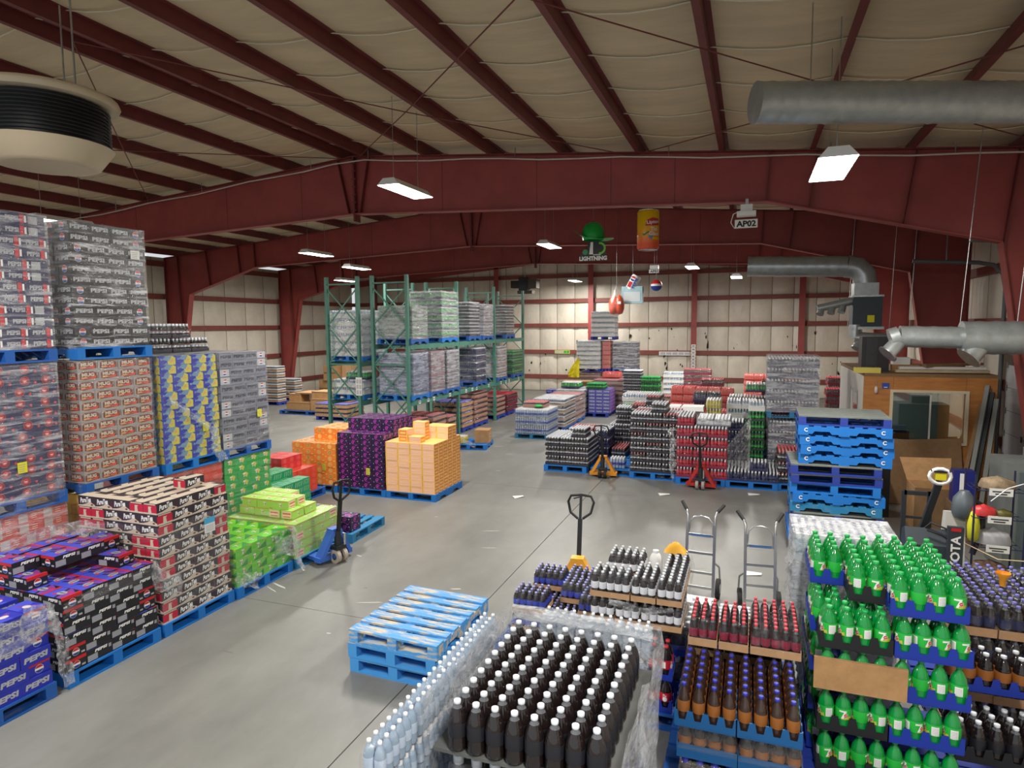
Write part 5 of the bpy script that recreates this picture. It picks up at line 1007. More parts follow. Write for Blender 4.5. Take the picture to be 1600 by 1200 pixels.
MB().box(-.34, -.34, -.06, .34, .34, 0, STEEL).box(-.32, -.32, .68, .32, .32, .72, STEEL).ob('rim', t); MB().box(.0, -.33, .1, .14, -.3, .26, YELLOW).ob('warning_tag', t)
for x in (-.36, .5, .9): MB().tube([(x, 0, -.05), (x + .08, 0, roof(2.5) - 3.3)], .007, STEEL, 5).ob('hanger_rod', t)
t = tag(empty('air_outlet', (2.35, 16.78, 3.05)), 'short ribbed outlet pipe under the dark heater, with side collars', 'duct'); b = MB(); duct(b, [(-.1, 0, 0), (.95, -.1, -.06)], .13, .06, 16); b.ob('duct_body', t)
for x in (.05, .7): MB().tube([(x, -.02, -.06), (x - .12, -.1, -.26)], [.1, .12], GALV, 12).ob('outlet_collar', t)
MB().tube([(-.1, 0, 0), (-.1, 0, .3)], .13, GALV, 12).ob('riser', t)
t = tag(empty('air_outlet', (1.9, 16.9, 3.95)), 'small branching outlet pipe beside the dark heater', 'duct'); MB().tube([(.3, 0, -.05), (-.45, -.05, -.22)], .09, GALV, 12).ob('duct_body', t)
for x in (-.35, -.12, .1): MB().tube([(x, -.03, -.2 + .1 * (x + .35)), (x - .05, -.1, -.36 + .1 * (x + .35))], [.07, .085], GALV, 10).ob('outlet_collar', t)
t = tag(empty('air_duct', (0, 11.3, 3.16)), 'wide steel duct by the loading door with slanting outlets', 'duct')
b = MB(); duct(b, [(2.12, 0, .02), (3.0, 0, .0)], .16, .07); b.ob('duct_body', t); b = MB(); duct(b, [(2.92, 0, .0), (5.1, 0, .0)], .24, .07); b.ob('duct_body', t)
MB().tube([(2.12, 0, .02), (2.0, 0, -.02)], .16, GALV, 20).ob('end_cap', t)
for x, s in ((2.12, 1), (3.2, 1.2)):
    q = MB(); q.tube([(x, -.02, -.05), (x - .16 * s, -.1, -.24 * s)], [.11 * s, .12 * s], GALV, 16); q.tube([(x - .155 * s, -.1, -.235 * s), (x - .17 * s, -.105, -.25 * s)], [.15 * s, .15 * s], STEEL, 16); q.ob('outlet', t)
for x in (2.9, 3.6): MB().tube([(x, 0, .2), (x + .15, 0, roof(3) - 3.16)], .007, STEEL, 5).ob('hanger_wire', t)
t = tag(empty('fan_heater', (-7.2, 5.0, 5.14)), 'round cream fan heater with dark louvres hanging high over the stacks', 'heater'); CREAMP = mat('cream_enamel', (206, 190, 160), .4)
MB().lathe([(0.400, 0), (0.496, .02), (0.624, .2), (0.640, .22)], 28, CREAMP).ob('drip_pan', t); MB().lathe([(0.560, .2), (0.560, .68)], 28, BLACK).ob('core', t); MB().lathe([(0.688, .66), (0.720, .7), (0.704, .74), (0.320, .86)], 28, CREAMP).ob('lid', t)
for k in range(11): MB().lathe([(0.576, .24 + k * .038), (0.616, .23 + k * .038), (0.616, .236 + k * .038)], 28, DARK, cap=False).ob('louvre', t)
for a in range(3): MB().tube([(.5 * math.cos(a * 2.1), .5 * math.sin(a * 2.1), .8), (.5 * math.cos(a * 2.1), .5 * math.sin(a * 2.1), roof(-7) - 5.12)], .01, STEEL, 5).ob('hanger_rod', t)
t = tag(empty('unit_heater', (-9.7, 28.0, 4.95)), 'small grey unit heater hanging before the back wall', 'heater'); MB().box(-.2, -.3, 0, .2, .3, .6, DARK).ob('casing', t); MB().box(-.6, -.25, .12, -.2, .25, .45, BLACK).box(.2, -.25, .1, .62, .25, .5, mat('brown_grey', (84, 76, 66), .6)).ob('louvre_box', t); MB().box(-.3, -.2, -.14, .4, .2, 0, mat('brown_grey', (84, 76, 66), .6)).ob('burner_tray', t); MB().tube([(0, 0, .6), (0, 0, roof(-9.7) - 4.8)], .02, STEEL, 6).ob('flue', t)
# ------------------------------------------------------------------ hanging signs and displays
def wire(t, z, x=0.0, y=0.0, z0=0.0): MB().tube([(x, y, z0), (x, y, z + .17)], .004, STEEL, 4).ob('hanger_wire', t)
# big drink can
t = tag(empty('hanging_can', (-2.24, 15.0, 5.08)), 'giant yellow and orange tea can hanging from the roof', 'sign', None); CANM = mat('can_gradient', (238, 120, 40), .35, rgb2=(244, 196, 20), scale=1.2, sc3=(2, 2, .01))
nt = CANM.node_tree; tcn = nt.nodes.new('ShaderNodeTexCoord'); sep = nt.nodes.new('ShaderNodeSeparateXYZ'); nt.links.new(tcn.outputs['Object'], sep.inputs[0]); mr = nt.nodes.new('ShaderNodeMapRange'); mr.inputs['From Max'].default_value = .86; nt.links.new(sep.outputs['Z'], mr.inputs['Value'])
rp = nt.nodes.new('ShaderNodeValToRGB'); e = rp.color_ramp.elements; e[0].position = .12; e[0].color = (*lin((226, 84, 46)), 1); e[1].position = .7; e[1].color = (*lin((246, 200, 16)), 1); nt.links.new(mr.outputs[0], rp.inputs[0]); nt.links.new(rp.outputs[0], nt.nodes['Principled BSDF'].inputs['Base Color'])
rr = .245; b = MB(); b.lathe([(rr * .9, 0), (rr, .04), (rr, .82), (rr * .9, .86)], 32, CANM, cap=False); b.lathe([(0.001, .84), (rr * .9, .845), (rr * .92, .87)], 32, CHROME, cap=False); b.lathe([(rr * .92, -.01), (rr * .9, .01), (.001, .015)], 32, CHROME, cap=False)
def dr_(q, f):
    o = .06
    q.flat(f, [(o - .16, .5), (o - .14, .62), (o + .0, .68), (o + .18, .66), (o + .2, .52), (o + .02, .5)], K_RED, .002); q.text(f, 'Lipton', o + .02, .575, .3, .1, WHITE, .004, .03, rot=.1)
    q.text(f, 'Thé', o + .04, .43, .17, .09, WHITE, .004); q.text(f, 'Glacé', o + .05, .33, .26, .09, WHITE, .004); q.flat(f, [(o - .24, .34), (o - .2, .28), (o - .06, .36), (o - .1, .38), (o - .18, .33)], K_LIMED, .003); q.disc(f, o - .04, .26, .05, K_LBL, .003); q.rect(f, o + .0, .2, o + .2, .25, K_YEL, .003)
curved(b, rr + .001, dr_); b.ob('can_body', t, (0, 0, 0), .3); wire(t, roof(-2.24) - 5.08, z0=.85)
# green hat sign
t = tag(empty('hanging_sign', (-3.74, 16.0, 4.98)), 'green cowboy hat over a dark board with white lettering, hanging', 'sign'); HATG = mat('hat_green', (16, 176, 70), .4)
b = MB(); b.lathe([(.25, .5), (.28, .6), (.26, .76), (.18, .9), (.07, .94), (.001, .92)], 20, HATG, (0, 0, 0), cap=False)
b.grid(lambda u, v: ((.2 + .27 * v) * math.cos(u * 6.2832) * 1.1, (.2 + .14 * v) * math.sin(u * 6.2832), .54 + .22 * v * abs(math.cos(u * 6.2832)) ** 2 * (1.2 if math.cos(u * 6.2832) < 0 else .6) - .14 * v * (math.cos(u * 6.2832) > 0) * abs(math.cos(u * 6.2832))), 28, 3, HATG); b.ob('hat', t)
b = MB(); b.prism([(-.34, .0), (.36, .0), (.36, .12), (.3, .2), (.3, .46), (-.12, .5), (-.16, .24), (-.34, .16)], 'y', -.01, .01, mat('sign_black', (26, 30, 30), .5)); fr = ((0, -.011, 0), (1, 0, 0), (0, 0, 1)); b.text(fr, 'LIGHTNING', 0, .06, .7, .11, WHITE, .003, .05); b.rect(fr, .0, .13, .2, .16, K_PINKG, .003); b.flat(fr, [(-.1, .16), (.0, .16), (.0, .46), (-.06, .46)], WHITE, .003); b.ring(fr, .17, .3, .1, .15, K_LIME, .004, 12, -100, 100); b.disc(fr, -.2, .22, .07, K_TEAL, .004); b.ob('board', t); wire(t, roof(-3.7) - 4.98, z0=.86)
# access point
t = tag(empty('access_point', (-.13, 12.45, 5.3)), 'white access point with a tag reading AP02 under the first frame', 'access point'); fr = ((0, -.105, -.16), (1, 0, 0), (0, 0, 1))
MB().box(-.16, -.1, .0, .16, .1, .08, M_LAMPW).box(-.1, -.06, .08, .1, .06, .2, M_LAMPW).ob('housing', t); MB().box(-.02, -.03, .2, .03, .03, .3, STEEL).ob('bracket', t); b = MB(); b.box(-.19, -.105, -.22, .19, -.1, -.07, PAPER); b.text(fr, 'AP02', 0, .015, .33, .11, BLACK, .003, .04); b.ob('name_tag', t)
MB().tube([(-.1, 0, .1), (-.22, 0, .05), (-.26, 0, -.1), (-.2, 0, -.2), (-.12, .0, -.1)], .008, PAPER, 6).ob('cable', t)
def t_ball(): pass
t = tag(empty('hanging_ball', (-2.72, 20.0, 4.36)), 'red, white and blue ball hanging before the back wall', 'sign'); r_ = .17
for z0, z1, m in ((-90, -8, BLUE), (-8, 14, WHITE), (14, 90, RED)): MB().lathe([(max(.001, r_ * math.cos(R(a))), r_ * math.sin(R(a))) for a in [z0 + (z1 - z0) * k / 6 for k in range(7)]], 20, m, (0, 0, .2), cap=False).ob('ball_band', t, (0, 0, 0))
wire(t, roof(-2.7) - 4.36, z0=.36)
t = tag(empty('access_point', (-2.65, 19.0, 4.95)), 'small white access point hanging above the ball sign', 'access point'); MB().box(-.12, -.08, .02, .12, .08, .12, M_LAMPW).ob('housing', t); b = MB(); b.box(-.14, -.085, -.1, .14, -.08, .0, PAPER); b.text(((0, -.086, -.05), (1, 0, 0), (0, 0, 1)), 'AP01', 0, 0, .22, .07, BLACK); b.ob('name_tag', t); wire(t, bottom_at(-2.65) - 4.95, z0=.12)
t = tag(empty('hanging_sign', (-3.3, 19.2, 4.0)), 'cola can in a pale blue ice block sign hanging', 'sign'); ICE = mat('ice_blue', (150, 184, 192), .35, var=.1, scale=5)
MB().box(-.3, -.12, 0, .3, .12, .5, ICE).box(-.24, -.125, .06, .24, -.12, .34, mat('ice_pale', (196, 204, 206), .4)).ob('ice_block', t)
M_ = Matrix.Rotation(R(28), 4, 'Y'); b = MB(); b.lathe([(.13, 0), (.14, .03), (.14, .4), (.12, .44)], 18, WHITE, (-.08, 0, .42), M=M_); q = MB(); q.add([], [], WHITE); fr = (M_ @ Vector((0, -.142, 0)) + Vector((-.08, 0, .42)), M_ @ Vector((1, 0, 0)), M_ @ Vector((0, 0, 1))); b.rect(fr, -.1, .05, .0, .22, RED, .002); b.globe(fr, -.04, .32, .08, .002); b.text(fr, 'PEPSI', .06, .22, .3, .07, BLUE, .004, .04, rot=math.pi / 2); b.ob('can', t); wire(t, roof(-3.3) - 4.0, z0=.8)
t = tag(empty('hanging_balloon', (-3.72, 18.9, 3.68)), 'orange balloon in a clear bag hanging before the back wall', 'sign'); ORB_ = mat('orange_vinyl', (214, 74, 30), .3)
for dx, s in ((-.07, 1), (.09, .92)): MB().lathe([(.001, .0), (.1 * s, .03), (.15 * s, .16), (.155 * s, .3), (.12 * s, .46), (.07, .52), (.01, .58)], 14, ORB_, (dx, 0, 0)).ob('lobe', t)
b = MB(); b.lathe([(.001, -.02), (.2, .02), (.25, .2), (.24, .4), (.13, .62), (.015, .84)], 16, FILM, cap=False); b.ob('clear_bag', t); MB().box(.06, -.16, .3, .16, -.14, .38, WHITE).ob('label_patch', t); wire(t, roof(-3.6) - 3.68, z0=.82)
# small signs on the back wall
for i, (x, z, w_, m) in enumerate(((-9.0, 2.02, .8, K_LEM), (-3.4, 1.98, 1.5, PAPER))):
    b = MB(); b.box(-w_ / 2, -.03, -.09, w_ / 2, 0, .09, m)
    for k in range(5): b.rect(((0, -.03, 0), (1, 0, 0), (0, 0, 1)), -w_ * .46 + k * w_ * .19, -.06, -w_ * .3 + k * w_ * .19, .06, (K_GRN if i == 0 and k > 2 else SILVER), .002)
    tag(b.ob('wall_sign', None, (x, YB - .06, z)), ('yellow and green strip sign on the back wall girt', 'row of white paper signs on the back wall girt')[i], 'sign')
b = MB()
for k in range(9): b.box(-.1, -.02, k * .16, .1, 0, .14 + k * .16, PAPER); b.rect(((0, -.02, .07 + k * .16), (1, 0, 0), (0, 0, 1)), -.06, -.03, .06, .03, GREY, .002)
tag(b.ob('wall_sign', None, (-2.53, YB - .31, 1.0)), 'column of small white number signs on a back wall column', 'sign')
# ------------------------------------------------------------------ pallet jacks, hand trucks
def jack(label, x, y, rz, col, name, wheelm=RUBBER, lean=.06, handle=BLACK, tilt=0.0):
    """steering end towards -y, forks along +y"""
    t = tag(empty('pallet_jack', (x, y, 0), rz), label, 'pallet jack', 'pallet jacks'); m = mat(name, col, .45, var=.08, scale=6)
    for s in (-1, 1):
        MB().box(s * .2 - .08, .05, .06, s * .2 + .08, 1.2, .115, m).prism([(1.2, .06), (1.27, .085), (1.2, .115)], 'x', s * .2 - .08, s * .2 + .08, m).ob('fork', t)
        MB().bar((s * .26, .06, .08), (s * .05, .02, .46), .06, .14, m, up=(0, 1, 0)).ob('side_plate', t)
        q = MB().tube([(s * .2 - .03, 1.05, .045), (s * .2 + .03, 1.05, .045)], .04, RUBBER, 12).ob('load_roller', t)
        w_ = MB().tube([(s * .06 - .028, -.06, .1), (s * .06 + .028, -.06, .1)], .1, wheelm, 20).ob('steer_wheel', t); MB().tube([(s * .06 - .03, -.06, .1), (s * .06 + .03, -.06, .1)], .05, CHROME, 12).ob('wheel_hub', w_)
    MB().box(-.08, -.03, .4, .08, .1, .49, m).ob('cross_head', t); MB().box(-.3, .0, .05, .3, .12, .12, m).ob('base_plate', t)
    MB().tube([(0, -.04, .2), (0, -.04, .46)], .05, DARK, 14).box(-.09, -.12, .2, .09, .04, .25, DARK).ob('pump', t); MB().tube([(.07, -.1, .22), (.07, -.1, .42)], .02, CHROME, 10).ob('piston', t)
    top = (tilt, -.1 - lean * 3, 1.2); mid = (tilt * .7, -.08 - lean * 2, .92)
    h = MB().bar((0, -.06, .42), mid, .055, .035, handle, up=(0, 1, 0)).ob('handle_bar', t)
    loop = [(mid[0] - .03, mid[1], mid[2]), (tilt - .13, mid[1] - .03, mid[2] + .07), (tilt - .165, top[1], 1.12), (tilt - .13, top[1], 1.2), (tilt, top[1], 1.215), (tilt + .13, top[1], 1.2), (tilt + .165, top[1], 1.12), (tilt + .13, mid[1] - .03, mid[2] + .07), (mid[0] + .03, mid[1], mid[2])]
    MB().tube(loop, .017, handle, 8).bar(mid, (tilt, top[1], 1.215), .03, .03, handle, up=(0, 1, 0)).ob('handle_loop', t)
    MB().tube([(tilt + .02, top[1] - .02, 1.18), (tilt + .1, top[1] - .04, 1.15)], .009, DARK, 6).ob('release_lever', t)
    return t
jack('orange yellow pallet jack parked between the dark stacks', -3.02, 13.95, .05, (226, 148, 34), 'jack_orange', RUBBER)
jack('red pallet jack parked before the red-labelled stack', -.9, 13.6, -.08, (176, 48, 40), 'jack_red', mat('grey_wheel', (150, 146, 138), .6))
jack('blue pallet jack under the pale lime load', -5.58, 7.66, math.pi / 2 - .25, (58, 106, 196), 'jack_blue', mat('pale_wheel', (176, 164, 148), .6), lean=.02)
jack('yellow pallet jack with a black handle behind the violet-capped packs', -1.98, 7.7, math.pi + .1, (240, 176, 60), 'jack_yellow', RUBBER, lean=.05)
ALU = mat('aluminium', (192, 194, 196), .3, .9)
def truck(label, x, y, rz, lean=.12):
    t = tag(empty('hand_truck', (x, y, 0), rz), label, 'hand truck', 'hand trucks'); w_ = .165
    def P(xx, z): return (xx, lean * z, z)
    for s in (-1, 1):
        MB().bar(P(s * w_, .05), P(s * w_, .92), .032, .04, ALU, up=(0, 1, 0)).ob('side_rail', t)
        h = MB().tube([P(s * w_, .9), P(s * w_, 1.02), (s * (w_ + .02), lean * 1.05 + .03, 1.07), (s * (w_ + .075), lean * 1.1 + .1, 1.13)], .016, ALU, 8).ob('handle', t); MB().tube([(s * (w_ + .02), lean * 1.05 + .03, 1.07), (s * (w_ + .09), lean * 1.1 + .12, 1.145)], .021, RUBBER, 8).ob('grip', h)
        q = MB().tube([(s * (w_ + .05) - .025, .1, .125), (s * (w_ + .05) + .025, .1, .125)], .12, RUBBER, 20).ob('wheel', t); MB().tube([(s * (w_ + .05) - .028, .1, .125), (s * (w_ + .05) + .028, .1, .125)], .06, ALU, 12).ob('wheel_hub', q)
        MB().tube([(s * (w_ + .05), .14, .1), (s * (w_ + .055), .24, .22), (s * (w_ + .05), .2, .36), (s * w_, lean * .5, .46)], .012, ALU, 6).ob('wheel_guard', t)
    for z in (.14, .32, .56, .78): MB().bar(P(-w_, z), P(w_, z), .03, .012, ALU, up=(0, 1, 0)).ob('cross_bar', t)
    MB().tube([P(-w_ + .02, .8), P(-w_ + .03, .94), P(-w_ + .08, 1.0), P(0, 1.015), P(w_ - .08, 1.0), P(w_ - .03, .94), P(w_ - .02, .8)], .01, ALU, 8).ob('loop_handle', t)
    MB().box(-.2, -.2, .01, .2, .03, .022, ALU).ob('toe_plate', t)
    b = MB(); fr = (P(0, .78), (1, 0, 0), (0, lean, 1)); b.rect(fr, -.12, -.014, .12, .014, mat('blue_strip', (70, 110, 160), .5), .022); b.ob('name_strip', t); return t
truck('aluminium hand truck nearer the yellow pallet jack', -.53, 8.05, -.06); truck('aluminium hand truck nearer the blue pallet tower', .17, 7.85, .08)
# ------------------------------------------------------------------ the tower of pallets beside the office
z = 0.0; tower = ['n', 'b', 'n', 'n', 't', 'b', 'b', 'n', 'n', 'b', 'b', 'b', 'b', 'n']
for i, k in enumerate(tower):
    dx = .12 if 9 <= i <= 12 else (.06 if i == 13 else 0); m = {'n': P_NAVY, 'b': P_BRIGHT, 't': P_TEAL}[k]; turn = k in 'bt' and i != 6
    o = pallet(1.22 + dx + random.uniform(-.03, .03), 10.85 + random.uniform(-.03, .03), z, f'{({"n": "navy", "b": "bright blue", "t": "teal"})[k]} pallet in the tall tower before the office, {ORD[i]} from the floor', 1.02 if turn else 1.2, 1.22 if turn else 1.02, (math.pi / 2 if turn else 0) + random.uniform(-.04, .04), m, P_GREYTOP if k == 'n' else None, group='pallets in the tall tower')
    if turn and i > 1:
        b = MB(); fr = ((-.515 if False else .515, 0, .08), (0, 1, 0), (0, 0, 1))
        for s in (-1, 1): MB().ring(((-.515, 0, .08), (0, -1, 0), (0, 0, 1)), s * .5, 0, .018, .03, WHITE, .003, 8, 40, 320).ob('stencil_mark', o)
    z += PH + .001
# worn pale pallets near the front
for i in range(3): pallet(-3.14 + random.uniform(-.015, .015), 5.72 + random.uniform(-.015, .015), i * (PH + .001), f'pale blue worn pallet in the low pile at the front, {ORD[i]} from the floor', .98, 1.15, random.uniform(-.012, .012) - .03, P_PALE if i == 2 else pallet_paint('sky_pallet_paint', (70, 152, 220), (150, 170, 180), .55, .8), group='pallets in the low front pile')

# ------------------------------------------------------------------ foreground bottles
B2 = .0515; BH = .268
def seven_label(q, f):
    for a in (-.09, .075):
        q.flat(f, [(a - .02, .085), (a + .05, .085), (a + .045, .11), (a + .0, .095)], K_LEM, .001); seven(q, f, a, .118, .056)
    for a in (-.012,):
        q.rect(f, a - .02, .086, a + .025, .146, WHITE, .0012)
        for k in range(5): q.rect(f, a - .016, .092 + k * .01, a + .02, .095 + k * .01, SILVER, .0018)
def cola_label(q, f): q.text(f, 'Dr', .0, .132, .03, .03, WHITE, .0016); q.disc(f, 0, .105, .02, WHITE, .001); q.rect(f, -.09, .09, -.06, .145, WHITE, .0012)
A_GREEN = (B2, BH, B_GREEN, B_GREEN_D, CAPM['green'], LBM['green'], seven_label, 16)
A_COLA = (B2, BH, B_COLA, B_NECK, CAPM['silver'], LBM['black'], None, 16); A_RED = (B2, BH, B_COLA, B_COLA, CAPM['red'], LBM['red'], cola_label, 16); A_DARK = (B2, BH, B_COLA, B_COLA, CAPM['silver'], LBM['amber'], None, 14); A_AMB = (.0425, .27, B_AMBER, B_AMBER, CAPM['blue'], LBM['amber'], None, 14)
pallet(.92, 5.2, 0, 'lower blue pallet under the green bottle crates', 1.02, 1.1, 0, P_NAVY); pallet(.92, 5.2, PH + .001, 'upper blue pallet under the green bottle crates', 1.02, 1.1, 0, P_NAVY)
GP = .1075
def crate_b(x0, y0, z, nx, ny, m, lab, pl, skipb=None, group='green bottles', cg='green bottle crates', only=None):
    cx, cy = x0 + nx * GP / 2, y0 + ny * GP / 2
    crate(cx, cy, z, nx, ny, GP, m, lab, cg)
    for i in range(nx):
        for j in range(ny):
            if only and not only(i, j): continue
            bottle('green_soda_bottle', 'green', (x0 + GP * (i + .5), y0 + GP * (j + .5), z + .012), f'green bottle {pl}, {NTH[j]} row back, {NTH[i]} column', group, A_GREEN, rz=random.choice((0, .5, 1.7, 2.9, -1.0, 0.2)))
xl, yf = .46, 4.7
# top layer
GB, GL = 2 * PH + .002, .297; z4 = GB + 4 * GL; z3 = GB + 3 * GL; z2_ = GB + 2 * GL
crate_b(xl + 4 * GP + .02, yf, z4, 4, 2, CRB, 'blue crate at the front edge of the top layer', 'in the front crate of the top layer')
crate_b(xl + 2 * GP + .01, yf + .16, z4, 2, 4, CRK, 'black crate set back beside the front top crate', 'in the black set-back crate')
crate_b(xl, yf + .42, z4, 2, 4, CRB, 'blue crate at the corner of the top layer, set farthest back', 'in the corner crate of the top layer')
crate_b(xl + 4 * GP + .02, yf + .23, z4, 4, 2, CRB, 'blue crate in the second row of the top layer', 'in the second-row top crate')
crate_b(xl + 4 * GP + .02, yf + .46, z4, 4, 2, CRB, 'blue crate in the third row of the top layer', 'in the third-row top crate')
crate_b(xl + 4 * GP + .02, yf + .69, z4, 4, 2, CRB, 'blue crate at the rear of the top layer', 'in the rear top crate')
crate_b(xl + 2 * GP + .01, yf + .62, z4, 2, 2, CRB, 'small blue crate behind the black set-back crate', 'behind the black set-back crate')
for (x0, nx, m, n_) in ((xl + .04, 4, CRK, 'black'), (xl + 4 * GP + .06, 4, CRB, 'blue')):
    crate_b(x0, yf + .02, z3, nx, 2, m, f'{n_} crate at the front of the second layer', f'in the {n_} crate of the second layer')
    crate_b(x0, yf + .02, z2_, nx, 2, m, f'{n_} crate at the front of the third layer', f'in the {n_} crate of the third layer', only=lambda i, j: j == 0)
crate_b(xl + .0, yf + .26, z3, 2, 4, CRB, 'blue crate behind the black one in the second layer', 'behind the black crate of the second layer')
crate_b(xl + .22, yf + .26, z3, 2, 2, CRB, 'blue crate in the gap of the second layer', 'in the gap of the second layer')
for z_, n_ in ((z2_, 'third'), (GB + GL, 'fourth'), (GB, 'lowest')):
    crate_b(xl + .0, yf + .26, z_, 2, 6, CRB, f'blue crate on the open side of the {n_} layer', f'on the open side of the {n_} layer', only=lambda i, j: i == 0)
    if n_ != 'third':
        for q in (0, 1): crate_b(xl + .04 + q * 4 * GP, yf + .02, z_, 4, 2, CRB if q else CRK, f'{("black", "blue")[q]} crate at the front of the {n_} layer', f'at the front of the {n_} layer, {("black", "blue")[q]} crate', only=lambda i, j: j == 0)
tag(MB().box(-.28, -.012, 0, .28, .012, .22, CARD).ob('cardboard_flap', None, (xl + .28, yf - .014, z2_ + .02)), 'plain brown cardboard edge before the green third layer', 'cardboard')
# white film wrapped packs behind the green crates
wt = wload('white film-wrapped bottle packs behind the green crates', 'water_pack', .38, 5.7, 0, 3, 3, 7, FILM_MILK, 'white wrapped load', plabel='blue pallet under the white film-wrapped packs', pitch=.215, side=-1)
b = MB()
for k in range(26):
    yy, zz = random.uniform(-.45, .45), random.uniform(.1, 1.5); a = random.uniform(.01, .025); fr = ((-.398, yy * .6, zz), (0, -1, 0), (0, 0, 1)); b.flat(fr, [(-a, -a), (a, -a * .6), (a * .5, a * 1.5)], (K_YEL if k % 4 == 0 else BLACK), .002)
b.ob('print_mark', wt)
lf([(.36, 5.65, 1.6), (.34, 5.7, 1.2), (.35, 5.65, .8), (.36, 5.7, .4)], .3, 'bulging film down the edge of the white wrapped packs', FILM_MILK, .07, down=(0, 1, 0))
# violet-capped packs past the green crates
pallet(2.2, 6.4, 0, 'blue pallet under the violet-capped packs past the green crates', 1.4, 1.12, 0, P_NAVY, parts=False)
packs('violet_cap_pack', 1.52, 5.85, .93, 4, 4, 1, 'violet-capped pack', 'in the top layer past green', side=-1, near=True); packs('violet_cap_pack', 1.52, 5.85, .66, 4, 4, 1, 'violet-capped pack', 'in the middle layer past green', side=1, top=False, near=True, group='middle violet-capped packs'); packs('violet_cap_pack', 1.52, 5.85, .39, 4, 4, 1, 'violet-capped pack', 'in a low layer past green', side=1, top=False, group='low violet-capped packs'); packs('violet_cap_pack', 1.52, 5.85, PH, 4, 4, 1, 'violet-capped pack', 'in the lowest layer past green', side=1, top=False, group='lowest violet-capped packs')
for i in range(5):
    for j in range(2): bottle('dark_cola_bottle', 'dark', (1.46 + i * GP, 5.45 + j * GP, .71), f'dark bottle in the upper dark crate past green, {NTH[j]} row back, {NTH[i]} column', 'dark bottles past the green crates', A_DARK, rz=i)
crate(1.46 + 2 * GP, 5.45 + GP / 2, .698, 5, 2, GP, CRB, 'blue crate of dark bottles past the green crates', 'crates of dark bottles')
for i in range(6):
    for j in range(3): bottle('silver_capped_bottle', 'cola', (1.44 + i * GP, 5.1 + j * GP, .37), f'silver-capped cola bottle low past green, {NTH[j]} row back, {NTH[i]} column', 'silver-capped bottles past the green crates', A_COLA)
crate(1.44 + 2.5 * GP, 5.1 + GP, .358, 6, 3, GP, CRK, 'black crate of silver-capped bottles past the green crates', 'crates of dark bottles'); crate(1.46 + 2 * GP, 5.45 + GP / 2, .02, 5, 2, GP, CRB, 'blue crate on the floor past the green crates', 'crates of dark bottles')
pallet(1.72, 5.25, 0, 'navy pallet under the dark bottle crates past the green ones', .7, .9, 0, P_NAVY, parts=False)
b = MB(); b.lathe([(.02, 0), (.03, .07), (.055, .1), (.055, .115)], 12, mat('orange_cup', (236, 160, 40), .4), cap=False); tag(b.ob('funnel', None, (2.02, 6.3, 1.2), 0), 'small orange funnel lying on the violet-capped packs', 'funnel')
for i, (x, yy) in enumerate(((2.5, 6.72), (2.74, 6.76))):
    o = tag(empty('green_bag', (x, yy, 1.2)), ('small green snack bag on the violet-capped packs, nearer', 'small green snack bag on the violet-capped packs, by the safe')[i], 'bag'); b = MB(); b.grid(lambda u, v: (.1 * (u - .5) * 2, .06 * math.sin(u * 3.1) * (1 - v) - .03, .15 * v + .02 * noise.noise(Vector((u * 6, v * 6, i)))), 6, 6, K_GRN); b.grid(lambda u, v: (.1 * (u - .5) * 2, .1 - .06 * math.sin(u * 3.1) * (1 - v), .15 * v), 6, 6, K_LIME); b.ob('pouch', o)
# cola bottles in a film-walled load
pallet(-1.05, 3.6, 0, 'blue pallet under the film-walled cola bottles', 1.02, 1.22, 0, P_BLUE)
zc = PH + 3 * .315 + .06
for i in range(8):
    for j in range(10): bottle('cola_bottle', 'cola', (-1.42 + .108 * i, 2.96 + .108 * j, zc), f'silver-capped cola bottle in the film-walled load, {NTH[9 - j]} row from the rear, {NTH[i]} column', 'cola bottles in the film-walled load', A_COLA)
tag(MB().box(-.5, -.58, 0, .5, .58, .02, mat('layer_sheet', (96, 98, 96), .8)).ob('layer_sheet', None, (-1.05, 3.5, zc - .022)), 'grey card sheet under the film-walled cola bottles', 'sheet')
packs('cola_crate', -1.5, 2.95, PH + .002, 2, 5, 3, 'dark bottle crate', 'under the film-walled cola', top=False, pitch=.315)
b = MB()
def band(P, z0, z1, amp, m, nm, label):
    b = MB(); L = len(P) - 1
    def fn(u, v):
        t = u * L; i = min(int(t), L - 1); x = P[i][0] + (P[i + 1][0] - P[i][0]) * (t - i); y = P[i][1] + (P[i + 1][1] - P[i][1]) * (t - i); zz = z0 + (z1 - z0) * v
        s = Vector((x * 7, y * 7, zz * 4)); return (x + amp * noise.noise(s), y + amp * noise.noise(s + Vector((5, 5, 5))), zz + amp * .5 * noise.noise(s * 1.5))
    b.grid(fn, 40, 10, m); return tag(b.ob(nm), label, 'stretch film', 'film of the cola load')
band([(-1.56, 2.8), (-1.56, 3.5), (-1.55, 4.06), (-1.0, 4.07), (-.5, 4.06)], .2, zc + .31, .035, FILM_WHITE, 'stretch_film', 'white film wall along the rear of the cola bottles')
band([(-.5, 4.06), (-.49, 3.4), (-.5, 2.8)], .2, zc + .31, .05, FILM_MILK, 'stretch_film', 'white film wall on the aisle side of the cola bottles')
lf([(-1.5, 4.03, zc + .3), (-1.1, 4.05, zc + .3), (-.55, 4.03, zc + .29)], .1, 'bright rolled film edge behind the cola bottles', FILM_MILK, .02)
lf([(-1.5, 3.0, zc + .2), (-1.52, 3.4, zc + .24), (-1.5, 3.9, zc + .28)], .24, 'crumpled film edge beside the cola bottles', FILM_WHITE, .05)
for i in range(8): pack('water_slim_pack', -1.67, 2.7 + i * .385 if i < 4 else 4.2, PH + 5 * .209 + .002 if i < 4 else -9, f'clear water pack along the film-walled cola load, {NTH[i]} from the front', 'slim water packs', near=True) if i < 4 else None
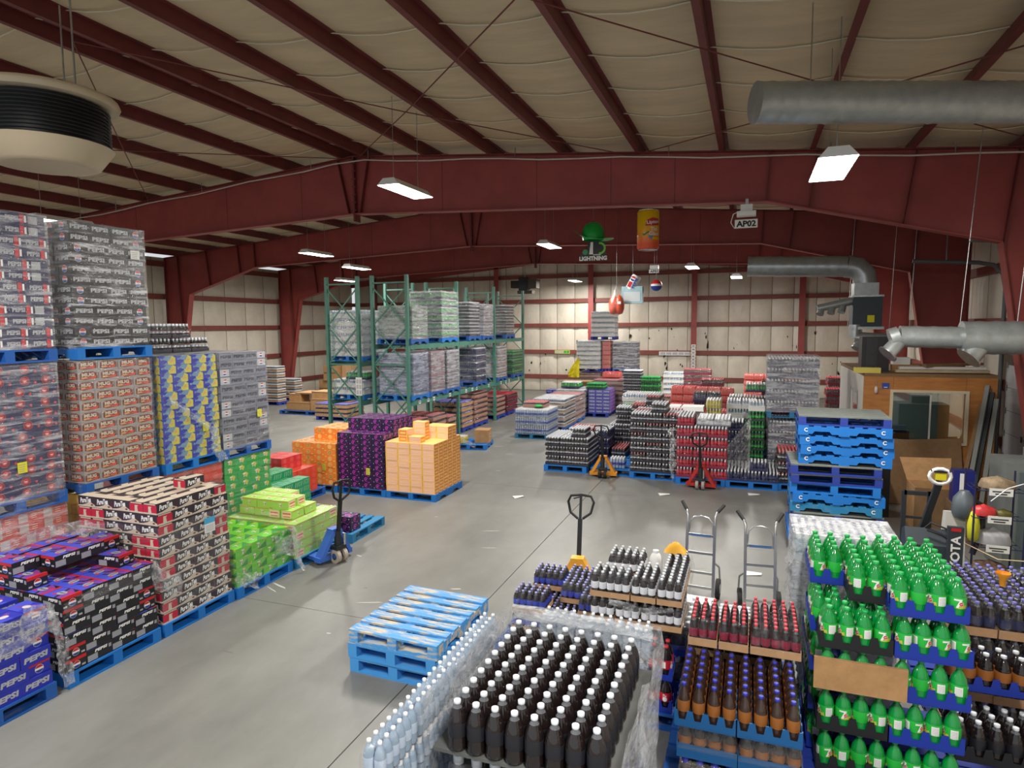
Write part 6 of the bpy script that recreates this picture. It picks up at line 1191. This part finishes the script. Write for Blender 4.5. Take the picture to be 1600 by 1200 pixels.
packs('water_slim_pack', -1.735, 2.51, PH, 1, 4, 5, 'water pack', 'below the slim water packs', pitch=.209, side=-1); pallet(-1.76, 3.3, 0, 'narrow blue pallet under the water packs beside the cola bottles', .38, 1.7, 0, P_BLUE, parts=False)
for i in range(3): pack('water_pack', -1.22 + i * .26, 4.22, zc + .03, f'clear water pack behind the cola bottles, {NTH[i]} column', 'water packs behind the cola load', near=True)
packs('water_pack', -1.36, 4.13, PH, 3, 1, 5, 'water pack', 'low behind the cola bottles', pitch=.209)
# violet-blue packs, silver packs, red packs
pallet(-1.9, 6.4, 0, 'blue pallet under the lilac-capped packs', 1.02, 1.3, 0, P_BLUE)
packs('blue_cap_pack', -2.2, 5.84, PH, 3, 4, 2, 'lilac-capped pack', 'in the lower layers', side=1, near=True); pack('blue_cap_pack', -2.0, 5.96, PH + .42, 'lilac-capped cola pack at the front corner of its pallet', 'upper lilac-capped packs', 0, near=True)
for i, (x, yy) in enumerate(((-1.98, 6.55), (-1.62, 6.6), (-1.6, 6.3), (-1.35, 6.05))): pack('blue_cap_pack', x, yy, PH + .42, ('lilac-capped pack beside the yellow jack', 'lilac-capped pack at the rear of its pallet', 'lilac-capped pack in the middle of its pallet', 'lilac-capped pack nearest the silver-capped packs')[i], 'upper lilac-capped packs', 0, near=True)
pallet(-.85, 5.85, 0, 'blue pallet under the silver-capped packs', 1.02, 1.22, 0, P_BLUE)
zr = PH + .285
crate(-.82, 5.37, zr, 5, 2, GP, CRB, 'blue crate of red-capped bottles under the silver-capped packs', 'crates of red-capped bottles')
for i in range(5):
    for j in range(2): bottle('red_capped_bottle', 'red', (-1.035 + GP * i, 5.32 + GP * j, zr + .012), f'red-capped bottle under the silver-capped packs, {NTH[j]} row back, {NTH[i]} column', 'red-capped bottles', A_RED, rz=random.choice((0, .4, 1.2)))
for i in range(5): bottle('red_capped_bottle', 'red', (-1.035 + GP * i, 5.32, PH + .012), f'red-capped bottle in the lower blue crate, {NTH[i]} column', 'lower red-capped bottles', A_RED)
crate(-.82, 5.37, PH, 5, 2, GP, CRB, 'lower blue crate under the red-capped bottles', 'crates of red-capped bottles')
packs('cola_crate', -1.26, 5.62, PH, 2, 3, 2, 'dark bottle crate', 'beneath the silver-capped packs', pitch=.33)
zs = PH + .665
def tr_(i): return 'silver_cap_pack' if i == 0 else 'silver_cap_pack_turned'
for lv in range(2):
    rows = [[(.345, 0), (.207, 1), (.207, 1)], [(.207, 1), (.207, 1), (.345, 0)]][1 - lv]
    for j in range(3):
        x = -1.27
        for i, (wd, k) in enumerate(rows):
            d = .41 if k else .277
            yy = 5.36 + (d * j if k else .277 * j)
            if not ((lv and j > 0 and not (i == 2 and j == 1)) or j > 1):
                pack(('silver_cap_pack', 'silver_cap_pack_turned')[k], x + wd / 2, yy + d / 2, zs + lv * .224, f'silver-capped pack in the {("lower", "upper")[lv]} layer on red-capped bottles, {NTH[j]} row, {NTH[i]} column', 'silver-capped packs', 0, near=lv == 1 or j == 0)
            x += wd + .012
pack('silver_cap_pack', -1.05, 5.99, zs + .226, 'silver-capped pack at the rear, beside the white jug', 'silver-capped packs', near=True)
t = tag(empty('white_jug', (-.79, 6.0, zs + .226)), 'small white plastic jug standing behind the silver-capped packs', 'jug'); MB().lathe([(.055, 0), (.06, .02), (.06, .16), (.045, .2), (.03, .22)], 16, WHITE).ob('jug_body', t); MB().lathe([(.028, .22), (.028, .245)], 12, M_LAMPW).ob('cap', t)
b = MB(); b.grid(lambda u, v: (-.72 + .2 * u, 6.02 + .12 * v, zs + .45 + .09 * math.sin(3.1 * u) * math.sin(3.1 * v) + .03 * noise.noise(Vector((u * 5, v * 5, 2)))), 8, 6, mat('amber_cloth', (220, 160, 30), .6)); tag(b.ob('yellow_gloves'), 'crumpled yellow work glove lying on the silver-capped packs', 'glove')
lf([(-.5, 5.36, zs + .4), (-.47, 5.5, zs + .1), (-.47, 5.9, zs + .2), (-.47, 6.2, zs + .4)], .3, 'loose film on the aisle side of the silver-capped packs', FILM, .05)
lf([(-1.1, 5.345, zs + .21), (-.8, 5.34, zs + .17), (-.55, 5.35, zs + .21)], .06, 'torn film strip across the silver-capped packs', FILM_WHITE, .02)
pallet(-.02, 4.95, 0, 'blue pallet under the red-capped packs and blue-capped bottles', 1.02, 1.22, 0, P_BLUE)
zq = PH + .55
for j in range(7):
    for i in range(8): bottle('blue_capped_bottle', 'amb', (-.37 + .098 * i, 4.32 + .098 * j, zq + .012), f'blue-capped amber bottle before the red-capped packs, {NTH[6 - j]} row from the rear, {NTH[i]} column', 'blue-capped bottles', A_AMB)
for q in range(2): crate(-.223 + q * .392, 4.46, zq, 4, 4, .098, CRT, f'teal crate of blue-capped bottles, {("west", "east")[q]} one of the pair'.replace('west one of the pair', 'beside the red-capped bottles').replace('east one of the pair', 'beside the green stack'), 'teal crates')
packs('amber_crate', -.41, 4.34, PH, 2, 2, 2, 'amber bottle crate', 'beneath the blue-capped bottles', pitch=.275)
zp = zq + .285
for i, (wd, k) in enumerate(((.207, 1), (.207, 1), (.345, 0))):
    x = (-.39, -.17, .05)[i]
    for j in range(1 if k else 2):
        d = .41 if k else .277
        pack(('red_cap_pack', 'red_cap_pack_turned')[k], x + wd / 2, 4.86 + d * j + d / 2, zp, f'red-capped pack before the hand trucks, {NTH[j]} row, {NTH[i]} column', 'red-capped packs', near=True)
packs('cola_crate', -.45, 5.04, PH, 2, 2, 1, 'dark bottle crate', 'beneath the red-capped packs'); packs('cola_crate', -.45, 5.04, PH + .33, 2, 2, 1, 'dark bottle crate', 'high beneath the red-capped packs'); packs('silver_cap_pack', -.42, 5.06, PH + .66, 2, 2, 1, 'shaded pack', 'beneath the red-capped packs', pitch=.2)
# ------------------------------------------------------------------ beside the office
t = tag(empty('speaker', (2.3, 14.55, OZ + .06)), 'tall black loudspeaker standing on the office roof', 'speaker'); MB().box(-.24, -.2, 0, .24, .2, .68, BLACK).ob('cabinet', t); MB().box(-.17, -.215, .02, .03, -.2, .66, DARK).ob('baffle', t)
for z_, r_ in ((.17, .07), (.43, .08), (.58, .03)): MB().tube([(-.07, -.235, z_), (-.07, -.21, z_)], [r_, r_ * .7], mat('speaker_cone', (34, 35, 38), .4), 18).ob('driver', t)
for i, (x0, y0, x1, y1, m) in enumerate(((2.62, 14.1, 4.15, 14.25, P_WOOD), (2.7, 14.3, 4.1, 14.25, WPAINT), (3.1, 14.2, 4.15, 14.7, CARD_D))): tag(MB().bar((x0, y0, OZ + .1 + .05 * i), (x1, y1, OZ + .1 + .06 * i), .12, .05, m).ob('lumber_board'), ('pale board lying along the office roof edge', 'white board lying along the office roof edge', 'dark board lying askew on the office roof')[i], 'board')
tag(MB().box(-.22, -.1, 0, .22, .1, .1, mat('yellow_insulation', (200, 186, 90), .8)).ob('yellow_bundle', None, (2.12, 14.05, OZ + .06)), 'dull yellow bundle at the corner of the office roof', 'bundle')
tag(MB().box(-.25, -.2, 0, .25, .2, .12, CARD).box(-.2, -.15, .12, .1, .1, .26, PAPER).ob('paper_box', None, (2.9, 15.0, OZ + .06)), 'box with crumpled papers on the office roof', 'box')
b = MB(); b.box(-.06, -.02, -.05, .06, 0, .05, BLUE); b.rect(((0, -.02, 0), (1, 0, 0), (0, 0, 1)), -.03, -.035, .03, -.025, WHITE); tag(b.ob('wall_box', None, (2.42, OY0, 2.2)), 'small blue box fixed to the plywood office wall', 'box')
b = MB(); b.lathe([(.001, -.07), (.03, -.05), (.032, .03), (.02, .06), (.001, .07)], 12, K_PINKG); b.tube([(0, 0, .06), (0, 0, .2)], .004, STEEL, 4); tag(b.ob('hanging_float', None, (2.26, OY0 - .04, 2.12)), 'white oval float hanging on the plywood office wall', 'float')
for i, (x, z_, w_, h_, lb) in enumerate(((2.28, 1.48, .24, .26, 'white notice on the plywood wall beside the pallet tower'), (3.94, 1.5, .12, .16, 'small blue-lined notice on the plywood wall past the window'))):
    b = MB(); b.box(-w_ / 2, -.006, -h_ / 2, w_ / 2, 0, h_ / 2, PAPER); fr = ((0, -.006, 0), (1, 0, 0), (0, 0, 1))
    for k in range(4): b.rect(fr, -w_ * .4, -h_ * .35 + k * h_ * .16, w_ * (.1 + .08 * k), -h_ * .31 + k * h_ * .16, (BLUE if i else GREY), .002)
    b.rect(fr, w_ * .1, 0, w_ * .3, h_ * .2, RED if i == 0 else K_LBL, .002); tag(b.ob('notice', None, (x, OY0, z_)), lb, 'notice')
tag(MB().box(-.05, -.05, -.07, .05, 0, .07, K_LEM).box(-.015, -.056, -.02, .015, -.05, .02, BLACK).ob('switch_box', None, (2.43, OY0, 1.22)), 'pale yellow switch box beside the office window', 'switch')
# inside the office
t = tag(empty('desk', (3.1, 15.3, 0)), 'dark desk inside the plywood office', 'desk'); MB().box(-.7, -.35, .72, .7, .35, .76, CARD_D).ob('desk_top', t)
for sx in (-.65, .65):
    for sy in (-.3, .3): MB().box(sx - .03, sy - .03, 0, sx + .03, sy + .03, .72, DARK).ob('leg', t)
t = tag(empty('monitor', (2.95, 15.4, .76)), 'black monitor on the desk inside the office', 'monitor'); MB().box(-.2, -.02, .12, .2, .02, .38, BLACK).ob('screen', t); MB().box(-.1, -.08, 0, .1, .08, .02, BLACK).box(-.02, -.01, .02, .02, .02, .12, BLACK).ob('stand', t)
t = tag(empty('office_chair', (2.55, 15.0, 0)), 'dark office chair seen through the office window', 'chair'); MB().box(-.24, -.24, .45, .24, .24, .53, DARK).ob('seat', t); MB().box(-.22, -.28, .6, .22, -.22, 1.18, mat('chair_grey', (70, 76, 80), .7)).ob('backrest', t); MB().tube([(0, 0, .08), (0, 0, .45)], .03, BLACK, 8).ob('post', t)
for a in range(5): MB().bar((0, 0, .08), (.28 * math.cos(a * 1.257), .28 * math.sin(a * 1.257), .04), .04, .03, BLACK).ob('leg', t)
# board, open carton, studs
tag(MB().bar((2.98, 13.62, .0), (2.98, 13.84, 1.2), 1.06, .012, CARD_D, up=(1, 0, 0)).ob('cardboard_sheet') if False else MB().add([(2.45, 13.6, .01), (3.72, 13.6, .01), (3.66, 13.84, 1.26), (2.53, 13.84, 1.17), (2.45, 13.615, .01), (3.72, 13.615, .01), (3.66, 13.855, 1.26), (2.53, 13.855, 1.17)], [(0, 1, 2, 3), (7, 6, 5, 4), (0, 4, 5, 1), (1, 5, 6, 2), (2, 6, 7, 3), (3, 7, 4, 0)], CARD_D).ob('cardboard_sheet'), 'large brown cardboard sheet leaning below the office window', 'sheet')
t = tag(empty('open_carton', (2.88, 12.2, 0)), 'big open carton with raised flap behind the electric pallet truck', 'box'); MB().box(-.32, -.3, .0, .32, .3, .03, CARD).box(-.32, -.3, .03, .32, -.28, .72, CARD_D).box(-.32, .28, .03, .32, .3, .72, CARD).box(-.32, -.28, .03, -.3, .28, .72, CARD).box(.3, -.28, .03, .32, .28, .72, CARD).ob('carton_body', t)
MB().add([(-.32, .3, .72), (.32, .3, .72), (.34, .42, 1.1), (-.42, .42, 1.08), (-.32, .31, .72), (.32, .31, .72), (.34, .43, 1.1), (-.42, .43, 1.08)], [(0, 1, 2, 3), (7, 6, 5, 4), (0, 4, 5, 1), (1, 5, 6, 2), (2, 6, 7, 3), (3, 7, 4, 0)], CARD).ob('flap', t)
for i, (x0, x1, dy, m) in enumerate(((3.62, 4.02, 0, mat('dull_zinc', (112, 116, 112), .6)), (3.72, 4.1, .05, DARK), (3.84, 4.16, -.04, mat('dull_zinc', (112, 116, 112), .6)), (3.52, 3.95, .08, CARD_D))): tag(MB().bar((x0, 13.25 + dy, .01), (x1, 13.8 + dy * .3, 2.25 - .12 * i), .07, .05, m).ob('metal_stud' if i < 3 else 'wooden_lath'), ('bright steel stud leaning on the office wall', 'dark steel stud leaning on the office wall', 'steel stud nearest the loading door', 'brown lath leaning beside the steel studs')[i], 'stud')
t = tag(empty('safe', (3.75, 10.55, 0)), 'grey steel safe with a dark door beside the wire cart', 'safe'); M_SAFE = mat('grey_safe', (112, 118, 116), .5, .2, var=.06); MB().box(-.5, -.32, 0, .5, .35, 1.52, M_SAFE).ob('body', t)
q = MB().box(-.36, -.345, .08, .48, -.32, 1.4, mat('safe_door', (84, 96, 98), .45, .2)).ob('door', t); MB().tube([(-.1, -.36, .8), (-.1, -.4, .8)], .03, CHROME, 12).ob('hub', q)
for a in range(3): MB().bar((-.1, -.4, .8), (-.1 + .12 * math.cos(a * 2.09 + .4), -.4, .8 + .12 * math.sin(a * 2.09 + .4)), .02, .02, CHROME, up=(0, 1, 0)).ob('spoke', q)
tag(MB().box(-.2, -.15, 0, .2, .15, .16, mat('grey_box', (96, 100, 98), .6)).ob('metal_box', None, (3.75, 10.5, 1.521)), 'small grey metal box on the safe', 'box')
# electric pallet truck
t = tag(empty('electric_pallet_truck', (2.15, 9.1, 0)), 'dark grey electric pallet truck with a raised tiller', 'pallet truck'); M_TR = mat('truck_grey', (48, 56, 62), .5)
MB().prism([(-.28, .08), (.02, .08), (.05, .6), (-.02, .84), (-.16, .9), (-.28, .72)], 'x', -.32, .22, M_TR).ob('motor_cover', t)
b = MB().box(.1, -.32, .1, .26, -.26, .98, M_TR); b.text(((.18, -.32, .55), (1, 0, 0), (0, 0, 1)), 'TOYOTA', 0, .02, .62, .1, WHITE, .003, .03, rot=math.pi / 2); b.rect(((.18, -.32, .95), (1, 0, 0), (0, 0, 1)), -.05, -.02, .05, .02, RED, .003); b.ob('name_post', t)
MB().bar((-.12, -.05, .8), (.0, -.25, 1.5), .07, .06, DARK, up=(0, 1, 0)).ob('tiller', t); MB().tube([(.0 + .11 * math.cos(a * .449), -.27, 1.57 + .09 * math.sin(a * .449)) for a in range(14)], .022, M_LAMPW, 8, closed=True).ob('tiller_loop', t); MB().box(-.05, -.29, 1.53, .06, -.25, 1.6, YELLOW).tube([(-.1, -.27, 1.63), (.1, -.27, 1.63)], .02, BLACK, 8).ob('control_head', t)
for s in (-.2, .12): MB().box(s - .08, .05, .06, s + .08, 1.2, .12, M_TR).ob('fork', t)
for x in (-.3, -.02): MB().box(x - .025, .02, .6, x + .025, .06, 1.3, DARK).ob('guard_post', t)
MB().box(-.3, .02, 1.25, .0, .06, 1.3, DARK).box(-.3, .03, .95, .0, .05, .98, DARK).ob('guard_rail', t); MB().tube([(.0, -.24, .12), (.06, -.24, .12)], .1, RUBBER, 16).ob('drive_wheel', t)
tag(MB().tube([(2.02, 8.98, .85), (2.1, 8.9, .98), (2.25, 8.86, .93), (2.3, 8.84, .78), (2.2, 8.82, .86), (2.05, 8.85, .9)], .012, RUBBER, 6).ob('power_cable'), 'coiled dark cable on the electric pallet truck', 'cable')
# upright cleaner behind it
t = tag(empty('floor_cleaner', (2.5, 9.5, 0)), 'grey and white upright floor cleaner beside the wire cart', 'cleaner'); MB().prism([(-.12, .1), (.1, .1), (.16, .5), (.06, .98), (-.06, 1.0)], 'x', -.12, .1, WPAINT).ob('tank', t); MB().lathe([(.1, 0), (.14, .08), (.12, .24), (.05, .34)], 14, mat('cleaner_grey', (84, 92, 98), .4), (.06, -.1, .95)).ob('motor_head', t); MB().tube([(.1, -.05, 1.2), (.28, -.05, 1.1), (.26, -.1, .8), (.16, -.15, .5)], .035, BLACK, 10).ob('hose', t); MB().lathe([(.02, 0), (.06, .05), (.07, .2), (.05, .36), (.02, .4)], 12, mat('yellow_bottle', (196, 196, 40), .4), (.14, -.22, .68)).ob('bottle', t); MB().box(-.18, -.25, .02, .2, .2, .12, DARK).ob('base', t)
# wire cart
t = tag(empty('wire_cart', (2.86, 9.35, 0)), 'small wire shelf cart holding bags and labelled trays', 'cart'); WIREM = mat('blue_black_wire', (52, 54, 84), .4, .5); w_, d_ = .26, .2
for sx in (-w_, w_):
    for sy in (-d_, d_): MB().tube([(sx, sy, .08), (sx, sy, 1.55)], .012, WIREM, 6).ob('post', t); MB().tube([(sx - .012, sy, .045), (sx + .012, sy, .045)], .045, RUBBER, 10).ob('caster', t)
for i, z_ in enumerate((.3, .66, 1.02, 1.36)):
    b = MB()
    for k in range(9): b.tube([(-w_ + k * w_ / 4, -d_, z_), (-w_ + k * w_ / 4, d_, z_)], .004, WIREM, 4)
    for sy in (-d_, 0, d_): b.tube([(-w_, sy, z_), (w_, sy, z_)], .006, WIREM, 4)
    b.ob('shelf', t, kind='stuff')
    if i: b = MB(); b.box(-.12, -d_ - .012, z_ - .05, .12, -d_ - .008, z_ + .04, PAPER); fr = ((0, -d_ - .012, z_), (1, 0, 0), (0, 0, 1)); b.rect(fr, -.09, -.005, .09, .01, DARK, .002); b.rect(fr, -.06, -.035, .06, -.02, DARK, .002); b.ob('label_card', t)
for i, (x, yy, z_, a, h_, m, n_, lb) in enumerate(((2.74, 9.3, 1.03, .14, .13, K_RED, 'red_bag', 'red bag on the middle shelf of the wire cart'), (2.95, 9.33, 1.03, .1, .08, mat('olive_pack', (96, 92, 40), .5), 'olive_packet', 'olive packet on the middle shelf of the wire cart'), (2.88, 9.35, 1.37, .2, .14, mat('tan_clutter', (128, 110, 86), .7, var=.3, scale=12), 'rag_heap', 'heap of tan rags on the top shelf of the wire cart'), (2.86, 9.35, .67, .2, .2, SILVER, 'grey_tray', 'grey tray on the lower shelf of the wire cart'), (2.82, 9.3, .31, .2, .16, mat('brown_clutter', (96, 72, 56), .8, var=.3, scale=14), 'brown_bundle', 'brown bundle on the lowest shelf of the wire cart'))):
    b = MB(); b.grid(lambda u, v: (x + a * math.cos(u * 6.283) * (1 - .35 * v * v) * (.001 + min(1, (1 - v) * 3)), yy + a * .7 * math.sin(u * 6.283) * (1 - .35 * v * v) * (.001 + min(1, (1 - v) * 3)), z_ + h_ * v + .02 * noise.noise(Vector((u * 9, v * 4, i))) * v), 14, 6, m); tag(b.ob(n_), lb, 'bag' if i < 2 else 'clutter')
tag(MB().tube([(2.75, 9.1, 1.25), (2.9, 9.08, 1.42), (3.1, 9.1, 1.5), (3.3, 9.15, 1.42)], .006, M_LAMPW, 5).ob('white_string'), 'thin white cord looped over the wire cart', 'cord'); tag(MB().tube([(2.45, 9.0, .75), (2.7, 8.6, .7), (2.9, 8.0, .9), (2.55, 7.2, 1.15)], .006, mat('tan_string', (200, 180, 140), .5), 5).ob('tan_string'), 'thin tan cord trailing over the packs before the wire cart', 'cord')
tag(MB().box(-.14, -.1, 0, .14, .1, .5, mat('blue_drum', (36, 44, 120), .4)).box(-.06, -.104, .2, .02, -.1, .46, WHITE).ob('blue_bin', None, (3.12, 11.6, .62)), 'dark blue bin beside the open carton', 'bin'); tag(MB().box(-.2, -.2, 0, .2, .2, .62, CARD_D).ob('cardboard_box', None, (3.15, 11.6, 0)), 'brown box under the dark blue bin', 'box')
tag(MB().box(-.35, -.3, 0, .35, .3, .95, BLACK).ob('black_bin', None, (1.98, 12.9, 0)), 'black bin in shadow behind the pallet tower', 'bin')
# paper and litter on the floor
for i, (x, yy, a) in enumerate(((.13, 13.45, .3), (-4.25, 11.8, .9), (.1, 9.1, .2), (-1.55, 12.9, .5))):
    b = MB(); b.add([(-.12, -.06, .002), (.1, -.05, .012), (.13, .05, .004), (-.1, .07, .02), (-.12, -.06, .004), (.1, -.05, .014), (.13, .05, .006), (-.1, .07, .022)], [(3, 2, 1, 0), (4, 5, 6, 7)], PAPER); tag(b.ob('paper_scrap', None, (x, yy, 0), a), ('white paper scrap before the low navy layer', 'white scrap on the open floor before the peach stack', 'pale scrap on the floor by the hand trucks', 'pale scrap before the red jack')[i], 'litter')
